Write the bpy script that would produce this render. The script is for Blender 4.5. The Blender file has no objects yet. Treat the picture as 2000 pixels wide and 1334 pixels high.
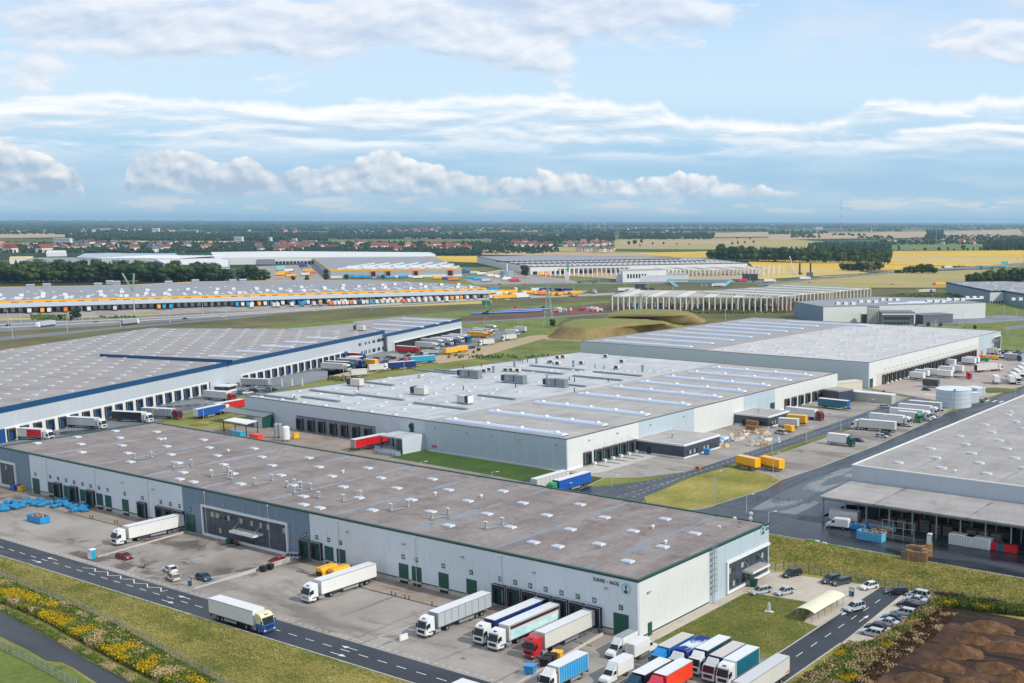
import bpy,bmesh,math,random
import numpy as np
from mathutils import Vector,Matrix,Euler
random.seed(7)
R=math.radians
S=bpy.context.scene
COL=S.collection
# ------------------------------------------------------------------ camera
FPX,CX,CY,YAW,PITCH,ROLL,CAMH=2184.25,1473.85,761.19,-0.548626876,0.149269677,0.00247773957,75.0
def cam_rows():
 sy,cy=math.sin(YAW),math.cos(YAW);sp,cp=math.sin(PITCH),math.cos(PITCH)
 fw=Vector((sy*cp,cy*cp,-sp));r=Vector((cy,-sy,0));u=r.cross(fw)
 c,s=math.cos(ROLL),math.sin(ROLL)
 return c*r+s*u,-(-s*r+c*u),fw
C_R,C_D,C_F=cam_rows()
cam_data=bpy.data.cameras.new('camera');cam=bpy.data.objects.new('camera',cam_data);COL.objects.link(cam)
m=Matrix((C_R,-C_D,-C_F)).transposed().to_4x4();m.translation=Vector((0,0,CAMH));cam.matrix_world=m
cam_data.sensor_width=36.0;cam_data.lens=FPX/2000*36
cam_data.shift_x=(1000-CX)/2000;cam_data.shift_y=(CY-667)/2000
cam_data.clip_start=1;cam_data.clip_end=200000
S.camera=cam
def ray(px,py):return C_R*((px-CX)/FPX)+C_D*((py-CY)/FPX)+C_F
def G(px,py,z=0.0):
 """the place on the level z that is seen at (px, py) of the photograph"""
 d=ray(px,py);t=(z-CAMH)/d.z
 return Vector((d.x*t,d.y*t,z))
def onY(px,py,Y):
 d=ray(px,py);t=Y/d.y;return d.x*t,CAMH+d.z*t
def onX(px,py,X):
 d=ray(px,py);t=X/d.x;return d.y*t,CAMH+d.z*t
 # ------------------------------------------------------------------ light
SUN_AZ,SUN_EL=R(90-9),R(39)
sd=Vector((math.sin(SUN_AZ)*math.cos(SUN_EL),math.cos(SUN_AZ)*math.cos(SUN_EL),math.sin(SUN_EL)))
sl=bpy.data.lights.new('sun','SUN');sl.energy=3.2;sl.angle=R(0.6);sl.color=(1.0,0.94,0.84)
so=bpy.data.objects.new('sun',sl);COL.objects.link(so);so.rotation_euler=sd.to_track_quat('Z','Y').to_euler()
S.view_settings.view_transform='Standard';S.view_settings.look='None'
S.view_settings.exposure=0.16;S.view_settings.gamma=1.0;S.view_settings.use_curve_mapping=False
S.render.engine='CYCLES'
S.cycles.max_bounces=6;S.cycles.diffuse_bounces=2;S.cycles.glossy_bounces=2;S.cycles.transmission_bounces=4
S.cycles.transparent_max_bounces=12;S.cycles.volume_bounces=1
S.cycles.use_denoising=True
try:S.cycles.volume_step_rate=10
except Exception:pass
def L(r,g=None,b=None):
 """sRGB 0-255 to linear"""
 if g is None:g=b=r
 f=lambda c:(c/255/12.92)if c/255<=0.04045 else((c/255+0.055)/1.055)**2.4
 return(f(r),f(g),f(b),1)
class NT:
 def __init__(s,tree):s.t=tree;s.n=tree.nodes;s.l=tree.links
 def add(s,typ,**kw):
  n=s.n.new(typ)
  for k,v in kw.items():
   if k in n.inputs.keys()if isinstance(k,str)and not hasattr(n,k)else False:n.inputs[k].default_value=v
   else:setattr(n,k,v)
  return n
 def link(s,a,b):s.l.new(a,b)
 def put(s,sock,v):
  if isinstance(v,(int,float,tuple,list)):sock.default_value=v
  else:s.l.new(v,sock)
 def math(s,op,a,b=0.0,c=0.0,clamp=False):
  n=s.n.new('ShaderNodeMath');n.operation=op;n.use_clamp=clamp
  s.put(n.inputs[0],a);s.put(n.inputs[1],b);s.put(n.inputs[2],c);return n.outputs[0]
 def sstep(s,x,lo,hi):
  n=s.n.new('ShaderNodeMapRange');n.interpolation_type='SMOOTHSTEP'
  s.put(n.inputs['Value'],x);s.put(n.inputs['From Min'],lo);s.put(n.inputs['From Max'],hi);return n.outputs[0]
 def mix(s,f,a,b,blend='MIX'):
  n=s.n.new('ShaderNodeMix');n.data_type='RGBA';n.blend_type=blend;n.clamp_factor=True
  s.put(n.inputs[0],f);s.put(n.inputs[6],a);s.put(n.inputs[7],b);return n.outputs[2]
 def noise(s,vec,scale=1.0,detail=5.0,rough=0.55,dist=0.0):
  n=s.n.new('ShaderNodeTexNoise');s.put(n.inputs['Vector'],vec);n.inputs['Scale'].default_value=scale
  n.inputs['Detail'].default_value=detail;n.inputs['Roughness'].default_value=rough;n.inputs['Distortion'].default_value=dist
  return n.outputs['Fac']
 def mapping(s,vec,scale=(1,1,1),loc=(0,0,0),rot=(0,0,0)):
  n=s.n.new('ShaderNodeMapping');s.l.new(vec,n.inputs[0]);n.inputs['Scale'].default_value=scale
  n.inputs['Location'].default_value=loc;n.inputs['Rotation'].default_value=rot;return n.outputs[0]
 def ramp(s,f,stops,interp='LINEAR'):
  n=s.n.new('ShaderNodeValToRGB');n.color_ramp.interpolation=interp;s.put(n.inputs[0],f);e=n.color_ramp.elements
  while len(e)<len(stops):e.new(0.5)
  for i,(p,c)in enumerate(stops):
   e[i].position=p;e[i].color=c if isinstance(c,tuple)else(c,c,c,1)
  return n.outputs[0]
 def comb(s,x,y,z=0.0):
  n=s.n.new('ShaderNodeCombineXYZ');s.put(n.inputs[0],x);s.put(n.inputs[1],y);s.put(n.inputs[2],z);return n.outputs[0]
  # ------------------------------------------------------------------ sky
def ad(px):return math.degrees(math.atan((px-CX)/FPX))
def make_world():
 w=bpy.data.worlds.new('World');S.world=w;w.use_nodes=True
 t=NT(w.node_tree);t.n.clear()
 out=t.n.new('ShaderNodeOutputWorld');bg=t.n.new('ShaderNodeBackground');
 sky=t.n.new('ShaderNodeTexSky');sky.sky_type='NISHITA';sky.sun_disc=False
 sky.sun_elevation=SUN_EL;sky.sun_rotation=SUN_AZ;sky.air_density=1.0;sky.dust_density=0.6;sky.ozone_density=1.5
 tc=t.n.new('ShaderNodeTexCoord');sep=t.n.new('ShaderNodeSeparateXYZ');t.link(tc.outputs['Generated'],sep.inputs[0])
 X,Y,Z=sep.outputs
 sy,cy=math.sin(YAW),math.cos(YAW)
 rr=t.math('SUBTRACT',t.math('MULTIPLY',X,cy),t.math('MULTIPLY',Y,sy))
 ff=t.math('ADD',t.math('MULTIPLY',X,sy),t.math('MULTIPLY',Y,cy))
 a=t.math('MULTIPLY',t.math('ARCTAN2',rr,ff),180/math.pi)
 hor=t.math('SQRT',t.math('ADD',t.math('MULTIPLY',X,X),t.math('MULTIPLY',Y,Y)))
 ca=t.math('MAXIMUM',t.math('DIVIDE',ff,hor),0.55)
 h=t.math('MULTIPLY',t.math('DIVIDE',t.math('DIVIDE',Z,t.math('MAXIMUM',hor,0.02)),ca),FPX/100)
 t01=t.math('DIVIDE',t.math('ADD',a,36.0),52.0)
 def T(px):return(ad(px)+36)/52
 P=t.comb(t.math('MULTIPLY',a,0.42),h,0.0)
 HB=t.math('DIVIDE',h,12.0)
 def tint(c):return tuple(v*10 for v in c[:3])+(1,)
 grad=t.ramp(HB,[(0.0,L(180,210,226)),(0.02,L(170,204,226)),(0.06,L(156,196,226)),(0.115,L(164,204,234)),(0.16,L(192,221,243)),(0.2,L(202,229,248)),(0.27,L(196,225,249)),(0.36,L(184,215,247)),(0.6,L(162,202,242)),(1.0,L(134,182,236))])
 grad10=t.mix(1.0,grad,(10,10,10,1),'MULTIPLY')
 base=t.mix(0.88,sky.outputs[0],grad10)
 def cloud(col_in,dens,shade,dark,lit):
  return t.mix(dens,col_in,t.mix(shade,tint(dark),tint(lit)))
 def bgd(c):
  n=t.n.new('ShaderNodeBackground');t.link(c,n.inputs[0]);n.inputs[1].default_value=0.1;return n.outputs[0]
 def mixs(f,a_,b_):
  n=t.n.new('ShaderNodeMixShader');t.link(f,n.inputs[0]);t.link(a_,n.inputs[1]);t.link(b_,n.inputs[2]);return n.outputs[0]
 def veil(col):
  n0=t.noise(t.mapping(P,(0.35,2.2,1),(3,1,0)),1.0,4,0.55)
  d=t.math('MULTIPLY',t.sstep(n0,0.44,0.66),t.ramp(HB,[(0.0,0.15),(0.03,0.5),(0.06,0.3),(0.12,0.25),(0.2,0.1),(1.0,0.0)]))
  return cloud(col,d,n0,L(176,204,220),L(226,232,236))
 def high(col):
  wv=(0.42,1.0,1)
  n1=t.noise(t.mapping(P,wv,(11.3,4.4,0)),1.0,5,0.56,0.2)
  n1b=t.noise(t.mapping(P,wv,(11.3+0.05,4.4+0.15,0)),1.0,4,0.56,0.2)
  covx=t.ramp(t01,[(0.0,0.5),(T(0),0.80),(T(120),1.05),(T(700),1.08),(T(800),0.95),(T(1050),1.0),(T(1300),0.9),(T(1450),0.7),(T(1650),0.5),(T(1800),0.75),(T(2000),0.95),(1.0,0.6)])
  covh=t.ramp(HB,[(0.0,0.0),(0.175,0.0),(0.20,0.45),(0.24,0.72),(0.28,1.0),(0.36,1.05),(0.7,0.75),(1.0,0.7)])
  thr=t.math('SUBTRACT',0.80,t.math('MULTIPLY',t.math('MULTIPLY',covx,covh),0.42))
  d1=t.sstep(n1,thr,t.math('ADD',thr,0.10))
  sh1=t.math('ADD',t.math('MULTIPLY',t.math('SUBTRACT',n1,n1b),5.0),0.5,clamp=True)
  nv=t.noise(t.mapping(P,(0.16,0.55,1),(2.2,8.1,0)),1.0,4,0.6,0.3)
  col=cloud(col,t.math('MULTIPLY',t.math('MULTIPLY',t.sstep(nv,0.40,0.66),covh,clamp=True),0.45),nv,L(196,208,226),L(236,238,243))
  return cloud(col,t.math('MULTIPLY',d1,0.74),sh1,L(190,203,222),L(240,240,243))
 def sheetc(col):
  n2=t.noise(t.mapping(P,(0.34,2.3,1),(1.7,9.1,0)),1.0,6,0.6,0.25)
  n2b=t.noise(t.mapping(P,(0.34,2.3,1),(1.7,9.1+0.24,0)),1.0,4,0.55,0.25)
  wob=t.math('MULTIPLY',t.math('SUBTRACT',t.noise(t.mapping(P,(0.6,0.0,1)),1.0,4,0.6),0.5),0.8)
  top=t.math('ADD',t.math('MULTIPLY',t.ramp(t01,[(0.0,0.76),(T(0),0.74),(T(150),0.80),(T(400),0.76),(T(700),0.74),(T(1000),0.80),(T(1290),0.74),(T(1330),0.66),(T(1600),0.62),(T(1700),0.74),(T(2000),0.80),(1.0,0.8)]),3.0),wob)
  inband=t.math('MULTIPLY',t.sstep(h,0.95,1.6),t.math('SUBTRACT',1.0,t.sstep(h,t.math('SUBTRACT',top,0.12),t.math('ADD',top,0.06))))
  rim=t.sstep(h,t.math('SUBTRACT',top,0.45),t.math('SUBTRACT',top,0.05))
  d2=t.math('MULTIPLY',inband,t.math('MAXIMUM',t.sstep(n2,0.36,0.54),rim))
  sh2=t.math('ADD',t.math('MULTIPLY',t.math('SUBTRACT',n2,n2b),3.6),t.math('MULTIPLY',rim,0.5))
  sh2=t.math('ADD',sh2,0.42,clamp=True)
  return cloud(col,t.math('MULTIPLY',d2,0.9),sh2,L(186,210,230),L(250,250,250))
 def cumulus(col):
  def puff(ox,oy,det):
   v=t.n.new('ShaderNodeTexVoronoi');v.feature='F1';v.inputs['Scale'].default_value=1.0;v.inputs['Detail'].default_value=det;v.inputs['Roughness'].default_value=0.5
   t.link(t.mapping(P,(2.0,2.3,1),(ox*2.0,oy*2.3,0)),v.inputs['Vector'])
   q=t.noise(t.mapping(P,(1.6,1.9,1),(ox*1.6,oy*1.9,0)),1.0,5,0.6)
   return t.math('ADD',t.math('MULTIPLY',t.math('SUBTRACT',0.5,v.outputs['Distance']),0.5),t.math('MULTIPLY',t.math('SUBTRACT',q,0.5),1.1))
  pf=puff(0,0,2);pf2=puff(0.07,0.13,1)
  tops=[(0,160),(60,152),(120,124),(172,104),(190,30),(250,30),(268,112),(300,136),(400,134),(440,118),(500,126),(560,100),(620,104),(700,118),(760,140),(840,116),(900,98),(965,92),(1010,88),(1060,98),(1120,100),(1170,86),(1230,84),(1300,92),(1400,94),(1450,80),(1540,66),(1610,20)]
  tp=t.math('MULTIPLY',t.ramp(t01,[(0.0,0.8)]+[(T(x),v/200)for x,v in tops]+[(1.0,0.05)]),2.0)
  tpn=t.math('ADD',tp,t.math('MULTIPLY',pf,0.34))
  up=t.math('SUBTRACT',1.0,t.sstep(h,t.math('SUBTRACT',tpn,0.05),t.math('ADD',tpn,0.03)))
  bn=t.math('MULTIPLY',t.math('SUBTRACT',t.noise(t.mapping(P,(1.2,0,1)),1,3,0.6),0.5),0.22)
  d3=t.math('MULTIPLY',up,t.sstep(h,t.math('ADD',bn,0.38),t.math('ADD',bn,0.60)))
  rel=t.math('DIVIDE',t.math('SUBTRACT',h,0.5),t.math('MAXIMUM',t.math('SUBTRACT',tp,0.5),0.2))
  sh3=t.math('ADD',t.math('MULTIPLY',t.math('SUBTRACT',pf,pf2),1.35),t.math('MULTIPLY',rel,0.55))
  sh3=t.math('ADD',sh3,t.ramp(t01,[(0,0.12),(T(600),0.12),(T(760),0.3),(T(1000),0.25),(T(1500),0.4),(1,0.3)]),clamp=True)
  col=cloud(col,t.math('MULTIPLY',d3,0.97),sh3,L(168,188,208),L(246,245,243))
  n4=t.noise(t.mapping(P,(0.9,4.0,1),(6.2,2.0,0)),1.0,5,0.6)
  d4=t.math('MULTIPLY',t.sstep(n4,0.50,0.58),t.math('MULTIPLY',t.sstep(h,0.12,0.2),t.math('SUBTRACT',1.0,t.sstep(h,0.38,0.5))))
  return cloud(col,t.math('MULTIPLY',d4,0.55),n4,L(214,216,216),L(240,228,216))
 ns=t.noise(t.mapping(P,(0.12,0.5,1),(7,3,0)),1.0,2,0.5)
 rest=bgd(cloud(base,t.math('ADD',t.math('MULTIPLY',t.sstep(ns,0.40,0.60),0.45),0.42),ns,L(204,210,220),L(240,240,240)))
 s_hi=bgd(high(base));s_mid=bgd(sheetc(high(base)));s_lo=bgd(cumulus(sheetc(veil(base))))
 gt=lambda x,v:t.math('GREATER_THAN',x,v)
 inner=mixs(gt(h,1.98),s_lo,mixs(gt(h,3.4),s_mid,s_hi))
 outside=t.math('MAXIMUM',gt(h,6.0),gt(t.math('ABSOLUTE',a),62.0))
 t.link(mixs(outside,inner,rest),out.inputs[0]);t.n.remove(bg)
 w.cycles.sampling_method='MANUAL';w.cycles.sample_map_resolution=256
make_world()
# ------------------------------------------------------------------ materials
MATS={}
def new_mat(name):
 m=bpy.data.materials.new(name);m.use_nodes=True;t=NT(m.node_tree)
 b=[n for n in t.n if n.type=='BSDF_PRINCIPLED'][0]
 MATS[name]=m
 return m,t,b
def plain(name,col,rough=0.5,metal=0.0,var=0.10,scale=0.6,coat=0.0,spec=0.5):
 """paint, plastic or metal with faint dirt"""
 if name in MATS:return MATS[name]
 m,t,b=new_mat(name)
 g=t.n.new('ShaderNodeTexCoord')
 n=t.noise(g.outputs['Object'],scale,5,0.6)
 n2=t.noise(t.mapping(g.outputs['Object'],(3,3,0.35)),scale*2.2,4,0.6)
 f=t.math('MULTIPLY',t.math('ADD',n,n2),0.5)
 k=t.ramp(f,[(0.3,1-var*1.6),(0.5,1.0),(0.72,1+var*0.5)])
 c=t.mix(1.0,tuple(col),k,'MULTIPLY')
 t.link(c,b.inputs['Base Color'])
 t.put(b.inputs['Roughness'],t.math('ADD',rough-0.06,t.math('MULTIPLY',n,0.14)))
 b.inputs['Metallic'].default_value=metal;b.inputs['Coat Weight'].default_value=coat
 b.inputs['Specular IOR Level'].default_value=spec
 return m
def ground_mat(name,stops,scale,stretch=(1,1,1),rot=0.0,fine=0.9,fine_amt=0.25,rough=(0.85,0.95),wet=None,bump=0.0,spec=0.3,dist=0.0,patches=None):
 if name in MATS:return MATS[name]
 m,t,b=new_mat(name)
 g=t.n.new('ShaderNodeNewGeometry').outputs['Position']
 v=t.mapping(g,stretch,(0,0,0),(0,0,rot))
 n=t.noise(v,scale,7,0.62,dist)
 c=t.ramp(n,stops)
 nf=t.noise(t.mapping(g,stretch,(9,3,1),(0,0,rot)),fine,6,0.7)
 c=t.mix(1.0,c,t.ramp(nf,[(0.25,1-fine_amt),(0.5,1.0),(0.8,1+fine_amt)]),'MULTIPLY')
 ro=t.math('ADD',rough[0],t.math('MULTIPLY',nf,rough[1]-rough[0]))
 if patches:
  for i,(pc,ps,lo,hi,st)in enumerate(patches):
   pn=t.noise(t.mapping(g,st,(31+7*i,17,0),(0,0,rot)),ps,6,0.65,0.4)
   c=t.mix(t.sstep(pn,lo,hi),c,pc)
 if wet:
  wn=t.noise(t.mapping(g,wet[5],(5,8,0),(0,0,rot)),wet[0],6,0.6,0.5)
  wf=t.sstep(wn,wet[1],wet[2])
  c=t.mix(wf,c,wet[3])
  ro=t.math('ADD',t.math('MULTIPLY',ro,t.math('SUBTRACT',1.0,wf)),t.math('MULTIPLY',wf,wet[4]))
 t.link(c,b.inputs['Base Color']);t.put(b.inputs['Roughness'],ro)
 b.inputs['Specular IOR Level'].default_value=spec
 if bump:
  bp=t.n.new('ShaderNodeBump');bp.inputs['Strength'].default_value=1.0;bp.inputs['Distance'].default_value=bump
  t.link(nf,bp.inputs['Height']);t.link(bp.outputs[0],b.inputs['Normal'])
 return m
def leaf_mat(name,dark,mid,light,scale=0.5,trans=0.15):
 if name in MATS:return MATS[name]
 m,t,b=new_mat(name)
 g=t.n.new('ShaderNodeNewGeometry');oi=t.n.new('ShaderNodeObjectInfo')
 n=t.noise(g.outputs['Position'],scale,3,0.6)
 f=t.math('ADD',t.math('MULTIPLY',n,0.6),t.math('ADD',t.math('MULTIPLY',g.outputs['Random Per Island'],0.25),t.math('MULTIPLY',oi.outputs['Random'],0.2)))
 c=t.ramp(f,[(0.25,dark),(0.52,mid),(0.8,light)])
 t.link(c,b.inputs['Base Color']);b.inputs['Roughness'].default_value=0.75;b.inputs['Specular IOR Level'].default_value=0.15
 return m
 # ------------------------------------------------------------------ mesh builder
class MB:
 def __init__(s):s.v=[];s.f=[];s.mi=[];s.mats=[]
 def m(s,mat):
  if mat not in s.mats:s.mats.append(mat)
  return s.mats.index(mat)
 def face(s,pts,mat):
  i=len(s.v);s.v+=[tuple(p)for p in pts];s.f.append(tuple(range(i,i+len(pts))));s.mi.append(s.m(mat));return s
 def raw(s,vs,fs,mat):
  i=len(s.v);s.v+=[tuple(p)for p in vs];k=s.m(mat)
  for f in fs:s.f.append(tuple(i+j for j in f));s.mi.append(k)
  return s
 def box(s,x0,x1,y0,y1,z0,z1,mat,top=None):
  v=[(x0,y0,z0),(x1,y0,z0),(x1,y1,z0),(x0,y1,z0),(x0,y0,z1),(x1,y0,z1),(x1,y1,z1),(x0,y1,z1)]
  s.raw(v,[(0,3,2,1),(0,1,5,4),(1,2,6,5),(2,3,7,6),(3,0,4,7)],mat)
  i=len(s.v)-8;s.f.append((i+4,i+5,i+6,i+7));s.mi.append(s.m(top or mat));return s
 def bar(s,p,q,w,mat,h=None):
  """square bar from p to q"""
  p,q=Vector(p),Vector(q);d=(q-p)
  if d.length<1e-6:return s
  d.normalize();u=d.cross(Vector((0,0,1)))
  if u.length<1e-3:u=Vector((1,0,0))
  u.normalize();n=u.cross(d);h=h or w
  a,b=u*w/2,n*h/2
  v=[p-a-b,p+a-b,p+a+b,p-a+b,q-a-b,q+a-b,q+a+b,q-a+b]
  return s.raw(v,[(0,1,2,3),(7,6,5,4),(0,4,5,1),(1,5,6,2),(2,6,7,3),(3,7,4,0)],mat)
 def cyl(s,p,q,r0,r1,mat,n=10,cap=True):
  p,q=Vector(p),Vector(q);d=(q-p).normalized();u=d.cross(Vector((0,0,1)))
  if u.length<1e-3:u=Vector((1,0,0))
  u.normalize();w=d.cross(u);v=[]
  for c,r in((p,r0),(q,r1)):
   for k in range(n):
    a=2*math.pi*k/n;v.append(c+u*math.cos(a)*r+w*math.sin(a)*r)
  f=[(k,(k+1)%n,n+(k+1)%n,n+k)for k in range(n)]
  if cap:f+=[tuple(range(n-1,-1,-1)),tuple(range(n,2*n))]
  return s.raw(v,f,mat)
 def prism(s,prof,y0,y1,mat,axis='y'):
  """profile of (x, z) points drawn out along y"""
  n=len(prof);v=[(x,y0,z)for x,z in prof]+[(x,y1,z)for x,z in prof]
  f=[tuple(range(n)),tuple(range(2*n-1,n-1,-1))]+[(k,n+k,n+(k+1)%n,(k+1)%n)for k in range(n)]
  return s.raw(v,f,mat)
 def poly(s,pts,z0,z1,mat,top=None):
  """floor plan of (x, y) points, counter-clockwise, raised from z0 to z1"""
  n=len(pts);v=[(p[0],p[1],z0)for p in pts]+[(p[0],p[1],z1)for p in pts]
  s.raw(v,[(k,(k+1)%n,n+(k+1)%n,n+k)for k in range(n)],mat)
  i=len(s.v)-2*n;s.f.append(tuple(i+n+k for k in range(n)));s.mi.append(s.m(top or mat));return s
 def mesh(s,name,smooth=False,bevel=0.0):
  me=bpy.data.meshes.new(name);me.from_pydata(s.v,[],s.f)
  for mt in s.mats:me.materials.append(mt)
  me.polygons.foreach_set('material_index',s.mi)
  if bevel:
   bm=bmesh.new();bm.from_mesh(me);bmesh.ops.remove_doubles(bm,verts=bm.verts,dist=1e-4)
   bmesh.ops.bevel(bm,geom=[e for e in bm.edges if len(e.link_faces)==2 and e.calc_face_angle(0)>0.5],offset=bevel,segments=2,affect='EDGES',clamp_overlap=True)
   bm.to_mesh(me);bm.free()
  if smooth:me.polygons.foreach_set('use_smooth',[True]*len(me.polygons))
  me.update();return me
 def obj(s,name,parent=None,loc=(0,0,0),rot=(0,0,0),smooth=False,bevel=0.0):
  return link(name,s.mesh(name,smooth,bevel),parent,loc,rot)
def link(name,data,parent=None,loc=(0,0,0),rot=(0,0,0)):
 o=bpy.data.objects.new(name,data);COL.objects.link(o)
 if parent is not None:o.parent=parent
 o.location=loc;o.rotation_euler=rot if isinstance(rot,tuple)else(0,0,rot)
 return o
def tag(o,label=None,cat=None,group=None,kind=None):
 if label:o['label']=label
 if cat:o['category']=cat
 if group:o['group']=group
 if kind:o['kind']=kind
 return o
def empty(name,loc,rz,label,cat,group=None):
 o=bpy.data.objects.new(name,None);COL.objects.link(o);o.location=loc;o.rotation_euler=(0,0,rz);o.empty_display_size=1
 return tag(o,label,cat,group)
def dup(root,loc,rz=0.0,label=None,group=None,paint=None,skip=(),scale=None):
 """a copy of a thing with copies of its parts; paint = {part name: material}"""
 r=root.copy();COL.objects.link(r);r.location=loc;r.rotation_euler=(0,0,rz)
 if label:r['label']=label
 if group:r['group']=group
 if scale:r.scale=scale
 if root.type=='MESH' and paint and '*' in paint:
  r.material_slots[0].link='OBJECT';r.material_slots[0].material=paint['*']
 for ch in root.children:
  nm=ch.name.split('.')[0]
  if nm in skip:continue
  c=ch.copy();COL.objects.link(c);c.parent=r
  if paint and nm in paint:
   c.material_slots[0].link='OBJECT';c.material_slots[0].material=paint[nm]
  for g in ch.children:
   k=g.copy();COL.objects.link(k);k.parent=c
 return r
PROTO=[]
def proto(o):PROTO.append(o);return o
def drop_protos():
 for o in PROTO:
  for c in list(o.children_recursive):bpy.data.objects.remove(c)
  bpy.data.objects.remove(o)
def sheet(name,pts,z,mat,label=None,kind='structure'):
 """flat ground sheet given by photograph points"""
 mb=MB();w=[G(x,y,z)for x,y in pts]
 mb.face(w,mat);o=mb.obj(name)
 me=o.data
 if me.polygons[0].normal.z<0:me.flip_normals()
 o['kind']=kind
 if label:o['label']=label
 return o
def wsheet(name,pts,z,mat,kind='structure'):
 mb=MB();mb.face([(x,y,z)for x,y in pts],mat);o=mb.obj(name)
 if o.data.polygons[0].normal.z<0:o.data.flip_normals()
 o['kind']=kind;return o
 # ================================================================== GROUND
def g_field(name,c1,c2,sc=0.004,**k):return ground_mat(name,[(0.3,c1),(0.7,c2)],sc,**k)
def make_ground():
 m,t,b=new_mat('countryside')
 g=t.n.new('ShaderNodeNewGeometry').outputs['Position']
 v=t.n.new('ShaderNodeTexVoronoi');v.inputs['Scale'].default_value=1.0;t.link(t.mapping(g,(1/900,1/420,1),(0,0,0),(0,0,0.5)),v.inputs['Vector'])
 sp=t.n.new('ShaderNodeSeparateColor');t.link(v.outputs['Color'],sp.inputs[0])
 fld=t.ramp(sp.outputs[0],[(0.0,L(86,100,62)),(0.3,L(120,122,78)),(0.45,L(70,92,58)),(0.6,L(160,140,98)),(0.75,L(96,112,66)),(0.9,L(178,158,112))],'CONSTANT')
 n=t.noise(t.mapping(g,(1,1,1)),0.0012,6,0.6)
 wood=t.sstep(n,0.47,0.50)
 nn=t.noise(g,0.05,5,0.6)
 c=t.mix(wood,fld,L(48,66,46))
 c=t.mix(1.0,c,t.ramp(nn,[(0.3,0.8),(0.7,1.15)]),'MULTIPLY')
 d=t.n.new('ShaderNodeVectorMath');d.operation='LENGTH';t.link(g,d.inputs[0])
 near=t.sstep(d.outputs['Value'],1400,1150)
 ng=t.noise(g,0.03,6,0.65)
 gr=t.ramp(ng,[(0.3,L(92,104,50)),(0.5,L(120,124,66)),(0.7,L(146,140,84))])
 c=t.mix(near,c,gr)
 t.link(c,b.inputs['Base Color']);b.inputs['Roughness'].default_value=0.95;b.inputs['Specular IOR Level'].default_value=0.1
 mb=MB();n_=48
 mb.face([(math.cos(2*math.pi*k/n_)*60000,math.sin(2*math.pi*k/n_)*60000,0)for k in range(n_)],m)
 o=mb.obj('ground');o['kind']='structure'
make_ground()
GRASS=ground_mat('mown_grass',[(0.30,L(92,96,44)),(0.44,L(118,116,58)),(0.56,L(142,134,74)),(0.72,L(166,152,94))],0.06,(0.35,2.4,1),0.0,1.1,0.42,bump=0.08,patches=[(L(80,90,38),0.06,0.52,0.70,(0.25,2.4,1)),(L(164,148,96),0.25,0.58,0.76,(0.4,2,1))])
GRASS_E=ground_mat('rough_grass_banded',[(0.30,L(98,100,46)),(0.45,L(126,122,60)),(0.58,L(150,140,76)),(0.74,L(172,156,96))],0.05,(0.5,1.8,1),0.2,1.1,0.4,bump=0.08,patches=[(L(84,94,40),0.06,0.50,0.68,(0.4,2.0,1)),(L(136,112,68),0.22,0.60,0.76,(1,1,1))])
LAWN=ground_mat('green_lawn',[(0.3,L(72,82,32)),(0.5,L(94,100,42)),(0.7,L(126,120,62))],0.07,(1,1,1),0,1.5,0.38,bump=0.05,patches=[(L(130,126,70),0.25,0.55,0.8,(3.0,.5,1))])
LAWN_D=ground_mat('deep_green_lawn',[(0.3,L(50,76,26)),(0.7,L(68,94,36))],0.1,fine=1.8,fine_amt=0.2,bump=0.04)
LAWN_T=ground_mat('triangle_lawn',[(0.3,L(104,106,44)),(0.5,L(136,130,62)),(0.72,L(166,150,84))],0.06,(1,1,1),0,1.1,0.38,bump=0.05)
TYM=(L(118,112,106),0.5,0.60,0.66,(1.6,0.06,1))
YARD=ground_mat('yard_paving',[(0.25,L(132,126,120)),(0.5,L(152,146,139)),(0.75,L(168,162,154))],0.06,(1,1,1),0,1.1,0.10,rough=(0.75,0.9),patches=[(L(100,91,86),0.09,0.57,0.70,(1,1.3,1)),(L(120,113,107),0.05,0.50,0.66,(0.5,1.6,1)),(L(86,78,74),0.35,0.66,0.74,(1,1.6,1)),(L(180,175,168),0.4,0.66,0.8,(0.4,2.5,1)),TYM])
YARD_B=ground_mat('brown_apron',[(0.3,L(126,114,104)),(0.7,L(158,146,134))],0.1,fine=1.2,fine_amt=0.14,patches=[(L(100,88,80),0.14,0.55,0.72,(0.5,1.4,1))])
YARD_D=ground_mat('pinkish_paving',[(0.3,L(150,138,132)),(0.7,L(176,164,156))],0.05,fine=0.8,fine_amt=0.10,patches=[(L(132,122,118),0.03,0.55,0.7,(1,1,1))])
PARKP=ground_mat('damp_parking',[(0.3,L(118,110,104)),(0.46,L(142,134,126)),(0.62,L(160,153,146))],0.07,(1,1,1),0,1.2,0.10,rough=(0.5,0.8),patches=[(L(98,86,80),0.09,0.50,0.60,(1,1.2,1)),(L(84,74,70),0.17,0.62,0.72,(1,1,1))])
BEIGE=ground_mat('beige_block_paving',[(0.3,L(168,158,144)),(0.7,L(190,181,168))],0.15,fine=1.4,fine_amt=0.12,patches=[(L(136,126,116),0.12,0.6,0.75,(1,1,1))])
WETD=L(26,30,35)
ROAD=ground_mat('damp_asphalt',[(0.3,L(46,53,62)),(0.7,L(62,69,78))],0.08,fine=1.5,fine_amt=0.12,rough=(0.5,0.75),spec=0.35,wet=(0.07,0.40,0.58,WETD,0.34,(0.5,1.8,1)))
ROADY=ground_mat('damp_asphalt_north',[(0.3,L(60,68,78)),(0.7,L(84,92,101))],0.06,fine=1.5,fine_amt=0.12,rough=(0.5,0.75),spec=0.35,wet=(0.09,0.44,0.54,L(34,39,45),0.30,(2.2,0.35,1)))
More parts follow.
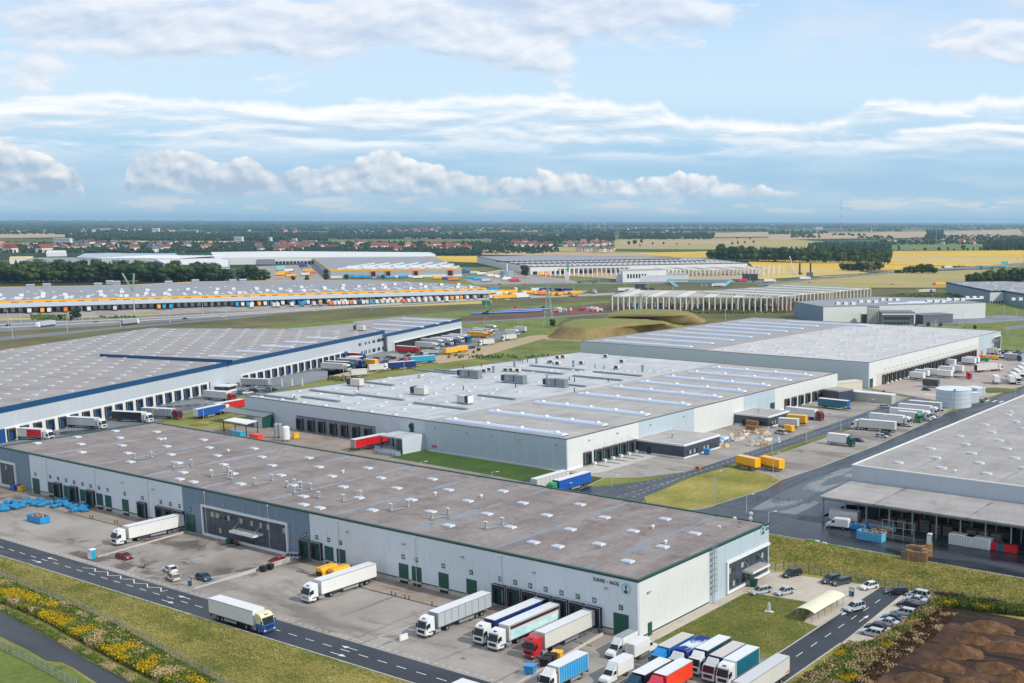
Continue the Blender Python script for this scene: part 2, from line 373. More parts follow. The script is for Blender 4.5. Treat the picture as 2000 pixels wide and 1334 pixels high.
ROADG=ground_mat('dry_grey_asphalt',[(0.3,L(112,116,122)),(0.7,L(134,138,142))],0.03,fine=0.8,fine_amt=0.10,rough=(0.6,0.8),wet=(0.05,0.52,0.58,L(62,68,76),0.30,(1.6,0.6,1)))
WETYARD=ground_mat('wet_asphalt_yard',[(0.3,L(50,55,62)),(0.7,L(70,76,84))],0.1,fine=1.2,fine_amt=0.14,rough=(0.4,0.6),wet=(0.06,0.38,0.6,L(22,26,31),0.25,(0.5,1.8,1)))
LANE=ground_mat('black_lane',[(0.3,L(40,44,50)),(0.7,L(54,58,64))],0.1,fine=1.2,fine_amt=0.14,rough=(0.4,0.6),wet=(0.05,0.35,0.6,L(18,22,28),0.26,(0.5,1.8,1)),patches=[(L(104,98,94),0.12,0.64,0.7,(0.3,2.4,1))])
SOIL=ground_mat('dark_soil',[(0.3,L(50,33,25)),(0.5,L(70,48,36)),(0.7,L(96,68,50))],0.09,fine=0.9,fine_amt=0.4,bump=0.25,patches=[(L(36,25,19),0.05,0.50,0.62,(0.5,2,1)),(L(26,18,14),0.16,0.56,0.66,(0.3,3,1))])
HWY=ground_mat('motorway_asphalt',[(0.3,L(104,107,111)),(0.7,L(122,124,126))],0.02,fine=0.4,fine_amt=0.06)
YFIELD=g_field('yellow_field',L(186,152,50),L(212,176,62),fine=0.06,fine_amt=0.12)
YFIELD2=g_field('ochre_field',L(178,156,92),L(198,172,104),fine=0.04,fine_amt=0.12)
OFIELD=g_field('stubble_field',L(146,136,84),L(170,152,96),stretch=(1,3,1),fine=0.04,fine_amt=0.16)
BFIELD=g_field('brown_field',L(158,138,108),L(178,156,122),fine=0.02,fine_amt=0.10)
GFIELD=g_field('green_field',L(84,104,56),L(108,122,70),fine=0.03,fine_amt=0.12)
BANK=ground_mat('embankment_grass',[(0.3,L(70,76,42)),(0.5,L(92,90,50)),(0.7,L(114,106,62))],0.02,fine=0.2,fine_amt=0.25)
BRIGHTG=ground_mat('fresh_grass',[(0.3,L(88,104,44)),(0.7,L(120,128,60))],0.05,fine=0.9,fine_amt=0.38,patches=[(L(74,92,38),.12,.5,.68,(1,1,1))])
WEEDS=ground_mat('wild_meadow',[(0.3,L(70,88,40)),(0.5,L(100,112,54)),(0.7,L(136,130,72))],0.05,fine=0.5,fine_amt=0.35)
TRACK=g_field('dirt_track',L(158,138,110),L(180,160,130),fine=0.3,fine_amt=0.12)
DSOIL=g_field('site_soil',L(84,62,50),L(112,86,68),sc=0.02,fine=0.2,fine_amt=0.25)
CONC=ground_mat('pale_concrete',[(0.3,L(170,168,162)),(0.7,L(190,187,181))],0.1,fine=1.0,fine_amt=0.12)
LINE=plain('road_marking_white',L(215,216,216),0.6,var=0.35,scale=1.5)
KERB=plain('kerb_concrete',L(176,174,168),0.8,var=0.2)
far=[('field',[(0,456),(140,455),(142,463),(0,465)],'BFIELD'),('field',[(150,446),(340,447),(345,453),(150,452)],'BFIELD'),('field',[(200,470),(470,471),(470,474),(300,474)],'YFIELD2'),('field',[(620,468),(1000,467),(1000,472),(640,473)],'GFIELD'),('field',[(920,447),(1050,447),(1050,452),(950,452)],'YFIELD2'),('field',[(1390,455),(1500,453),(1500,462),(1395,463)],'BFIELD'),('field',[(1200,468),(1500,464),(1620,473),(1620,492),(1480,488),(1200,486)],'OFIELD'),('field',[(1500,458),(1620,454),(1810,453),(1810,464),(1500,468)],'BFIELD'),('field',[(1210,470),(1480,470),(1500,476),(1220,480)],'BFIELD'),('field',[(1730,478),(2000,476),(2000,490),(1740,488)],'GFIELD'),('field',[(1840,452),(1990,448),(2000,459),(1850,462)],'BFIELD'),('field',[(1070,482),(1200,484),(1200,494),(1080,490)],'OFIELD'),('field',[(940,488),(1180,494),(1380,492),(1390,500),(1180,503),(940,497)],'BFIELD'),('yellow_field',[(1240,494),(1380,491),(1400,503),(1330,504)],'YFIELD'),('yellow_field',[(1440,507),(1640,515),(2000,522),(2000,489),(1745,490),(1735,512)],'YFIELD'),('field',[(1745,497),(2000,502),(2000,514),(1745,513)],'YFIELD2'),('yellow_field',[(852,500),(932,500),(932,513),(852,510)],'YFIELD'),('yellow_field',[(1460,511),(1650,515),(1840,520),(1836,527),(1640,527),(1470,520)],'YFIELD'),('field',[(1480,518),(1640,526),(1700,533),(1500,545),(1460,545),(1500,530)],'YFIELD2'),('field',[(1500,556),(1740,530),(1900,528),(2000,533),(2000,552),(1850,562),(1500,562)],'OFIELD'),('grass_bank',[(1920,530),(2000,519),(2000,535),(1900,538)],'BRIGHTG'),]
for i,(n,p,mt)in enumerate(far):sheet(n,p,0.3+0.02*i,globals()[mt])
def strip_pts(top,bot):return top+bot[::-1]
sheet('grass_bank',[(-60,680),(-60,600),(600,590),(960,575),(1210,558),(1500,548),(2000,556),(2000,600),(1560,640),(1190,632),(1120,640),(900,632),(520,640),(300,650),(0,692)],0.05,BANK)
sheet('grass_bank',[(-60,618),(160,614),(500,605),(960,586),(960,592),(500,610),(160,622),(-60,634)],0.07,YFIELD2)
sheet('fresh_grass',[(480,642),(700,622),(1190,586),(1190,591),(900,618),(905,640),(560,648)],0.07,BRIGHTG)
sheet('meadow',[(903,628),(1070,620),(1110,620),(1060,650),(1035,655),(970,650),(903,652)],0.09,BRIGHTG)
sheet('meadow',[(900,700),(1020,660),(1140,664),(1140,700),(1000,705)],0.09,WEEDS)
MOT1=strip_pts([(-60,630),(0,626),(250,617),(500,606),(700,594),(960,580),(1200,571),(1400,568)],[(-60,653),(0,648),(250,634),(500,616),(700,602),(960,586),(1200,577),(1400,573)])
sheet('motorway',MOT1,0.12,HWY)
sheet('slip_road',strip_pts([(-60,664),(0,658),(200,641),(480,618),(520,614)],[(-60,674),(0,666),(200,646),(480,621),(540,614)]),0.14,HWY)
for off in(0.35,0.62):
 pts=[(x,a+(b-a)*off)for(x,a),(_,b)in zip([(-60,630),(0,626),(250,617),(500,606),(700,594),(960,580),(1200,571)],[(-60,653),(0,648),(250,634),(500,616),(700,602),(960,586),(1200,577)])]
 mb=MB()
 for p,q in zip(pts[:-1],pts[1:]):mb.bar(G(*p,0.5),G(*q,0.5),0.5,KERB,0.8)
 tag(mb.obj('guard_rail'),('long pale crash barrier between the two carriageways' if off<.5 else 'long pale crash barrier on the near verge of the motorway'),'crash barrier')
sheet('motorway',strip_pts([(930,553),(1200,551),(1500,548),(1700,556),(1900,560),(2000,562)],[(930,557),(1200,555),(1500,552),(1700,560),(1900,564),(2000,567)]),0.12,HWY)
sheet('motorway',strip_pts([(1480,556),(1560,546),(1740,531),(1800,526),(1920,519),(2000,513)],[(1480,559),(1560,549),(1740,534),(1800,529),(1920,524),(2000,519)]),0.34+0.45,HWY)
sheet('service_road',strip_pts([(900,629),(1030,621),(1170,612),(1260,606)],[(900,632),(1030,624),(1170,615),(1260,608)]),0.12,HWY)
sheet('bare_soil',[(900,622),(960,616),(1060,606),(1200,592),(1560,598),(1700,588),(1710,606),(1560,610),(1260,606),(1100,617),(900,628)],0.11,DSOIL)
sheet('dirt_track',[(820,704),(880,690),(1035,656),(1060,654),(1140,660),(1140,668),(1060,662),(930,700),(860,710)],0.13,TRACK)
sheet('dirt_track',[(640,735),(700,722),(880,690),(880,699),(760,722),(700,735)],0.12,TRACK)
sheet('meadow',[(640,742),(640,720),(900,684),(1000,656),(1020,652),(1035,657),(880,692),(700,732),(700,745)],0.10,WEEDS)
sheet('lorry_park',[(-60,618),(-60,600),(600,590),(950,575),(1150,567),(1130,577),(960,583),(600,604),(0,622)],0.15,YARD)
sheet('lorry_park',[(905,545),(1000,530),(1120,548),(1130,552),(930,556)],0.15,YARD)
sheet('lorry_park',[(500,520),(640,515),(640,548),(520,548)],0.15,YARD)
sheet('building_site',[(940,533),(1120,540),(1200,545),(1500,545),(1560,530),(1500,520),(1460,520),(1000,522)],0.6,TRACK)
sheet('truck_yard',[(-120,905),(120,870),(305,826),(480,770),(480,778),(640,738),(760,716),(930,668),(1030,648),(960,645),(903,640),(700,680),(470,740),(0,850),(-120,880)],0.10,ROADG)
sheet('truck_yard',[(700,706),(905,652),(1025,650),(930,672),(760,712)],0.12,ROADG)
sheet('parking',[(740,705),(760,692),(860,680),(850,700),(800,710)],0.14,YARD)
sheet('grass_verge',[(372,828),(470,800),(476,806),(400,830),(372,832)],0.14,GRASS)
sheet('grass_verge',[(415,838),(450,824),(476,818),(476,826),(436,840)],0.14,GRASS)
wsheet('service_lane',[(-380,253),(-380,199),(-222,199),(-222,253)],0.04,YARD_B)
wsheet('lawn',[(-282,251.8),(-283,238),(-240,237),(-214,235),(-203,238),(-206,252),(-218,251.8)],0.07,LAWN_D)
wsheet('concrete_edge',[(-280,253.2),(-280,251.6),(-222,251.6),(-222,253.2)],0.09,CONC)
wsheet('dock_apron',[(-222,252),(-206,252),(-197,258),(-190,272),(-189.5,306),(-191,440),(-222,456)],0.06,YARD)
wsheet('dock_apron',[(-221.6,254),(-213,253.5),(-211,259),(-211,303),(-221.6,303)],0.09,CONC)
wsheet('street',[(-224,240),(-222,226),(-180,224),(-180,240),(-185.5,262),(-184,300),(-182.5,346),(-181,440),(-179,480),(-178,500),(-188,500),(-189,478),(-192,436),(-190.5,360),(-189.5,275),(-193,256),(-200,243),(-212,238)],0.10,ROADY)
wsheet('street',[(-224,226),(-224,202),(-136,202),(-136,226),(-126,243),(-160,243),(-162,236),(-170,228)],0.05,ROADY)
wsheet('lawn',[(-182.5,284),(-184.5,270),(-182,240),(-174,232),(-166,233.5),(-161.5,238),(-158.5,265),(-160.5,277),(-166,281)],0.13,LAWN_T)
wsheet('grass_verge',[(-182.5,284),(-182.0,346),(-181,400),(-179,400),(-179.4,346),(-179.6,285)],0.13,LAWN)
wsheet('truck_park',[(-179.4,284),(-166,281),(-160.5,277),(-159,300),(-158.8,338),(-162.5,407),(-165,425),(-179,412)],0.11,YARD)
wsheet('street',[(-160.5,243),(-124,243),(-124,430),(-120,520),(-100,640),(-158,640),(-160.5,500),(-162.5,407),(-158.8,338),(-159,300),(-160.5,277),(-158.5,265),(-161.5,238)],0.085,ROADY)
wsheet('dry_lane',[(-150,244),(-131,246),(-123.5,262),(-123.5,300),(-139,330),(-152,300),(-153,265)],0.12,ROADG)
wsheet('wet_yard',[(-136,226.3),(-134,243),(-60,243),(-40,243),(-40,224),(-60,225.5),(-99,226),(-108,226.3)],0.10,WETYARD)
wsheet('depot_floor',[(-131,243),(-40,243),(-40,262),(-131,262)],0.12,WETYARD)
wsheet('paved_yard',[(-218,456),(-179,440),(-165,425),(-163,455),(-161,500),(-168,560),(-172,640),(-190,680),(-216,700),(-218,640)],0.13,YARD_D)
wsheet('grass_verge',[(-179,412),(-165,425),(-163,455),(-170,452),(-178,436)],0.15,LAWN)
wsheet('truck_park',[(-152,470),(-100,470),(-100,640),(-146,640)],0.14,YARD_D)
sheet('grass_verge',[(1905,757),(1950,757),(1990,760),(1985,765),(1930,768)],0.17,LAWN)
sheet('meadow',[(1880,575),(2000,600),(2000,690),(1955,688),(1955,640),(1880,640)],0.2,BRIGHTG)
sheet('street',[(1960,640),(2000,632),(2000,640),(1965,646)],0.24,HWY)
sheet('street',[(1730,625),(1960,615),(2000,618),(2000,626),(1900,632),(1730,640)],0.22,ROADG)
wsheet('grass_verge',[(-420,119),(-60,118),(-60,60),(-420,60)],0.015,GRASS)
wsheet('street',[(-420,119.5),(-235,119.5),(-86.7,119.5),(-86.7,126.3),(-420,126.3)],0.045,ROAD)
wsheet('yard',[(-420,126.3),(-94,126.3),(-94,162),(-112,158),(-116,155.5),(-118.4,155),(-420,155)],0.035,YARD)
wsheet('car_park',[(-262,128),(-222,128),(-209,153.9),(-254.5,153.9)],0.055,PARKP)
wsheet('brown_apron',[(-344,147.5),(-256,147.5),(-256,154.0),(-344,154.0)],0.06,YARD_B)
wsheet('brown_apron',[(-208,147.5),(-123,147.5),(-123,154.0),(-208,154.0)],0.06,YARD_B)
wsheet('footpath',[(-118.5,153.9),(-116,154.5),(-116,186),(-112,188),(-118.5,188)],0.05,BEIGE)
wsheet('lawn',[(-116,155.2),(-116,185.3),(-112,187.2),(-100.8,188.2),(-97.6,177.7),(-94.1,177.1),(-93.9,160),(-97,158),(-108,157)],0.07,LAWN)
wsheet('car_park',[(-118.5,187),(-112,187.2),(-100.8,188.2),(-97.6,177.7),(-94.1,177.1),(-94.4,204.3),(-105,203),(-118.5,201.6)],0.045,BEIGE)
wsheet('street',[(-94.2,126.3),(-86.7,126.3),(-86.8,172),(-88.6,204.8),(-94.4,204.3)],0.06,ROAD)
wsheet('car_park',[(-86.9,172),(-82,174.6),(-82.3,204.6),(-88.6,204.8)],0.055,BEIGE)
wsheet('grass_verge',[(-118.5,200.2),(-136,200.2),(-136,226.3),(-118.5,226.3),(-108,226.2),(-99,225.8),(-60,225.3),(20,225),(20,120),(-60,120),(-86.7,126),(-86.8,172),(-82,174.6),(-82.3,204.6),(-94.4,204.3),(-105,203),(-118.4,201.6)],0.03,GRASS_E)
def soil_plot():
 nx,ny=120,110;rg_=np.random.default_rng(5);X_,Y_=np.meshgrid(np.linspace(-78.2,-5,nx),np.linspace(122,201,ny));Z_=np.zeros_like(X_)
 for k in range(26):
  a_,f_=rg_.uniform(0,6.28),rg_.uniform(.15,2.4);Z_+=np.sin((X_*math.cos(a_)+Y_*math.sin(a_))*f_+rg_.uniform(0,6))*.10/(f_+.5)
 Z_+=rg_.uniform(-.09,.09,Z_.shape)-.12*(np.abs(np.sin(X_*.9-Y_*.35))>.93);Z_=.06+(Z_-Z_.min())*.28*np.clip((X_+78.2)/3,0,1)*np.clip((201-Y_)/3,0,1)
 v=np.column_stack([X_.ravel(),Y_.ravel(),Z_.ravel()]).tolist();f=[(j*nx+i,j*nx+i+1,(j+1)*nx+i+1,(j+1)*nx+i)for j in range(ny-1)for i in range(nx-1)]
 o=MB().raw(v,f,SOIL).obj('bare_soil_plot');o['kind']='structure'
soil_plot()
sheet('lane',[(-40,1172),(0,1192),(100,1248),(170,1288),(262,1336),(330,1372),(250,1372),(190,1334),(140,1302),(120,1293),(90,1290),(45,1264),(0,1242),(-40,1222)],0.05,LANE)
sheet('lawn',[(-60,1232),(45,1268),(90,1294),(120,1297),(140,1306),(190,1340),(190,1400),(-60,1400)],0.03,BRIGHTG)
def kerb(pts,z=0.12,w=0.25):
 mb=MB()
 for p,q in zip(pts[:-1],pts[1:]):mb.bar((p[0],p[1],z/2),(q[0],q[1],z/2),w,KERB,z)
 mb.obj('kerb')['kind']='structure'
kerb([(-420,119.4),(-86.6,119.4)]);kerb([(-94,162),(-94.2,204)]);kerb([(-86.7,127),(-86.9,172),(-82,174.4)]);kerb([(-136,226.5),(-118,226.5),(-108,226.4),(-99,226),(-60,225.5),(-20,225.2)])
kerb([(-179.5,284.5),(-179.4,346),(-179,411)]);kerb([(-182.4,284.5),(-182.1,346),(-181.1,400)],w=0.12);kerb([(-182,240),(-174,231.8),(-166,233.2),(-161.3,238),(-158.3,265),(-160.3,277),(-166,281.2)])
kerb([(-160.4,277.2),(-158.9,300),(-158.7,338),(-162.3,407)]);kerb([(-206,252),(-203,238),(-214,234.9),(-240,236.9),(-283,238)],w=0.15)
kerb([(-117,187.2),(-112,187.4),(-100.7,188.4),(-97.4,177.9),(-94,177.3)],w=0.15);kerb([(-116,156),(-116,185)],w=0.12)
def marks(items,z,name='road_marking'):
 mb=MB()
 for p,q,w in items:
  a,b2=Vector((p[0],p[1],z)),Vector((q[0],q[1],z));d=(b2-a);d.normalize();n=Vector((-d.y,d.x,0))*w/2
  mb.face([a-n,b2-n,b2+n,a+n],LINE)
 o=mb.obj(name);o['kind']='structure';return o
def dashes(p,q,on,off,w,ph=0.0):
 p,q=Vector(p),Vector(q);Ld=(q-p).length;d=(q-p)/Ld;out=[];s=ph
 while s+on<Ld:out.append((p+d*s,p+d*(s+on),w));s+=on+off
 return out
def arrow(x,y,dx,dy,Ls=4.2,w=0.17):
 """straight arrow"""
 p=Vector((x,y));d=Vector((dx,dy)).normalized();n=Vector((-d.y,d.x));z=0.075
 a=p;b2=p+d*(Ls*0.62);h=p+d*Ls
 mb=MB();mb.face([(*(a-n*w/2),z),(*(b2-n*w/2),z),(*(b2+n*w/2),z),(*(a+n*w/2),z)],LINE)
 mb.face([(*(b2-n*w*2.6),z),(*h,z),(*(b2+n*w*2.6),z)],LINE)
 mb.obj('road_arrow')['kind']='structure'
it=dashes((-300,122.9),(-90,122.9),2.4,2.4,0.16)
marks(it,0.06)
marks(dashes((-300,127.2),(-96,127.2),1.0,0.9,0.14)+dashes((-90.4,130),(-90.9,203),2.4,3.0,0.16),0.075)
zz=[(161,1109.5),(185.6,1111),(185.8,1117),(210.4,1117.5),(210.6,1124.5),(235.8,1125),(236,1131.5),(261.6,1132),(261.8,1139.5),(287.8,1141),(288,1147.5),(314.4,1148.5),(314.8,1156),(328,1153)]
zw=[G(*p)[:2]for p in zz];marks([(a,b_,0.2)for a,b_ in zip(zw[:-1],zw[1:])],0.075,'bus_stop_zigzag')
for(px,py,s)in[(112,1095,-1),(372,1171,-1),(698,1271,-1)]:
 w=G(px,py);arrow(w.x,w.y,s,0)
for(px,py,s)in[(62,1094,1),(316,1172,1),(645,1274,1)]:
 w=G(px,py);arrow(w.x,w.y,s,0)
for(px,py,s)in[(1662,1190,-1),(1678,1215,1)]:
 w=G(px,py);arrow(w.x,w.y,0,s)
marks(dashes((-187.0,262),(-186.2,470),1.5,1.5,0.18)+dashes((-190.2,305),(-191.8,440),1.2,1.0,0.2)+dashes((-189.2,305),(-190.8,440),1.2,1.0,0.2)+dashes((-188.4,236),(-186.6,262),1.5,1.5,0.18)+dashes((-184.6,238),(-186.9,262),1.3,1.3,0.15)+dashes((-192.6,246),(-189.4,272),1.3,1.3,0.15),0.125)
marks([((-221,256+4.55*k),(-199,256.6+4.55*k),0.12)for k in range(11)],0.115,'bay_lines')
marks([((-221+0.1,346+4.4*k),(-206,346+4.4*k),0.12)for k in range(14)],0.115,'bay_lines')
marks([((-92,470+1.6*k),(-98,470+1.6*k),0.7)for k in range(3)],0.16)
cz=[(x,452)for x in(-160,-157,-154,-151,-148,-145)]
marks([((x,449),(x,454),0.9)for x,_ in cz],0.13,'zebra_crossing')
marks([((-182.5-1.6*k,452),(-182.5-1.6*k,456),0.7)for k in range(5)],0.14,'zebra_crossing')
marks([((-114.5+2.55*k,190.5),(-114.5+2.55*k,195.0),0.08)for k in range(8)],0.06,'bay_lines')
hb=[(737,1240),(803,1221),(805,1228),(765,1249)]
hw=[G(*p)[:2]for p in[(737,1244),(803,1222),(737,1244),(766,1252),(766,1252),(803,1236),(737,1244),(803,1232)]]
marks([(hw[i],hw[i+1],0.12)for i in(0,2,4,6)],0.05,'bay_lines')
mb=MB()
for x0,x1 in((-300,-257),(-206,-124)):mb.box(x0,x1,147.2,147.5,0.0,0.075,plain('drain_iron',L(60,58,56),0.7))
mb.obj('slot_drain')['kind']='structure'
# ================================================================== BUILDINGS
WALL=plain('pale_metal_panel',L(208,217,224),0.45,0.0,var=0.06,scale=0.25)
WALLW=plain('white_metal_panel',L(206,210,208),0.5,var=0.05,scale=0.25)
WALLB=plain('blue_grey_panel',L(106,130,148),0.45,var=0.06,scale=0.25)
WALLS=plain('silver_blue_panel',L(172,188,197),0.45,var=0.06,scale=0.25)
WALLM=plain('mid_grey_panel',L(178,187,195),0.45,var=0.05,scale=0.2)
WALLC=plain('soft_grey_panel',L(188,197,205),0.45,var=0.05,scale=0.2)
JOINT=plain('joint_cover',L(232,236,240),0.5,var=0.05)
ANTH=plain('anthracite_cladding',L(60,70,84),0.4,var=0.10)
WHITE=plain('white_paint',L(218,220,220),0.45,var=0.06)
GREENT=plain('dark_green_trim',L(18,70,62),0.45)
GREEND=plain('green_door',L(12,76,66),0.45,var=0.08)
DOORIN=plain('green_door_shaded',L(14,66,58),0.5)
BLUED=plain('blue_door',L(16,74,132),0.45)
BLACK=plain('black_rubber',L(36,35,38),0.75)
BROWNB=plain('dark_brown_rubber',L(48,38,42),0.75)
DARK=plain('dark_opening',L(30,32,36),0.8)
BLUEB=plain('blue_fascia',L(12,68,112),0.4,var=0.05)
YELB=plain('yellow_fascia',L(238,172,24),0.4,var=0.05)
GALV=plain('galvanised_steel',L(160,168,174),0.45,0.4,var=0.12)
CONCP=plain('precast_concrete',L(184,180,172),0.8,var=0.15)
def glass_mat(name,col,rough=0.08):
 m,t,b=new_mat(name);b.inputs['Base Color'].default_value=col;b.inputs['Roughness'].default_value=rough;b.inputs['Specular IOR Level'].default_value=0.8
 return m
GLASS=glass_mat('window_glass',L(44,54,62))
BLIND=glass_mat('window_with_blind',L(158,162,148),0.3)
SKYG=glass_mat('skylight_dome',L(176,188,206),0.25)
SKYB=glass_mat('barrel_glazing',L(178,192,212),0.35)
WIND=glass_mat('vehicle_glass',L(26,38,44),0.22);WIND.node_tree.nodes['Principled BSDF'].inputs['Specular IOR Level'].default_value=.4
def roof_mat(name,stops,puddle=None,x0=0.0,per=24.0,seam=None,stains=None,ang=0.0,fine_amt=0.16):
 """felt or membrane roof: laps between sheets, stains, and water lying in the valleys"""
 m,t,b=new_mat(name)
 g0=t.n.new('ShaderNodeNewGeometry').outputs['Position'];g=t.mapping(g0,(1,1,1),(0,0,0),(0,0,ang))
 sp=t.n.new('ShaderNodeSeparateXYZ');t.link(g,sp.inputs[0])
 n=t.noise(t.mapping(g,(1.4,0.5,1)),0.09,7,0.65)
 c=t.ramp(n,stops)
 nf=t.noise(t.mapping(g,(2.6,0.8,1)),0.7,5,0.65)
 c=t.mix(1.0,c,t.ramp(nf,[(0.25,1-fine_amt),(0.5,1.0),(0.75,1+fine_amt)]),'MULTIPLY')
 ro=0.8
 if seam:
  v=t.n.new('ShaderNodeTexWhiteNoise');v.noise_dimensions='2D'
  q=t.comb(t.math('FLOOR',t.math('DIVIDE',sp.outputs[0],11.0)),t.math('FLOOR',t.math('DIVIDE',sp.outputs[1],seam)))
  t.link(q,v.inputs['Vector'])
  c=t.mix(1.0,c,t.ramp(v.outputs['Value'],[(0,0.93),(1,1.06)]),'MULTIPLY')
  fr=t.math('FRACT',t.math('DIVIDE',sp.outputs[1],seam))
  c=t.mix(t.math('MULTIPLY',t.math('SUBTRACT',1.0,t.sstep(fr,0.0,0.09)),0.22),c,(0.03,0.03,0.03,1))
 if stains:
  pn=t.noise(t.mapping(g,(1,1,1),(40,9,0)),stains[1],6,0.65,0.5)
  c=t.mix(t.math('MULTIPLY',t.sstep(pn,stains[2],stains[3]),stains[4]),c,stains[0])
 if puddle:
  fx=t.math('ABSOLUTE',t.math('SUBTRACT',t.math('FRACT',t.math('DIVIDE',t.math('SUBTRACT',sp.outputs[0],x0-per/2),per)),0.5))
  pn=t.noise(t.mapping(g,(0.5,1,1),(3,77,0)),0.10,4,0.6)
  wd=t.math('MULTIPLY',t.math('SUBTRACT',pn,0.40),puddle[0])
  f=t.math('SUBTRACT',1.0,t.sstep(fx,t.math('SUBTRACT',wd,0.008),t.math('ADD',wd,0.01)))
  c=t.mix(t.math('MULTIPLY',f,0.65),c,puddle[1])
  ro=t.math('SUBTRACT',0.8,t.math('MULTIPLY',f,0.62))
  b.inputs['Specular IOR Level'].default_value=0.5
 t.link(c,b.inputs['Base Color']);t.put(b.inputs['Roughness'],ro)
 return m
ROOF1=roof_mat('brown_felt_roof',[(0.28,L(112,102,98)),(0.45,L(128,118,114)),(0.6,L(140,131,127)),(0.78,L(154,146,141))],(0.22,L(96,110,124)),-131.5,24.0,2.0,(L(98,86,81),0.16,0.52,0.7,0.7),fine_amt=0.22)  # bluish puddle tone: sky reflection mixed into the colour of the wet valleys
ROOFC=roof_mat('pale_grey_membrane',[(0.3,L(164,168,170)),(0.5,L(178,181,183)),(0.7,L(192,194,195))],(0.12,L(120,128,134)),-300,12.1,3.0,(L(140,146,150),0.08,0.55,0.72,0.7))
ROOFC2=roof_mat('beige_grey_felt',[(0.3,L(150,147,144)),(0.5,L(162,158,154)),(0.7,L(174,170,166))],None,0,24,3.0,(L(134,130,126),0.05,0.55,0.7,0.6),fine_amt=0.08)
ROOFD=roof_mat('white_membrane',[(0.3,L(172,172,172)),(0.5,L(184,183,182)),(0.7,L(194,193,192))],(0.08,L(150,156,164)),-300,12.0,4.0,None,fine_amt=0.05)
ROOFB=roof_mat('grey_felt_roof',[(0.3,L(136,131,130)),(0.5,L(148,143,141)),(0.7,L(160,155,152))],(0.18,L(96,102,108)),39.5,21.1,2.5,(L(128,120,119),0.04,0.52,0.7,0.6),ang=R(-22.5)+R(90),fine_amt=0.08)
ROOFR=roof_mat('warm_grey_felt',[(0.3,L(142,138,136)),(0.5,L(155,151,148)),(0.7,L(168,163,160))],(0.10,L(96,98,102)),-114,24.0,2.2,(L(122,116,114),0.1,0.54,0.72,0.6),fine_amt=0.12)
ROOFG=roof_mat('far_grey_roof',[(0.3,L(126,128,134)),(0.7,L(148,150,156))],None,fine_amt=0.05)
ROOFP=roof_mat('far_pale_roof',[(0.3,L(198,198,198)),(0.7,L(214,214,212))],None,fine_amt=0.05)
def ccw(pts):
 a=sum(p[0]*q[1]-q[0]*p[1]for p,q in zip(pts,pts[1:]+pts[:1]))
 return pts if a>0 else pts[::-1]
class Face:
 """one upright face of a building; along runs to the right as one looks at it"""
 def __init__(s,root,p,q,out=0.0):
  s.root=root;s.p=Vector((p[0],p[1]));s.q=Vector((q[0],q[1]));s.L=(s.q-s.p).length
  s.d=(s.q-s.p)/s.L;s.n=Vector((s.d.y,-s.d.x));s.ang=math.atan2(s.d.y,s.d.x);s.o=out
 def loc(s,a,z,out=0.0):
  w=s.p+s.d*a+s.n*(out+s.o);r=s.root.location
  return(w.x-r.x,w.y-r.y,z-r.z)
 def put(s,name,mesh,a,z=0.0,out=0.0,parent=None):
  o=bpy.data.objects.new(name,mesh);COL.objects.link(o)
  o.parent=s.root;o.location=s.loc(a,z,out);o.rotation_euler=(0,0,s.ang);return o
 def hit(s,px,py):
  r=ray(px,py);den=r.x*s.n.x+r.y*s.n.y;t=(s.p.x*s.n.x+s.p.y*s.n.y)/den
  w=Vector((r.x*t,r.y*t));return(w-s.p).dot(s.d),CAMH+r.z*t
 def along(s,px,z):
  """how far along the face the column px of the photograph lies at the height z"""
  lo,hi=100.0,1300.0
  for _ in range(40):
   mid=(lo+hi)/2
   if s.hit(px,mid)[1]>z:lo=mid
   else:hi=mid
  return s.hit(px,lo)[0]
MC={}
def cached(key,fn):
 if key not in MC:MC[key]=fn()
 return MC[key]
def child(name,mesh,parent,loc=(0,0,0),rot=(0,0,0)):return link(name,mesh,parent,loc,rot)
def panels(face,segs,z0,z1,pw=6.0,gap=0.10,thick=0.10,deep=0.035):
 """upright wall panels side by side with open joints; segs = [(from, to, material)]"""
 for a0,a1,mt in segs:
  n=max(1,round((a1-a0)/pw));w=(a1-a0)/n
  me=cached(('panel',round(w,3),z0,z1,mt.name),lambda:MB().box(0,w-gap,-thick,-.04,z0,z1,mt).mesh('wall_panel'))
  face.put('joint_strip',cached(('jp',round(a1-a0,2),z0,z1),lambda:MB().box(0,a1-a0,-thick+deep,0,z0+.01,z1-.01,JOINT).mesh('joint_strip')),a0)
  for k in range(n):face.put('wall_panel',me,a0+k*w+gap/2)
def coping(root,pts,h,mat,ht=0.35,w=0.5):
 mb=MB();n=len(pts)
 for i in range(n):
  p,q=Vector(pts[i]),Vector(pts[(i+1)%n]);d=(q-p).normalized();nn=Vector((d.y,-d.x))
  a,b2=p-d*0.12+nn*0.16,q+d*0.12+nn*0.16;c,e=q-nn*w+d*0.1,p-nn*w-d*0.1
  r=root.location;P4=[(v.x-r.x,v.y-r.y)for v in(a,b2,c,e)]
  mb.poly(P4,h-ht+0.003*i,h+0.003*i,mat)
 return mb.obj('roof_edge_trim',root)
def hall(name,label,cat,pts,h,roof,trim,core=None,trim_h=0.35,group=None,deck=0.22,edge_w=0.5):
 pts=[Vector((p[0],p[1]))for p in pts];pts=ccw([(p.x,p.y)for p in pts])
 o=empty(name,(pts[0][0],pts[0][1],0),0,label,cat,group)
 r=o.location;loc=[(p[0]-r.x,p[1]-r.y)for p in pts]
 MB().poly(loc,-0.1,h-deck-0.05,core or JOINT).obj('wall',o)
 mb=MB();mb.face([(x,y,h-deck)for x,y in loc],roof);mb.obj('roof',o)
 coping(o,pts,h,trim,trim_h,edge_w)
 return o,pts
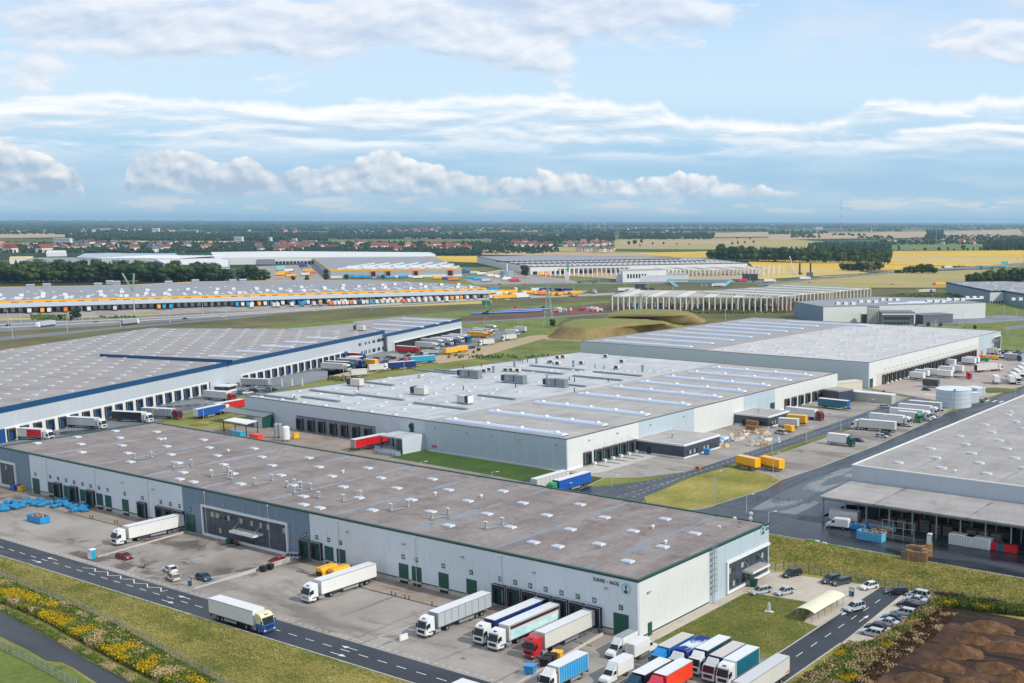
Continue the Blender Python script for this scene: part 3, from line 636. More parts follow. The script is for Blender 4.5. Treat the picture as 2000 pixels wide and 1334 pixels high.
def skylight_mesh(w,d,hgt=0.35,dome=0.22):
 mb=MB();mb.box(-w/2,w/2,-d/2,d/2,0,hgt,WHITE)
 a,b_=w/2-0.12,d/2-0.12;c,e=w/4,d/6
 v=[(-a,-b_,hgt+.01),(a,-b_,hgt+.01),(a,b_,hgt+.01),(-a,b_,hgt+.01),(-c,-e,hgt+dome),(c,-e,hgt+dome),(c,e,hgt+dome),(-c,e,hgt+dome)]
 mb.raw(v,[(0,1,5,4),(1,2,6,5),(2,3,7,6),(3,0,4,7),(4,5,6,7)],SKYG)
 return mb.mesh('skylight')
def put_on(root,name,mesh,x,y,z,rz=0.0):
 r=root.location;return link(name,mesh,root,(x-r.x,y-r.y,z),(0,0,rz))
def shelter_mesh(mat,inner,w=3.5,h=3.9,depth=0.65,z0=0.75,line=True):
 mb=MB();t_=0.62;x=w/2
 mb.box(-x,-x+t_,-depth,0,z0,z0+h,mat);mb.box(x-t_,x,-depth,0,z0,z0+h,mat)
 mb.box(-x+t_,x-t_,-depth,0,z0+h-0.85,z0+h,mat)
 mb.box(-x+t_,x-t_,-0.5,0,z0-0.12,z0+0.22,DARK)
 if line:
  mb.box(-x-.05,x+.05,-depth-.06,-depth+.02,z0+h-0.06,z0+h+0.06,GALV)
  mb.box(-x-.05,-x+.05,-depth-.06,-depth+.02,z0,z0+h-0.06,GALV);mb.box(x-.05,x+.05,-depth-.06,-depth+.02,z0,z0+h-0.06,GALV)
 return mb.mesh('dock_shelter')
def door_mesh(mat,w,h,z0=0.0,slats=5,th=0.14):
 mb=MB();s=h/slats
 for k in range(slats):mb.box(-w/2,w/2,-th,0,z0+k*s+0.02,z0+(k+1)*s-0.02,mat)
 mb.box(-w/2+.02,w/2-.02,-th+0.05,0,z0,z0+h,mat)
 return mb.mesh('dock_door')
def text_on(face,txt,a,z,size,mat,out=0.16,name='lettering',parent=None,bold=0.0,sx=1.0,depth=0.02):
 cu=bpy.data.curves.new(name,'FONT');cu.body=txt;cu.size=size;cu.align_x='CENTER';cu.align_y='CENTER'
 cu.extrude=depth;cu.offset=bold;cu.resolution_u=2;cu.materials.append(mat)
 tmp=bpy.data.objects.new('tmp',cu);me=bpy.data.meshes.new_from_object(tmp);bpy.data.objects.remove(tmp)
 o=bpy.data.objects.new(name,me);COL.objects.link(o);o.parent=face.root if parent is None else parent
 if parent is None:
  o.location=face.loc(a,z,out);o.rotation_euler=(math.pi/2,0,face.ang)
 else:o.location=(0,-0.07,0);o.rotation_euler=(math.pi/2,0,0)
 o.scale=(sx,1,1);return o
def plate(face,txt,a,z,s=0.95,mat=None,ink=None):
 me=cached(('plate',s,(mat or GREENT).name),lambda:MB().box(-s/2,s/2,-0.05,0,-s/2,s/2,mat or GREENT).mesh('number_plate'))
 o=face.put('number_plate',me,a,z,0.105)
 if txt:text_on(face,txt,0,0,s*0.78,ink or WHITE,name='numeral',parent=o,bold=0.012)
 return o
def lamp_mesh():return MB().box(-0.35,0.35,-0.5,0,-0.08,0.1,GALV).mesh('wall_lamp')
WL=lamp_mesh()
def windows(face,spans,z0,z1,out=0.12,blind=()):
 for i,(a0,a1)in enumerate(spans):
  w=a1-a0;n=max(1,round(w/1.1))
  fr=MB();fr.box(0,w,-0.06,0,z0,z0+.08,ANTH);fr.box(0,w,-0.06,0,z1-.08,z1,ANTH)
  for k in range(n+1):x=min(k*w/n,w-.06);fr.box(x,x+.06,-0.06,0,z0+.08,z1-.08,ANTH)
  f=face.put('window',fr.mesh('window'),a0,0,out)
  for k in range(n):
   me=cached(('pane',round(w/n,2),z0,z1,(i+k)%5 in blind),lambda:MB().box(0.05,w/n-.01,-0.03,0,z0+.07,z1-.07,BLIND if(i+k)%5 in blind else GLASS).mesh('pane'))
   child('pane',me,f,(k*w/n,0,0))
DUCTF=plain('fan_grille',L(112,114,114),.6)
def ac_mesh(w=0.9,d=0.4,h=1.3,z=0.35):
 mb=MB();mb.box(-w/2,w/2,-d/2,d/2,z,z+h,WHITE)
 for k in(0.3,0.7):mb.cyl((w*.12,-d/2-.015,z+h*k),(w*.12,-d/2+.01,z+h*k),h*.14,h*.14,DUCTF,10)
 mb.box(w/2,w/2+.01,-d/2+.05,d/2-.05,z+.08,z+h-.1,DUCTF)
 mb.box(-w/2,-w/2+.07,-d/2,d/2,0,z,GALV);mb.box(w/2-.07,w/2,-d/2,d/2,0,z,GALV);return mb.mesh('air_conditioner')
 # ---------------------------------------------------------------- 1. the near warehouse
X0,X1,Y0,Y1,H1=-346.4,-118.55,154.1,199.8,11.3
KN,kp=hall('warehouse','nearest long warehouse with brown felt roof, green trim and numbered green doors','warehouse',[(X0,Y0),(X1,Y0),(X1,Y1),(X0,Y1)],H1,ROOF1,GREENT,trim_h=0.42)
F1=Face(KN,(X0,Y0),(X1,Y0));F2=Face(KN,(X1,Y0),(X1,Y1));F4=Face(KN,(X0,Y1),(X0,Y0))
al=lambda px,z=8:F1.along(px,z)
b1,b2_,b3=al(62,3),al(358,6),al(607,6)
panels(F1,[(0,b1,WALLB)],0.0,H1-.45,6.0);panels(F1,[(b1,b2_,WALL)],1.15,H1-.45,6.05,gap=.17)
panels(F1,[(b2_,b3,WALLB)],0.0,H1-.45,6.0);panels(F1,[(b3,F1.L-0.1,WALL)],1.15,H1-.45,6.05,gap=.17)
for a0,a1 in((b1,b2_),(b3,F1.L-0.1)):
 MB().box(0,a1-a0,-0.13,0,0.92,1.13,GREENT).obj('base_trim',KN,F1.loc(a0,0));MB().box(0,a1-a0,-0.09,0,-0.02,0.90,CONCP).obj('plinth',KN,F1.loc(a0,0))
ysplit=F2.along(1384,5)
panels(F2,[(0.1,ysplit,WALLW)],0.62,H1-.45,7.6,gap=0.02);panels(F2,[(ysplit,F2.L,WALLS)],0.0,H1-.45,5.8,gap=0.06)
for nm,z0_,z1_,mt,out in(('base_trim',0.34,0.6,GREENT,0.13),('plinth',-0.02,0.32,CONCP,0.09)):
 me=MB().box(0.1,ysplit,-out,0,z0_,z1_,mt).mesh(nm);F2.put(nm,me,0)
panels(F4,[(0,F4.L,WALLB)],0.0,H1-.45,7.6)
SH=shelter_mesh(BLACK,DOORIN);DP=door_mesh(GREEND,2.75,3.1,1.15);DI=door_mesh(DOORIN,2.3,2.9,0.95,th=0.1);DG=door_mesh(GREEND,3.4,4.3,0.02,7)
PIT=MB().box(-1.5,1.5,-0.5,0,0.85,1.10,CONCP).box(-1.1,1.1,-0.16,0,0.15,0.82,BLACK).mesh('dock_leveller')
def pxa(x,sc,ox,z=5.4):return F1.along(ox+x/sc,z)
doors=[('A',197,2.814,0,'G')]+[(str(i+1),x,2.814,0,k)for i,(x,k)in enumerate(zip([279,322,366,410,456,501,547,594,688,786,887,939,990],'PSPSPSPPPSSSS'))]
doors+=[('B',1047,2.814,0,'G')]+[(str(14+i),x,3.074,350,k)for i,(x,k)in enumerate(zip([760,829,900,972],'SSPP'))]
doors+=[(str(18+i),x,3.566,780,k)for i,(x,k)in enumerate(zip([30,121,309,504,706,810,915,1022,1132,1246,1361],'PPPPSSSSSSS'))]+[('C',1546,3.566,780,'G')]
for txt,x,sc,ox,k in doors:
 a=pxa(x,sc,ox)
 if k=='G':F1.put('loading_door',DG,a,0,0.10)
 elif k=='P':F1.put('dock_door',DP,a,0,0.10);F1.put('dock_leveller',PIT,a,0,0.10)
 else:
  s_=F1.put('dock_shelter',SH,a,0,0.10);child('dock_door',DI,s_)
 plate(F1,txt,a,5.75 if k!='G' else 5.5)
for px in(240,300,440,680,790,905,1045,1185):F1.put('wall_lamp',WL,F1.along(px,8.6),8.6,0.1)
F2.put('wall_lamp',WL,F2.along(1265,8.4),8.4,0.1)
F2.put('side_door',MB().box(-0.55,0.55,-0.16,0,0.05,2.5,GREEND).mesh('side_door'),F2.along(1268,1.2),0,0.1)
PIPE=MB().cyl((0,-.12,.1),(0,-.12,H1-.5),.07,.07,WHITE,6).box(-.22,.22,-.26,0,H1-.75,H1-.45,WHITE).mesh('downpipe')
for k in range(1,9):F1.put('downpipe',PIPE,F1.L-9.2-24.1*k,0,.1)
def office_front(face,a0,a1,z0,z1,spans_up,spans_lo,up,lo,t_=0.55,open_left=False,open_right=False):
 face.put('facade_panel',MB().box(a0+t_,a1-t_,-0.14,0,z0+t_,z1-t_,ANTH).mesh('facade_panel'),0,0,0.1)
 fr=MB();fr.box(a0,a1,-0.4,0,z1-t_,z1,WHITE).box(a0,a1,-0.4,0,z0,z0+t_,WHITE)
 if not open_left:fr.box(a0,a0+t_,-0.4,0,z0+t_,z1-t_,WHITE)
 if not open_right:fr.box(a1-t_,a1,-0.4,0,z0+t_,z1-t_,WHITE)
 face.put('white_frame',fr.mesh('white_frame'),0,0,0.1)
 for k in range(1,int((a1-a0)/3.2)):
  face.put('cladding_joint',cached(('cj',z0,z1),lambda:MB().box(-.03,.03,-.02,0,z0+t_,z1-t_,BLACK).mesh('cladding_joint')),a0+k*3.2,0,0.245)
 windows(face,spans_up,*up,out=0.25,blind=(0,2));windows(face,spans_lo,*lo,out=0.25,blind=(1,))
def sp(face,xs,sc,ox,z):return[(face.along(ox+a/sc,z),face.along(ox+b_/sc,z))for a,b_ in xs]
up1=sp(F1,[(195,260),(278,343),(367,388),(402,450),(472,520),(530,550),(573,598),(627,645)],3.074,350,5.6)
lo1=sp(F1,[(205,225),(245,262),(490,522),(537,562),(600,645)],3.074,350,2.0)
of0,of1=F1.along(397,4),F1.along(565,4)
office_front(F1,of0,of1,0.05,7.6,up1,lo1,(4.9,6.3),(1.3,2.8))
office_front(F1,0.3,F1.along(35,2),0.05,7.4,[(3.5,5.2)],[(6,7.2)],(4.9,6.3),(1.3,2.8))
off2=F2.along(1417,4)
up2=sp(F2,[(1075,1100),(1115,1135),(1178,1202),(1212,1232),(1295,1320),(1335,1355)],3.994,1150,5.0)
lo2=sp(F2,[(1078,1100),(1112,1132),(1145,1160),(1205,1230),(1240,1262),(1280,1300)],3.994,1150,1.8)
office_front(F2,off2,F2.L-0.05,0.3,7.1,up2,lo2,(4.3,5.6),(1.3,2.6),open_right=True)
def canopy(face,a0,a1,z,dep=2.6):
 mb=MB();mb.box(a0,a1,-dep,0,z,z+0.5,WHITE,ROOFC2);face.put('entrance_canopy',mb.mesh('entrance_canopy'),0,0,0.25)
 mb=MB()
 for a in(a0+.6,a1-.6):mb.bar((a,-dep+.4,z+.5),(a,0,z+2.3),0.08,GALV)
 face.put('tie_rod',mb.mesh('tie_rod'),0,0,0.25)
 m_=(a0+a1)/2;face.put('entrance_door',MB().box(m_-.9,m_+.9,-.1,0,0.1,2.4,GLASS).box(m_-.03,m_+.03,-.14,-.1,0.1,2.4,GALV).mesh('entrance_door'),0,0,0.25)
canopy(F1,F1.along(350+365/3.074,3.6),F1.along(350+510/3.074,3.6),3.3);canopy(F2,F2.along(1150+1190/3.994,3.4),F2.along(1150+1325/3.994,3.4),3.3)
TEAL=plain('emblem_teal',L(120,196,205),0.4);INK=plain('sign_ink',L(22,34,52),0.4)
def emblem(face,a,z,s):
 mb=MB();n=28
 for k in range(n):
  t0,t1=2*math.pi*k/n,2*math.pi*(k+1)/n;r0,r1=s*.40,s*.5
  mb.face([(math.cos(t0)*r0,-.06,math.sin(t0)*r0),(math.cos(t0)*r1,-.06,math.sin(t0)*r1),(math.cos(t1)*r1,-.06,math.sin(t1)*r1),(math.cos(t1)*r0,-.06,math.sin(t1)*r0)],TEAL)
 mb.box(-.04*s,.04*s,-.1,0,-.34*s,.12*s,INK);mb.cyl((0,-.1,.2*s),(0,0,.2*s),.10*s,.10*s,INK,12)
 mb.raw([(-.22*s,-.1,-.2*s),(-.16*s,-.1,-.14*s),(0,-.1,-.26*s),(.16*s,-.1,-.14*s),(.22*s,-.1,-.2*s),(.12*s,-.1,-.36*s),(-.12*s,-.1,-.36*s)],[(0,1,2,6),(6,2,5),(2,3,4,5)],INK)
 face.put('anchor_emblem',mb.mesh('anchor_emblem'),a,z,0.12)
a_,z_=F1.hit(1183,1135.5)
text_on(F1,'KUEHNE',F1.along(1170.8,z_+.2),z_,1.02,INK,bold=0.0,sx=.70);text_on(F1,'+',F1.along(1186.8,z_),z_,.9,TEAL,bold=0.02);text_on(F1,'NAGEL',F1.along(1201,z_),z_,1.02,INK,bold=0.0,sx=.72)
emblem(F1,F1.along(1223.5,9.3),9.25,2.1);a_,z_=F2.hit(1489,1037);emblem(F2,a_,z_+.1,2.0);text_on(F2,'KN',a_+1.9,z_+.1,1.1,INK,sx=0.9)
lad=MB()
for dx in(-0.3,0.3):lad.bar((dx,-0.5,0),(dx,-0.5,H1+1.1),0.08,GALV)
for k in range(34):lad.bar((-0.3,-0.5,0.4+k*0.34),(0.3,-0.5,0.4+k*0.34),0.05,GALV)
for k in range(8):lad.box(-0.42,0.42,-1.05,-0.55,2.6+k*1.15,2.66+k*1.15,GALV)
for dx in(-.4,0,.4):lad.bar((dx,-1.05,2.6),(dx,-1.05,H1+1),0.05,GALV)
F2.put('ladder',lad.mesh('ladder'),ysplit+0.9,0,0.1)
SK=skylight_mesh(2.4,1.5,.3,.16)
nrow=0
for i in range(19):
 x=-127.4-11.93*i
 for j in range(3):
  y=(162.4,173.6,184.9)[j]if i%2==0 else(168.4,179.6,190.8)[j]
  put_on(KN,'skylight',SK,x,y,H1-.22)
for x,y in((-264.2,157.5),(-258.4,157.5),(-216.3,157.5),(-210.6,157.5),(-145.2,162.8)):put_on(KN,'skylight',SK,x,y,H1-.22)
AC=ac_mesh();ACL=ac_mesh(1.0,.5,1.9)
pipe=MB().bar((0,-2.2,.25),(0,2.2,.25),.22,GALV,.10).bar((.2,-2.2,.25),(.2,2.2,.25),.06,GALV).mesh('pipe_tray')
acs=[(262,896.5,0),(296,894,0),(338,913,0),(373,909,0),(413,929,0),(446,923.5,0),(451,936,1),(497,946,0),(531,939,0),(415-3,934-3,0),(574,962,0),(587,958,1),(606,956.5,0),(622,973,0),(670,979,0),(704,971,0),(763,997,0),(796,990,0),(843,1014,0),(875,1006,0),(949,1033,0),(981,1025,0),(560,952,0),(575,948,0)]
for px,py,big in acs:
 w=G(px,py,H1-.2);put_on(KN,'air_conditioner',ACL if big else AC,w.x,w.y,H1-.22,0.0 if not big else.3)
for a,b_ in((0,1),(2,3),(4,5),(7,8),(14,15),(16,17),(18,19),(20,21),(10,12)):
 p,q=G(*acs[a][:2],H1),G(*acs[b_][:2],H1);mb=MB()
 r=KN.location;mb.bar((p.x-r.x,p.y-r.y-.4,H1+.05),(q.x-r.x,q.y-r.y-.4,H1+.05),.32,GALV,.08);mb.bar((p.x-r.x+.5,p.y-r.y-.4,H1),(q.x-r.x+.5,q.y-r.y-.4,H1),.08,GALV);mb.obj('pipe_tray',KN)
VENT=MB().cyl((0,0,0),(0,0,.5),.22,.22,WHITE,8).cyl((0,0,.5),(0,0,.72),.42,.34,WHITE,10).mesh('roof_vent')
for px,py in((323,858),(446,881),(670,922),(940,970),(1275,1030),(850,965),(1300,1060)):w=G(px,py,H1);put_on(KN,'roof_vent',VENT,w.x,w.y,H1-.22)
ROD=MB().cyl((0,0,0),(0,0,1.4),.03,.015,GALV,4).box(-.15,.15,-.15,.15,0,.08,CONCP).mesh('lightning_rod')
for px,py in((1000,1020),(1122,1096),(820,950),(530,890),(330,880),(1437,1019),(1240,1080),(700,960)):w=G(px,py,H1);put_on(KN,'lightning_rod',ROD,w.x,w.y,H1-.22)
DISH=MB().cyl((0,0,0),(0,0,2.2),.05,.05,GALV,6).cyl((0,0,2.1),(.5,-.3,2.4),.45,.08,WHITE,10).mesh('aerial')
for px,py in((1435,1030),(1467,1020),(1466,1030),(1405,1047)):w=G(px,py,H1);put_on(KN,'aerial',DISH,w.x,w.y,H1-.22)
# ---------------------------------------------------------------- 2. the middle warehouse
CX0,CX1,CY0,CY1,H2=-378.5,-221.2,253.3,431,10.0
CB,_=hall('warehouse','pale grey middle warehouse with membrane roof and a row of blue barrel skylights','warehouse',[(CX0,CY0),(CX1,CY0),(CX1,CY1),(CX0+12,CY1)],H2,ROOFC,plain('grey_trim',L(92,100,106),.5),trim_h=0.25,edge_w=0.35)
C1=Face(CB,(CX0,CY0),(CX1,CY0));C2=Face(CB,(CX1,CY0),(CX1,CY1))
csp=C1.along(831,6)
MB().box(csp,C1.L,0.4,CY1-CY0-.4,H2-.215,H2-.17,ROOFC2).obj('roof',CB,(0,0,0))
panels(C1,[(0,csp,WALLC)],0,H2-.27,12,gap=0.03);panels(C1,[(csp,C1.L-.1,WALLS)],0.35,H2-.27,5.5,gap=.12)
bx=[C2.along(p,5)for p in(1247,1355,1452,1513,1620)]
panels(C2,[(0.1,bx[0],WALLW)],1.0,H2-.27,5.6,gap=.02);panels(C2,[(bx[0],bx[1],WALLS)],0,H2-.27,5.6,gap=.08)
panels(C2,[(bx[1],bx[2],WALLW)],0,H2-.27,6,gap=.02);panels(C2,[(bx[2],bx[3],WALLS)],0,H2-.27,6,gap=.08);panels(C2,[(bx[3],C2.L,WALLW)],1.0,H2-.27,6,gap=.02)
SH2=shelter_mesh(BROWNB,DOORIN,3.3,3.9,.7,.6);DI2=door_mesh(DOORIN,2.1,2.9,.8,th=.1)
RAMP=MB().box(-1.2,1.2,-1.3,-.1,.1,.8,WHITE).mesh('dock_ramp')
for px,n_ in zip((1145.7,1166.3,1182.5,1198.2,1214,1229.7,1243.2),range(7)):
 a=C2.along(px,2.5);s_=C2.put('dock_shelter',SH2,a,0,.1);child('dock_door',DI2,s_);plate(C2,str(n_+1),a,5.7,.8,WHITE,ANTH)
 C2.put('wheel_guide',cached('wg',lambda:MB().box(-.14,.14,-6.5,0,0.1,.32,GALV).box(-.5,.5,-1.1,0,.1,1.0,WHITE).mesh('wheel_guide')),a+2.2,0,.7)
for px in(1535.6,1549.2,1562.9,1576.3,1589.5,1601.2):
 a=C2.along(px,2.5);s_=C2.put('dock_shelter',SH2,a,0,.1);child('dock_door',DI2,s_);plate(C2,'',a,5.7,.8,WHITE)
C2.put('loading_door',DG,C2.along(1256.7,2.5),0,.1);C2.put('loading_door',DG,C2.along(1508,2.5),0,.1)
C2.put('side_door',MB().box(-.6,.6,-.1,0,0,2.3,ANTH).mesh('side_door'),C2.along(1270.5,1.2),0,.1)
SHK=shelter_mesh(BLACK,DOORIN,3.3,4.1,.7,.5)
a0,a1=C1.along(580,4),C1.along(734,4)
C1.put('dock_surround',MB().box(a0,a1,-.12,0,.2,5.4,plain('grey_dock_wall',L(128,130,134),.6)).box(a0,a1,-.2,-.12,5.25,5.45,ANTH).mesh('dock_surround'),0,0,.1)
for px in(588,609.5,630.5,653,675,697.5,720.7):s_=C1.put('dock_shelter',SHK,C1.along(px,3),0,.22);child('dock_door',DI2,s_)
SGREEN=plain('sign_green',L(16,100,76),.5)
a_,z_=C1.hit(804.5,838);mb=MB()
for dx,dz,r in((0,.9,.75),(-.7,.4,.6),(.6,.3,.7),(.1,-.4,.8),(-.5,-.9,.5),(.6,-1.0,.55),(-1.0,1.0,.4),(.7,1.4,.5),(-.1,1.6,.45)):mb.cyl((dx,-.12,dz+.2),(dx,0,dz+.2),r,r,SGREEN,9)
C1.put('green_emblem',mb.mesh('green_emblem'),a_,z_,.1)
a_,z_=C1.hit(805,849);C1.put('name_plate',MB().box(-1.9,1.9,-.12,0,-.75,.75,BLACK).mesh('name_plate'),a_,z_,.1);text_on(C1,'UPM',a_,z_,1.55,WALL,.24,bold=.03,sx=1.1)
PINK=plain('pink_notice',L(206,60,100),.5)
for px in(846.5,852):C1.put('hose_reel',MB().box(-.4,.4,-.25,0,-.4,.4,PINK).mesh('hose_reel'),C1.along(px,1.6),1.6,.1)
for px in(850,912,960,1015,1087):C1.put('wall_lamp',WL,C1.along(px,7.8),7.8,.1)
for px in(1150,1205,1270,1335):C2.put('wall_lamp',WL,C2.along(px,8),8,.1)
def barrel_mesh(Lx,r=1.5,hh=.8,domes=5):
 mb=MB();n=6;prof=[(-r*math.cos(math.pi*k/n),hh*math.sin(math.pi*k/n)+.25)for k in range(n+1)]
 for k in range(n):
  (ya,za),(yb,zb)=prof[k],prof[k+1];mb.face([(0,ya,za),(0,yb,zb),(Lx,yb,zb),(Lx,ya,za)][::-1],SKYB)
 for x in(0,Lx):
  mb.face([(x,y,z)for y,z in prof],WHITE)
 mb.box(0,Lx,-r-.05,-r,0,.27,WHITE).box(0,Lx,r,r+.05,0,.27,WHITE)
 for k in range(int(Lx/2)):mb.box(2*k+1,2*k+1.07,-.6,.6,hh+.2,hh+.29,WHITE)
 return mb.mesh('barrel_skylight')
BAR=barrel_mesh(50.5);DOME=MB().cyl((0,0,.9),(0,0,1.25),.9,.75,WHITE,10).cyl((0,0,1.25),(0,0,1.55),.7,.15,WHITE,10).mesh('dome')
for i,y in enumerate((256.6,276.2,299.0,323.2,343.8,361,379,396.5,414)):
 b_=put_on(CB,'barrel_skylight',BAR,-275.5,y+.2,H2-.17)
 for k in range(5 if i in(1,2)else 4):child('dome',DOME,b_,(3.5+k*(44/(4 if i in(1,2)else 3)),0,0))
SKC=skylight_mesh(1.7,1.3,.3,.12)
for i in range(7):
 for j in range(9 if i<6 else 8):
  x=-299.8-12.15*i+(0 if j%2==0 else-6.0);y=(256,264.9,272.5,284.2,296.4,307.4,316.2,328,340)[j]
  if x>CX0+3 and not(318<y<335 and x>-345):put_on(CB,'skylight',SKC,x,y,H2-.22)
for k in range(26):
 x=-372+(k*37%140);y=340+(k*23%86)
 if x<-285+0:put_on(CB,'skylight',SKC,x,y,H2-.22)
DUCTG=plain('duct_metal',L(128,142,146),.4,.3,var=.15);DARKV=plain('vent_grille',L(52,56,60),.7);CREAM=plain('cream_unit',L(204,198,190),.6,var=.12)
def ahu_mesh(l=8,w=2.6,h=2.4):
 mb=MB();mb.box(-l/2,l/2,-w/2,w/2,.5,.5+h,DUCTG);mb.box(-l/2-1.4,-l/2,-w/2+.15,w/2-.15,.7,.3+h,DARKV)
 mb.box(-.15,.25,-w/2-.04,w/2+.04,.55,.5+h+.03,DARKV);mb.box(-l/2-1,l/2+.6,-w/2-.5,w/2+.5,.28,.48,GALV)
 for k in range(5):mb.box(-l/2+k*l/4-.05,-l/2+k*l/4+.05,-w/2-.02,w/2+.02,0,.28,GALV)
 mb.box(-l/2+1,-l/2+2,-w/2-.03,-w/2,.8,h,GALV);return mb.mesh('air_handling_unit')
AHU=ahu_mesh()
for px,py,sc_ in((920,737,1.15),(1007,747,1.15),(1088,754,1.1)):
 w=G(px,py,H2);o=put_on(CB,'air_handling_unit',AHU,w.x,w.y,H2-.22,R(8));o.scale=(sc_,sc_,sc_)
CHU=MB().box(-3,3,-1.3,1.3,.5,3.0,CREAM).box(-3.4,-1.6,-1.34,1.34,.7,3.1,DARKV).box(-3.5,-3.38,-1.2,1.2,.6,3.2,WHITE).box(-3.5,3.2,-1.5,1.5,.25,.45,GALV).mesh('roof_chiller')
for px,py in((695,753),(820,770),(908,787)):w=G(px,py,H2);put_on(CB,'roof_chiller',CHU,w.x,w.y,H2-.22,R(10)if px<900 else R(172))
STK=MB().cyl((0,0,0),(0,0,2.6),.5,.5,DUCTG,10).cyl((0,0,2.6),(0,0,2.9),.75,.75,DUCTG,10).mesh('exhaust_stack');STS=MB().cyl((0,0,0),(0,0,2.2),.28,.28,DARKV,8).mesh('exhaust_stack')
for px,py in((1048,709),(1120,716),(964,727),(1255,725),(1005,716)):w=G(px,py,H2);put_on(CB,'exhaust_stack',STK,w.x,w.y,H2-.22)
for px,py in((1012,706),(1016,706),(1021,707),(1030,707),(1069,710),(1080,712),(1085,712),(1135,710),(1141,710),(1068,738),(1122,744),(1112,742),(1162,718),(1180,720),(905,719),(868,728),(818,738),(1007,756),(905,760),(1200,722),(1122,764),(1188,745),(940,716),(700,762),(575,780)):w=G(px,py,H2);put_on(CB,'exhaust_stack',STS,w.x,w.y,H2-.22).scale=(.7,.7,.7)
for px,py in((1075,709),(1090,712),(1136,711),(1215,708),(1183,698),(1205,720),(1000,725),(1012,726),(988,725),(1090,700),(1100,699),(955,724),(946,727)):
 w=G(px,py,H2);o=put_on(CB,'roof_fan_unit',cached('fan',lambda:MB().box(-1.0,1.0,-.8,.8,.3,1.7,CREAM).box(-.8,.8,-.84,-.8,.5,1.5,DARKV).box(-1,1,-.8,.8,.1,.2,GALV).mesh('roof_fan_unit')),w.x,w.y,H2-.22,R(px%40))
DUC=MB().box(0,26,-.7,.7,.1,.9,DUCTG).mesh('roof_duct')
for px,py,l in((810,667+55,1.0),(593+14,762,1.0),(695,770,1),(810,787,1.0),(700,745,.8),(935,772,.7),(1036,714,1.2),(1120,734,1.0),(1160,726,1.0),(1020,723,.9),(850,722,.7),(1095,750,.5),(500,770,.9),(590,735+40,.8)):
 w=G(px,py,H2);put_on(CB,'roof_duct',DUC,w.x,w.y,H2-.22).scale=(l,1,.7)
p=G(832,893);ax0,ax1=C1.along(787,3),C1.along(831,3)
mb=MB();mb.box(ax0-.8,ax1-.3,-9.5,-.15,5.0,5.4,WALLC,ROOFC);mb.box(ax1-.4,ax1-.15,-9.5,-.15,0,5.0,WALLC);mb.box(ax0,ax0+.35,-9.4,-9.0,0,5.0,ANTH);mb.box(ax0,ax0+.35,-4.5,-4.15,0,5.0,ANTH);mb.box(ax1-3,ax1-.4,-9.5,-9.3,0,5.0,ANTH)
C1.put('loading_annexe',mb.mesh('loading_annexe'),0,0,0)
def flat_box(name,label,cat,px_c,px_r,h,depth_to_x,roofm,winpx=None,base=.55):
 """low dark office standing against the right face of the middle warehouse"""
 c=G(*px_c);r=G(*px_r);x0=CX1+.2;o=empty(name,(x0,c.y,0),0,label,cat)
 w,d=c.x-x0,r.y-c.y
 MB().box(0,w,0,d,-.05,base,WHITE).box(.06,w-.06,.06,d-.06,base,h-.6,ANTH).obj('wall',o)
 MB().box(-.02,w+.1,-.1,d+.1,h-.6,h,WHITE,WHITE).box(.4,w-.4,.4,d-.4,h,h+.005,roofm).obj('roof',o)
 fa,fb=Face(o,(x0,c.y),(x0+w,c.y)),Face(o,(x0+w,c.y),(x0+w,c.y+d))
 windows(fb,[(d*.08,d*.36),(d*.52,d*.78),(d*.84,d*.9)],1.0,2.4,out=0.0,blind=(1,3));windows(fa,[(w*.68,w*.92)],1.0,2.3,out=0.0)
 fa.put('entrance_door',MB().box(-.7,.7,-.1,0,.1,2.4,BLACK).mesh('entrance_door'),w*.28,0,0.02)
 put_on(o,'air_conditioner',AC,x0+w*.5,c.y+d*.35,h);return o
flat_box('gate_office','larger low black office with white rim beside the green door of the middle warehouse','office building',(1336.5,896.5),(1391,873),4.6,0,ROOFC2)
flat_box('gate_office','smaller low black office with white rim next to the pile of pallets','office building',(1501,836.5),(1533,823.5),4.4,0,ROOFC2)
# ---------------------------------------------------------------- 3. the back warehouse with the white roof
DX0,DX1,DY0,DY1,H3=-387.5,-218.2,456.6,634,12.0
DB,_=hall('warehouse','back warehouse with half white and half grey roof behind the middle one','warehouse',[(DX0,DY0),(DX1,DY0),(DX1,DY1),(DX0,DY1)],H3,ROOFD,plain('grey_trim2',L(110,118,124),.5),trim_h=.2,edge_w=.3)
D1=Face(DB,(DX0,DY0),(DX1,DY0));D2=Face(DB,(DX1,DY0),(DX1,DY1))
xdiv=G(1372,684,H3).x-DX0
MB().box(.35,xdiv,.35,DY1-DY0-.35,H3-.21,H3-.17,roof_mat('dark_grey_felt',[(0.3,L(140,138,138)),(0.7,L(160,157,154))],None,fine_amt=.08)).obj('roof',DB)
panels(D1,[(0,D1.L-.1,WALLC)],0,H3-.22,12,gap=.04)
dsp=D2.along(1911,8);panels(D2,[(.1,dsp,WALLW)],5.6,H3-.22,12,gap=.04);panels(D2,[(dsp,D2.L,WALLS)],0,H3-.22,6)
D2.put('dock_wall',MB().box(8,dsp,-.06,0,0,5.55,plain('beige_dock_wall',L(196,190,180),.7)).mesh('dock_wall'),0);panels(D2,[(.1,7.9,WALLW)],0,5.55,8)
D2.put('loading_door',DG,D2.along(1701,2),0,.1)
SH3=shelter_mesh(BLACK,DOORIN,3.2,4.2,.7,.5);first,last=D2.along(1725.5,2.5),D2.along(1903,2.5);nD=26
for k in range(nD):
 a=first+(last-first)*k/(nD-1);D2.put('dock_shelter',SH3,a,0,.1);D2.put('dock_ramp',RAMP,a+2.6,0,.0).scale=(.6,1,1)
 D2.put('wall_lamp',WL,a+1,7.2,.1)
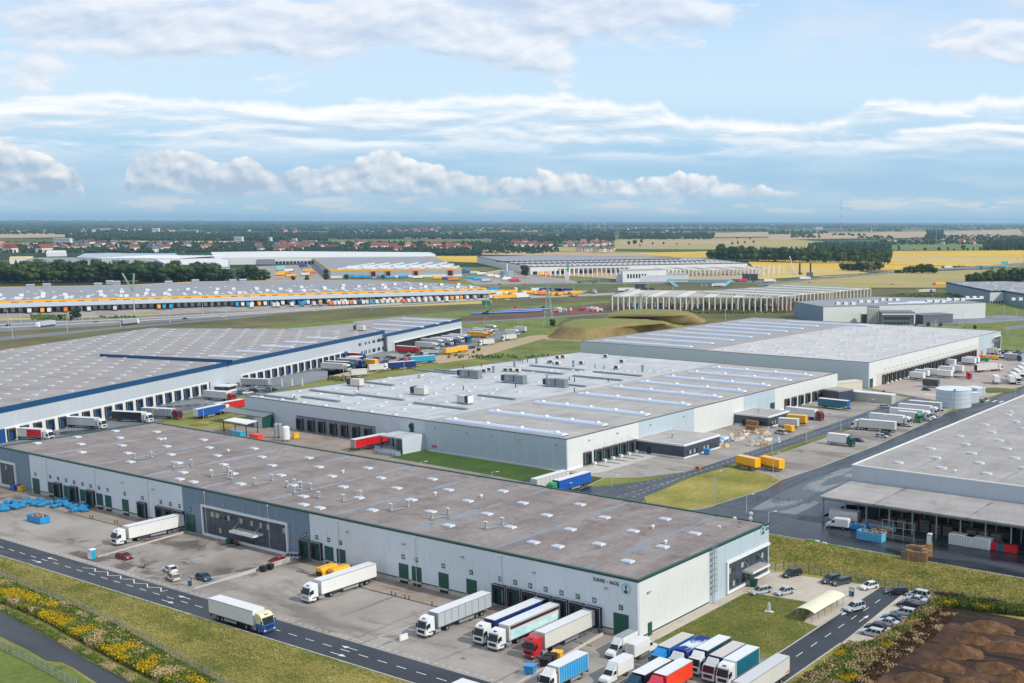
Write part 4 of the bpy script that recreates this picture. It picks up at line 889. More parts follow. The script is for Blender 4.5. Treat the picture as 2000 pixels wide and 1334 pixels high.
office_front(D2,D2.along(1939,5),D2.L-.1,1.0,9.5,[(D2.L-15,D2.L-3)],[(D2.L-15,D2.L-3)],(6,8),(2,4))
BARD=barrel_mesh(56,1.5,.8)
for k in range(9):put_on(DB,'barrel_skylight',BARD,-376+(0 if k<8 else 24),462.5+k*19.2,H3-.17)
SKD=skylight_mesh(1.9,1.4,.25,.12)
for i in range(12):
 for j in range(9):
  x=DX0+xdiv+6+i*8.6+(4 if j%2 else 0);y=DY0+9+j*19.4+(9.5 if i%2 else 0)
  if x<DX1-3 and y<DY1-4:put_on(DB,'skylight',SKD,x,y,H3-.22)
  # ---------------------------------------------------------------- 4. blue-banded warehouse on the left
H4,H4b=12.0,10.4
lo=[G(0,797,H4),G(454,708,H4),G(750,645.5,H4)]
d_=(lo[2]-lo[0]).normalized();n_=Vector((-d_.y,d_.x,0));A0=lo[0]-d_*60
A2=lo[0]+d_*(lo[2]-lo[0]).dot(d_)
bkl,bk2=G(-140,705,H4),G(296,640.5,H4)
BB,bp=hall('warehouse','huge warehouse with grey roof and broad blue band along its edge','warehouse',[(A0.x,A0.y),(A2.x,A2.y),(G(690,632,H4).x,G(690,632,H4).y),(G(560,642,H4).x,G(560,642,H4).y),(bk2.x,bk2.y),(bkl.x,bkl.y)],H4,ROOFB,GALV,trim_h=.2,edge_w=.4)
B1=Face(BB,(A0.x,A0.y),(A2.x,A2.y))
panels(B1,[(0,B1.L-.1,WALLM)],5.2,H4-1.7,6.0,gap=.09)
aw0=B1.along(9,3);seg=[(aw0,B1.along(407,3)),(B1.along(470,3),B1.along(671,3))]
panels(B1,[(seg[0][1],seg[1][0],WALLM),(seg[1][1],B1.L,WALLM),(0,aw0,WALLM)],0,5.2,6.0,gap=.09)
B1.put('blue_band',MB().box(0,B1.L+.2,-.22,0,H4-1.7,H4+.25,BLUEB).mesh('blue_band'),0,0,.1)
SHB=shelter_mesh(BLACK,BLUED,3.3,4.0,.7,.5);DB_=door_mesh(BLUED,2.0,2.8,.7,th=.1)
for s0,s1 in seg:
 B1.put('white_dock_wall',MB().box(s0,s1,-.3,0,0,5.0,WHITE).mesh('white_dock_wall'),0,0,0)
known=[18,47,71,94,116,138.5,159.5,180,200,219.5,238.5]
a_0,a_1=B1.along(18,3),B1.along(395,3);nk=19
for k in range(nk):
 a=a_0+(a_1-a_0)*k/(nk-1)+.2;s_=B1.put('dock_shelter',SHB,a,0,.3);child('dock_door',DB_,s_)
a_0,a_1=B1.along(477,3),B1.along(668,3);nk=16
for k in range(nk):
 a=a_0+(a_1-a_0)*k/(nk-1);s_=B1.put('dock_shelter',SHB,a,0,.3);child('dock_door',DB_,s_)
for px in(0,404,675):B1.put('loading_door',cached('bd',lambda:door_mesh(BLUED,4.2,4.8,0,7)),B1.along(px,2.4),0,.12)
windows(B1,[(B1.along(a,7),B1.along(b_,7))for a,b_ in((700,706),(712,716),(718,722),(727,732),(736,742),(745,749))],6.2,7.7,out=.1,blind=(2,))
windows(B1,[(B1.along(a,2),B1.along(b_,2))for a,b_ in((705,708),(711,716),(719,723),(727,733),(737,742),(746,749))],1.0,3.0,out=.1,blind=(2,))
windows(B1,[(B1.along(428,3),B1.along(446,3))],1.2,2.6,out=.1,blind=(2,))
s0,s1=G(196,696,H4),G(454,708,H4);v=(s1-s0);r_=BB.location
MB().bar((s0.x-r_.x,s0.y-r_.y,H4+.45),(s1.x-r_.x,s1.y-r_.y,H4+.45),.5,BLUEB,1.5).obj('blue_band',BB)
SKB=skylight_mesh(2.1,1.3,.22,.1);O_=Vector((-412.,185.,0));du,dv=Vector((-math.sin(R(22.5)),math.cos(R(22.5)),0)),Vector((-math.cos(R(22.5)),-math.sin(R(22.5)),0))
cnt=0
def in_poly(x,y,P_):
 c=False;j=len(P_)-1
 for i in range(len(P_)):
  if(P_[i][1]>y)!=(P_[j][1]>y)and x<(P_[j][0]-P_[i][0])*(y-P_[i][1])/(P_[j][1]-P_[i][1])+P_[i][0]:c=not c
  j=i
 return c
for i in range(-2,25):
 for j in range(0,16):
  u=39.5+10.55*(i-2);v_=6.5+11.4*j+(5.8 if i%2 else 0)
  w=O_+du*u+dv*v_
  if not in_poly(w.x,w.y,bp)or not in_poly(w.x+3,w.y-4,bp):continue
  if cnt>280:break
  put_on(BB,'skylight',SKB,w.x,w.y,H4-.22,R(22.5)+(R(0)if(i*7+j)%5 else.02));cnt+=1
BARB=barrel_mesh(18,1.3,.6)
for px,py in((410,696),(463,686),(512,676),(558,668),(600,660)):w=G(px,py,H4);put_on(BB,'barrel_skylight',BARB,w.x,w.y,H4-.17,R(22.5+180-180+8)+0).rotation_euler=(0,0,R(14))
w=G(703,645,H4);put_on(BB,'roof_chiller',CHU,w.x,w.y,H4-.2,R(20))
q0,q1,q2,q3=G(756,652,H4b),G(901,622.5,H4b),G(792,617.5,H4b),G(690,628,H4b)
B2,_=hall('warehouse','lower end hall with blue band continuing the huge blue-banded warehouse','warehouse',[(q0.x,q0.y),(q1.x,q1.y),(q2.x,q2.y),(q3.x,q3.y)],H4b,ROOFB,GALV,trim_h=.2,edge_w=.4)
FB=Face(B2,(q0.x,q0.y),(q1.x,q1.y));panels(FB,[(0,FB.L,WALLM)],0,H4b-1.5,6.0,gap=.09)
FB.put('blue_band',MB().box(-6,FB.L+.2,-.22,0,H4b-1.5,H4b+.25,BLUEB).mesh('blue_band'),0,0,.1)
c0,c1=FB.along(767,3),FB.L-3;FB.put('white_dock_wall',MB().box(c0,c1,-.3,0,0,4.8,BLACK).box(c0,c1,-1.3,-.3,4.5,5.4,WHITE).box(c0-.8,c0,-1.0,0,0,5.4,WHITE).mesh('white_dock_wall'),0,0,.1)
for px,py in((742,643),(788,637),(820,631),(845,626)):w=G(px-58,py-3,H4b);put_on(B2,'barrel_skylight',BARB,w.x,w.y,H4b-.17,R(6)).scale=(2.2,1,1)
# ---------------------------------------------------------------- 5. right-hand warehouse with the open shed
H5=11.0;r0=G(1664.5,907,H5);RX,RY=r0.x,r0.y
RB,_=hall('warehouse','right-hand warehouse with oval skylights and open steel shed along its front','warehouse',[(RX,RY),(10,RY),(10,RY+330),(RX,RY+330)],H5,ROOFR,WHITE,trim_h=.3,edge_w=.35)
R1=Face(RB,(RX,RY),(10,RY));panels(R1,[(0,R1.L,WALLM)],5.2,H5-.3,12,gap=.05);panels(R1,[(0,R1.L,plain('dull_panel',L(140,150,154),.6))],0,5.2,6,gap=.05)
panels(Face(RB,(RX,RY+330),(RX,RY)),[(0,330,WALLW)],0,H5-.3,12,gap=.05)
for a in(9,22,44):R1.put('doorway',MB().box(-1.5,1.5,-.08,0,0,4.2,DARK).mesh('doorway'),a,0,.1)
oval=MB();n=14
for k in range(n):
 pass
vv=[(1.35*math.cos(2*math.pi*k/n)+(.0),.8*math.sin(2*math.pi*k/n),0)for k in range(n)]
oval.poly([(x*1.05,y*1.1)for x,y,_ in vv],0,.4,WHITE);oval.poly([(x*.85,y*.75)for x,y,_ in vv],.4,.5,SKYG)
OV=oval.mesh('skylight')
for i in range(8):
 for j in range(22):
  x,y=-120.6+6.2*i,(271.7 if i%2==0 else 283.0)+22.2*(j%12)/1.0
  if i%2==0:y=271.7+22.3*j
  else:y=283+22.3*j
  if y<RY+320:put_on(RB,'skylight',OV,x,y,H5-.22)
for px,py in((1865,921),(1978,808),(1974,805)):w=G(px,py,H5);put_on(RB,'roof_vent',VENT,w.x,w.y,H5-.2)
zc,zo=6.9,5.9;yo=243.6
SHD=empty('steel_shed',(RX-8.4,yo,0),0,'open steel shed with felt roof on slim posts along the right-hand warehouse','shed')
sx0=onY(1608,968,yo)[0]-RX+8.4
zo=onY(1608,968,yo)[1];zc=onY(1664.5,938,RY)[1]
mb=MB();W_=130;dd=RY-yo
mb.raw([(sx0-.6,-1.0,zo),(W_,-1.0,zo),(W_,dd,zc),(8.4,dd,zc),(sx0-.6,-1.0,zo-.45),(W_,-1.0,zo-.45),(W_,dd,zc-.45),(8.4,dd,zc-.45)],[(0,1,2,3),(7,6,5,4),(0,4,5,1),(3,7,4,0),(2,6,7,3)],ROOFR);mb.obj('roof',SHD)
STEEL=plain('blue_grey_steel',L(128,148,156),.5,.1)
post=MB().box(-.16,.16,-.16,.16,0,zo-.4,STEEL).mesh('post');post2=MB().box(-.14,.14,-.14,.14,0,zo-.3,STEEL).mesh('post')
pxs=[1608,1651,1692,1737,1782,1829,1876,1925,1975]
xs=[onY(p_,1000+(p_-1608)*.13,yo)[0]-SHD.location.x for p_ in pxs];xs+=[xs[-1]+6*k for k in range(1,8)]
for x in xs:
 link('post',post,SHD,(x,0,0));link('post',post2,SHD,(x,7.5,0))if x>xs[0]+1 else None
mb=MB()
mb.bar((xs[0],0,zo-.9),(xs[-1],0,zo-.9),.18,STEEL)
for x in xs[1:]:mb.bar((x,0,zo-.6),(x,dd-.3,zc-.7),.2,STEEL,.35)
mb.obj('beam',SHD)
# ================================================================== VEHICLES (front bumper at x = 0, driving towards +x)
P={}
def paint(name,r,g,b,rough=0.32):
 if name not in P:P[name]=plain('paint_'+name,L(r,g,b),rough,var=0.07,coat=0.3)
 return P[name]
for n_,c in dict(white=(222,223,222),cream=(216,208,170),blue=(20,84,168),navy=(14,44,112),black=(28,32,38),red=(196,28,34),darkred=(128,20,44),green=(20,96,76),brightgreen=(30,150,70),lightblue=(34,140,204),cyan=(40,158,196),grey=(150,156,160),silver=(176,184,190),darkgrey=(62,68,76),yellow=(240,174,24),orange=(238,120,40),teal=(16,100,120),petrol=(12,58,80),orangered=(232,62,30),beige=(196,188,180),darkteal=(22,66,82),offwhite=(206,204,198),lightgrey=(190,192,192),brown=(66,46,50),pinkred=(206,56,74),skyprint=(130,200,208),dirtywhite=(196,200,202)).items():paint(n_,*c)
TYRE=plain('tyre',L(34,34,36),.85);RIM=plain('rim',L(150,152,154),.4,.5);CHAS=plain('chassis_grey',L(48,50,54),.7);LAMPG=plain('headlight',L(214,218,220),.15);TAIL=plain('taillight',L(168,22,24),.3);PLAST=plain('grey_plastic',L(66,68,72),.6);ROOFT=plain('trailer_roof_white',L(212,214,216),.5,var=.08)
def wheel_mesh(r,w):
 mb=MB();mb.cyl((0,-w/2,0),(0,w/2,0),r,r,TYRE,14);mb.cyl((0,-w/2-.015,0),(0,w/2+.015,0),r*.55,r*.55,RIM,10);return mb.mesh('wheel')
W5=wheel_mesh(.5,.34);W5D=wheel_mesh(.5,.58);WC=wheel_mesh(.32,.21);WV=wheel_mesh(.35,.24)
def cab_mesh(tall=True,fair=True):
 z=3.75 if tall else 3.0
 prof=[(-.02,.42),(0,1.2),(-.06,1.75),(-.42,2.95)]+([(-.62,3.3),(-1.15,z-.12),(-2.2,z)]if tall else[(-.6,3.0),(-1.9,3.0)])+[(-2.25 if tall else-1.9,z-.1),(-2.25 if tall else-1.9,.95),(-1.8,.9),(-1.75,.42)]
 return MB().prism(prof,-1.24,1.24,P['white']).mesh('cab',bevel=.09)
CABT,CABL=cab_mesh(True),cab_mesh(False)
def quad_mesh(name,pts,mat):return MB().face(pts,mat).mesh(name)
def slab(name,pts,n,th,mat):
 n=Vector(n);a=[Vector(p)for p in pts];b_=[p+n*th for p in a];k=len(pts)
 return MB().raw(a+b_,[tuple(range(k-1,-1,-1)),tuple(range(k,2*k))]+[(i,(i+1)%k,k+(i+1)%k,k+i)for i in range(k)],mat).mesh(name)
def cab_parts(o,tall):
 child('cab',CABT if tall else CABL,o)
 child('windscreen',cached('ws',lambda:slab('windscreen',[(-.075,-1.1,1.8),(-.075,1.1,1.8),(-.40,1.04,2.88),(-.40,-1.04,2.88)],(.96,0,.29),.025,WIND)),o)
 for s in(1,-1):
  child('side_window',cached(('sw',s),lambda:slab('side_window',[(-.3,s*1.235,1.85),(-1.15,s*1.235,1.85),(-1.15,s*1.235,2.65),(-.52,s*1.235,2.65)],(0,s,0),.02,WIND)),o)
  child('headlight',cached(('hl',s),lambda:MB().box(-.1,.03,min(s*.75,s*1.15),max(s*.75,s*1.15),.62,.82,LAMPG).mesh('headlight')),o)
  child('mirror',cached(('mi',s),lambda:MB().box(-.35,-.2,min(s*1.26,s*1.52),max(s*1.26,s*1.52),1.75,2.5,BLACK).mesh('mirror')),o)
 child('grille',cached('gr',lambda:MB().box(-.02,.035,-.85,.85,.95,1.5,BLACK).box(-.02,.05,-1.2,1.2,.3,.55,PLAST).mesh('grille')),o)
 child('roof_hatch',cached(('rh',tall),lambda:MB().box(-1.5 if not tall else-1.05,-.95 if not tall else-.7,-.35,.35,3.0 if not tall else 3.42,3.06 if not tall else 3.52,PLAST).mesh('roof_hatch')),o)
 child('wheel_arch',cached('wa',lambda:MB().box(-2.0,-.75,-1.26,1.26,.9,1.12,PLAST).box(-.8,-.1,-1.255,1.255,.35,.62,PLAST).mesh('wheel_arch')),o)
 if tall:child('sun_visor',cached('sv',lambda:MB().box(-.5,-.18,-1.1,1.1,2.93,3.06,PLAST).mesh('sun_visor')),o)
def trailer_parts(o,x0,Lt,z0=1.12,z1=4.0,wheels=3,curtain=True,w=2.54,nm='trailer_box'):
 """box whose front wall stands at x0 (negative), Lt long"""
 k=(x0,Lt,z0,z1,w);h=w/2
 child(nm,cached(('tb',nm)+k,lambda:MB().box(x0-Lt,x0,-h+.02,h-.02,z0,z1-.02,P['white']).mesh(nm,bevel=.03)),o)
 child('trailer_roof',cached(('tr',)+k,lambda:MB().box(x0-Lt+.03,x0-.03,-h+.05,h-.05,z1-.02,z1+.03,ROOFT).mesh('trailer_roof')),o)
 for s in(1,-1):
  if curtain:child('side_curtain',cached(('sc',s)+k,lambda:MB().box(x0-Lt+.18,x0-.18,min(s*h-s*.02,s*h+s*.025),max(s*h-s*.02,s*h+s*.025),z0+.16,z1-.14,P['white']).mesh('side_curtain')),o)
  child('side_rail',cached(('sr',s)+k,lambda:MB().box(x0-Lt,x0,min(s*h-s*.02,s*h+s*.04),max(s*h-s*.02,s*h+s*.04),z0-.02,z0+.1,PLAST).box(x0-Lt,x0,min(s*h-s*.02,s*h+s*.035),max(s*h-s*.02,s*h+s*.035),z1-.1,z1,GALV).mesh('side_rail')),o)
  child('rear_door',cached(('rd',s)+k,lambda:MB().box(x0-Lt-.03,x0-Lt,min(.02*s,s*(h-.1)),max(.02*s,s*(h-.1)),z0+.1,z1-.1,P['offwhite']).mesh('rear_door')),o)
 child('chassis',cached(('ch',wheels)+k,lambda:MB().box(x0-Lt+.1,x0+(.9 if wheels else-.3),-.5,.5,.72,z0,CHAS).box(x0-Lt,x0-Lt+.1,-1.15,1.15,.5,.75,TAIL).box(x0-Lt+4.6,x0-5.2,-1.22,-1.16,.45,.95,GALV).box(x0-Lt+4.6,x0-5.2,1.16,1.22,.45,.95,GALV).mesh('chassis')),o)
def build_artic(curtain=True):
 o=proto(empty('articulated_truck',(0,0,-500),0,'x','truck'));cab_parts(o,True)
 child('tractor_frame',MB().box(-6.1,-1.9,-.42,.42,.6,.95,CHAS).box(-3.2,-2.35,-1.18,-.6,.4,1.0,GALV).box(-3.6,-2.35,.6,1.18,.4,1.0,GALV).mesh('tractor_frame'),o)
 for x,m_ in((-1.4,W5),(-5.2,W5D)):
  for s in(1,-1):child('wheel',m_,o,(x,s*(1.02 if m_ is W5 else.92),.5))
 trailer_parts(o,-2.95,13.6,curtain=curtain)
 for x in(-11.4,-12.7,-14.0):
  for s in(1,-1):child('wheel',W5,o,(x,s*1.0,.5))
 return o
def build_trailer():
 o=proto(empty('semi_trailer',(0,0,-500),0,'x','trailer'));trailer_parts(o,0,13.6,curtain=True)
 for x in(-8.4,-9.7,-11.0):
  for s in(1,-1):child('wheel',W5,o,(x,s*1.0,.5))
 for s in(1,-1):child('landing_leg',MB().box(-2.6,-2.45,min(s*.7,s*.85),max(s*.7,s*.85),0,1.1,GALV).mesh('landing_leg'),o)
 return o
def build_rigid(Lb=7.4,tall=False):
 o=proto(empty('rigid_truck',(0,0,-500),0,'x','truck'));cab_parts(o,tall)
 if not tall:child('roof_deflector',MB().prism([(-.75,2.98),(-1.7,3.85),(-1.85,3.85),(-1.85,2.98)],-1.1,1.1,P['white']).mesh('roof_deflector',bevel=.08),o)
 trailer_parts(o,-2.35,Lb,z0=1.05,z1=3.9)
 for x,m_ in((-1.3,W5),(-2.35-Lb+2.1,W5D)):
  for s in(1,-1):child('wheel',m_,o,(x,s*(1.02 if m_ is W5 else.92),.5))
 return o
def build_swap():
 o=proto(empty('swap_body',(0,0,-500),0,'x','container'));trailer_parts(o,0,7.45,z0=1.25,z1=3.95,wheels=0,curtain=False,nm='container_body')
 for x in(-1.2,-6.2):
  for s in(1,-1):child('leg',MB().box(x-.06,x+.06,min(s*1.05,s*1.17),max(s*1.05,s*1.17),0,1.26,GALV).mesh('leg'),o)
 return o
def build_van(box=True):
 o=proto(empty('box_van' if box else 'panel_van',(0,0,-500),0,'x','van'))
 if box:
  prof=[(-.05,.35),(0,.7),(-.12,1.12),(-1.1,1.38),(-1.75,2.2),(-2.55,2.25),(-2.6,.4),(-1.6,.35)];child('cab',MB().prism(prof,-.98,.98,P['white']).mesh('cab',bevel=.08),o)
  ws=[(-1.13,-.88,1.42),(-1.13,.88,1.42),(-1.70,.8,2.12),(-1.70,-.8,2.12)]
  child('cargo_box',MB().box(-6.9,-2.6,-1.08,1.08,.85,3.15,P['white']).mesh('cargo_box',bevel=.05),o);child('roof',MB().box(-6.85,-2.65,-1.02,1.02,3.14,3.18,ROOFT).mesh('roof'),o)
  child('wind_deflector',MB().prism([(-1.9,2.2),(-2.45,3.0),(-2.62,3.1),(-2.62,2.2)],-.9,.9,P['white']).mesh('wind_deflector',bevel=.06),o)
  child('rear_door',MB().box(-6.94,-6.9,-.98,-.02,1.0,3.0,P['offwhite']).mesh('rear_door'),o);child('rear_door',MB().box(-6.94,-6.9,.02,.98,1.0,3.0,P['offwhite']).mesh('rear_door'),o)
  child('chassis',MB().box(-6.8,-2,-.5,.5,.45,.86,CHAS).box(-5,-2.8,-.95,-.88,.4,.6,GALV).mesh('chassis'),o);wx=(-.95,-5.3);yw=.85
 else:
  prof=[(-.05,.35),(0,.7),(-.12,1.1),(-1.0,1.35),(-1.65,2.3),(-2.1,2.5),(-5.7,2.55),(-5.85,2.4),(-5.9,.45)];child('body',MB().prism(prof,-.98,.98,P['white']).mesh('body',bevel=.1),o)
  ws=[(-1.05,-.85,1.42),(-1.05,.85,1.42),(-1.62,.78,2.22),(-1.62,-.78,2.22)];wx=(-1.0,-4.7);yw=.88
  child('side_trim',MB().box(-4.2,-1.5,-1.0,1.0,.4,.58,PLAST).mesh('side_trim'),o)
 child('windscreen',slab('windscreen',ws,(.8,0,.6),.03,WIND),o)
 for s in(1,-1):
  child('side_window',slab('side_window',[(-1.45,s*.975,1.45),(-2.35,s*.975,1.45),(-2.35,s*.975,2.05),(-1.85,s*.975,2.05)],(0,s,0),.03,WIND),o)
  child('headlight',MB().box(-.35,-.02,min(s*.62,s*.95),max(s*.62,s*.95),.78,1.0,LAMPG).mesh('headlight'),o)
  for x in wx:child('wheel',WV,o,(x,s*yw,.35))
 child('bumper',MB().box(-.2,.03,-.95,.95,.3,.6,PLAST).mesh('bumper'),o)
 return o
def build_car(kind):
 o=proto(empty('parked_car',(0,0,-500),0,'x','car'))
 H_=dict(hatch=1.48,wagon=1.5,suv=1.66,sedan=1.44,mini=1.78)[kind];Lc=dict(hatch=4.1,wagon=4.7,suv=4.5,sedan=4.6,mini=4.8)[kind]
 g=.24;sh=.92 if kind!='suv' else 1.0
 if kind=='mini':sh=1.05
 prof=[(-.1,g),(0,.5),(-.08,.68),(-.9,sh-.06),(-1.25,sh),(-Lc+.35 if kind!='sedan' else-Lc+.8,sh+.04),(-Lc+.05,sh-.02 if kind!='sedan' else sh+.0),(-Lc,.5),(-Lc+.1,g)]
 child('body',MB().prism(prof,-.88,.88,P['silver']).mesh('body',bevel=.09),o)
 xf,xr=(-1.05,-Lc+.12)if kind not in('sedan',)else(-1.2,-Lc+.85)
 tf,tr=xf-.85,xr+(.28 if kind in('wagon','suv','mini')else.55)
 def frus(x0,x1,t0,t1,w0,w1,z0,z1,mat):return MB().raw([(x0,-w0,z0),(x0,w0,z0),(x1,w0,z0),(x1,-w0,z0),(t0,-w1,z1),(t0,w1,z1),(t1,w1,z1),(t1,-w1,z1)],[(0,4,5,1),(1,5,6,2),(2,6,7,3),(3,7,4,0),(4,7,6,5)],mat)
 child('windows',frus(xf,xr,tf,tr,.82,.66,sh-.05,H_-.05,WIND).mesh('windows'),o)
 child('roof',MB().raw([(tf+.04,-.67,H_-.08),(tf+.04,.67,H_-.08),(tr-.04,.67,H_-.08),(tr-.04,-.67,H_-.08),(tf-.15,-.55,H_),(tf-.15,.55,H_),(tr+.15,.55,H_),(tr+.15,-.55,H_)],[(0,4,5,1),(1,5,6,2),(2,6,7,3),(3,7,4,0),(4,7,6,5),(0,1,2,3)],P['silver']).mesh('roof'),o)
 mb=MB()
 for s in(1,-1):
  for fx in(0,.36,.66,1.0):
   a,b_=xf+(xr-xf)*fx,tf+(tr-tf)*fx;mb.bar((a,s*.825,sh-.04),(b_,s*.665,H_-.06),.07,P['silver'])
 child('pillars',mb.mesh('pillars'),o)
 for s in(1,-1):
  child('headlight',MB().box(-.28,-.01,min(s*.52,s*.84),max(s*.52,s*.84),.58,.74,LAMPG).mesh('headlight',bevel=.03),o);child('taillight',MB().box(-Lc-.02,-Lc+.12,min(s*.6,s*.87),max(s*.6,s*.87),.68,.9,TAIL).mesh('taillight'),o)
  for x in(-.82,-Lc+.85):child('wheel',WC,o,(x,s*.80,.32))
 return o
ART,ARTB,TRL,RIG,RIGT,SWP,BVAN,PVAN=build_artic(True),build_artic(False),build_trailer(),build_rigid(7.4),build_rigid(7.4,True),build_swap(),build_van(True),build_van(False)
CARS={k:build_car(k)for k in('hatch','wagon','suv','sedan','mini')}
def place(pr,x,y,deg,label,group=None,**pt):
 mp={}
 for k,v in pt.items():mp[k]=P[v]if isinstance(v,str)else v
 if 'cab' in mp and 'roof_deflector' not in mp:mp['roof_deflector']=mp['cab']
 if 'body' in mp:
  for q in('roof','pillars'):mp[q]=mp['body']
 if 'side_curtain' in mp and 'trailer_box' not in mp and pr is not TRL:mp['trailer_box']=mp['side_curtain']
 o=dup(pr,(x,y,.0),R(deg),label,group,mp)
 c=o['category']
 return o
def at_px(pr,px,py,deg,label,group=None,z=0.0,**pt):w=G(px,py,z);return place(pr,w.x,w.y,deg,label,group,**pt)
GY='trucks in the near yard'
# --- near yard of the near warehouse
place(ARTB,-258.4,137.2,-90,'white articulated truck backed to dock 13 beside the sloping kerb wall',GY,cab='white',trailer_box='white')
place(ARTB,-186.7,135.1,-90,'white truck with white box trailer standing free in the yard near the yellow compactors',GY,cab='white',trailer_box='white',grille='grey')
place(ART,-152.9,134.2,-90,'white cabbed truck with silver grey side curtains beside the white concrete blocks',GY,cab='white',side_curtain='silver',trailer_box='grey')
place(ART,-141.5,137.0,-90,'white truck with dark blue curtain trailer backed to the docks',GY,cab='white',side_curtain='navy',trailer_box='navy')
t5=place(ARTB,-137.3,136.3,-90,'white truck whose trailer shows a pale turquoise wave picture and a brown stripe',GY,cab='white',trailer_box='offwhite')
for s in(1,-1):
 child('picture_panel',MB().box(-16.2,-3.3,min(s*1.27,s*1.30),max(s*1.27,s*1.30),1.35,2.75,ground_mat('wave_print',[(0.3,L(140,204,212)),(0.5,L(190,226,230)),(0.7,L(232,240,240))],.35,(1,1,2.5),fine_amt=.05)).box(-16.2,-3.3,min(s*1.27,s*1.30),max(s*1.27,s*1.30),3.2,3.75,P['brown']).mesh('picture_panel'),t5)
place(ARTB,-129.4,136.9,-90,'red cabbed truck with off white box trailer backed up near the corner',GY,cab='red',trailer_box='offwhite')
t7=place(ARTB,-178.4,121.3,0,'truck with cream and blue cab and white box trailer driving along the street',None,cab='blue',trailer_box='white')
child('cab_top',MB().prism([(-.1,1.78),(-.43,2.97),(-.63,3.32),(-1.16,3.66),(-2.2,3.78),(-2.27,3.6),(-2.27,1.78)],-1.26,1.26,P['cream']).mesh('cab_top',bevel=.05),t7)
w=G(903,1324,4);place(ARTB,w.x+16.55,w.y-1.27,0,'white box trailer truck on the street cut off by the lower edge of the picture',None,cab='white',trailer_box='white')
t9=place(RIG,-117.4,127.5,-90,'small truck with bright blue ribbed side curtain and white roof',GY,cab='white',side_curtain='lightblue',trailer_box='offwhite')
for k in range(12):child('curtain_strap',cached('cs9',lambda:MB().box(-.04,.04,1.29,1.33,1.1,3.75,P['skyprint']).mesh('curtain_strap')),t9,(-2.9-.58*k,0,0))
place(BVAN,-117.6,144.3,-90,'white box van with a dull grey roof by the corner door','vans by the corner',roof='grey')
place(BVAN,-114.0,152.4,90,'white box van facing the warehouse, its two rear doors showing','vans by the corner')
place(BVAN,-111.4,135.0,-90,'white box van with a rounded wind deflector in front of the other two','vans by the corner')
place(RIG,-103.9,132.3,-90,'truck with near black cab and black box beside the red one',GY,cab='petrol',side_curtain='black',trailer_box='black')
place(RIG,-100.8,133.9,-90,'red truck with an orange red printed side',GY,cab='pinkred',side_curtain='orangered',trailer_box='pinkred')
PK='trucks parked side by side below the lawn'
place(RIG,-107.2,143.6,-90,'truck with sky blue cab, beige roof and blue sides',PK,cab='lightblue',side_curtain='blue',trailer_box='lightblue',trailer_roof='beige')
t16=place(RIG,-103.8,143.9,-90,'truck with dark blue box whose roof is blotched white',PK,cab='dirtywhite',side_curtain='navy',trailer_box='navy',trailer_roof='navy')
t16r=[c for c in t16.children if c.name.startswith('trailer_roof')][0];t16r.material_slots[0].material=ground_mat('blotched_roof',[(0.3,L(24,52,120)),(0.52,L(30,60,130)),(0.58,L(190,198,206)),(0.7,L(214,218,222))],.35,(1,.8,1),fine_amt=.05)
place(RIG,-101.1,146.0,-90,'white low cabbed truck with white roof and dark teal sides',PK,cab='white',side_curtain='darkteal',trailer_box='darkteal').children
place(RIG,-97.4,144.8,-90,'white truck with greyish beige roof and dark blue sides',PK,cab='dirtywhite',side_curtain='navy',trailer_box='navy',trailer_roof='beige')
place(RIGT,-94.5,144.6,-90,'white high cabbed truck with bright teal sides',PK,cab='white',side_curtain='teal',trailer_box='white')
t20=place(ARTB,-88.1,136.9,-90,'white box trailer truck with red corner flash on the east road',None,cab='white',trailer_box='offwhite',trailer_roof='lightgrey')
child('red_flash',MB().raw([(-15.0,1.285,1.5),(-16.4,1.285,1.5),(-16.4,1.285,1.75),(-15.0,1.285,1.6)],[(0,1,2,3)],P['red']).mesh('red_flash'),t20)
# --- cars
for px,py,deg,k,col,lab in[(256,1094,8,'hatch','darkred','dark red hatchback parked nearest the portable toilet'),(325,1113,172,'hatch','white','white hatchback in the damp car park'),(331,1128,168,'suv','beige','beige off-roader just below the white hatchback'),(409,1136,-4,'hatch','petrol','dark teal car beside the start of the concrete kerb wall'),(530,1096,185,'hatch','red','bright red car at the top of the car park ramp'),(551,1090,200,'wagon','silver','silver blue estate car behind the bright red one'),(1467,1163,-115,'wagon','silver','silver estate car next to the lawn corner by the entrance'),(1516,1164,-115,'hatch','silver','silver hatchback second from the lawn corner'),(1530,1129,-115,'suv','black','black small off-roader near the fence, standing alone'),(1606,1141,-115,'suv','darkgrey','black car of the fence side pair, left one'),(1625,1145,-115,'wagon','darkgrey','dark grey car of the fence side pair, right one'),(1682,1153,-115,'hatch','white','white hatchback parked at the fence by the road end'),(1596,1177,-115,'hatch','black','black car behind the curved shelter roof'),(1652,1196,-112,'suv','silver','silver blue off-roader driving down the east road'),(1729,1160,-150,'wagon','black','dark grey car turning at the top of the east road'),(1772,1163,180,'mini','silver','silver blue car topmost of the right-hand parking row'),(1768,1172,180,'sedan','silver','silver saloon second in the right-hand parking row'),(1752,1182,180,'sedan','black','black saloon third in the right-hand parking row'),(1762,1188,180,'suv','black','black car with red tail lights in the right-hand row'),(1745,1196,180,'wagon','silver','pale silver estate car in the middle of the right-hand row'),(1722,1208,180,'sedan','petrol','dark blue saloon below the middle gap of the right-hand row'),(1712,1216,180,'sedan','silver','silver saloon in front of the dark blue one'),(1690,1226,180,'hatch','black','black hatchback second from the bottom of the right-hand row'),(1681,1236,180,'wagon','silver','silver estate car at the bottom of the right-hand row')]:
 at_px(CARS[k],px,py,deg,lab,'cars',body=col)
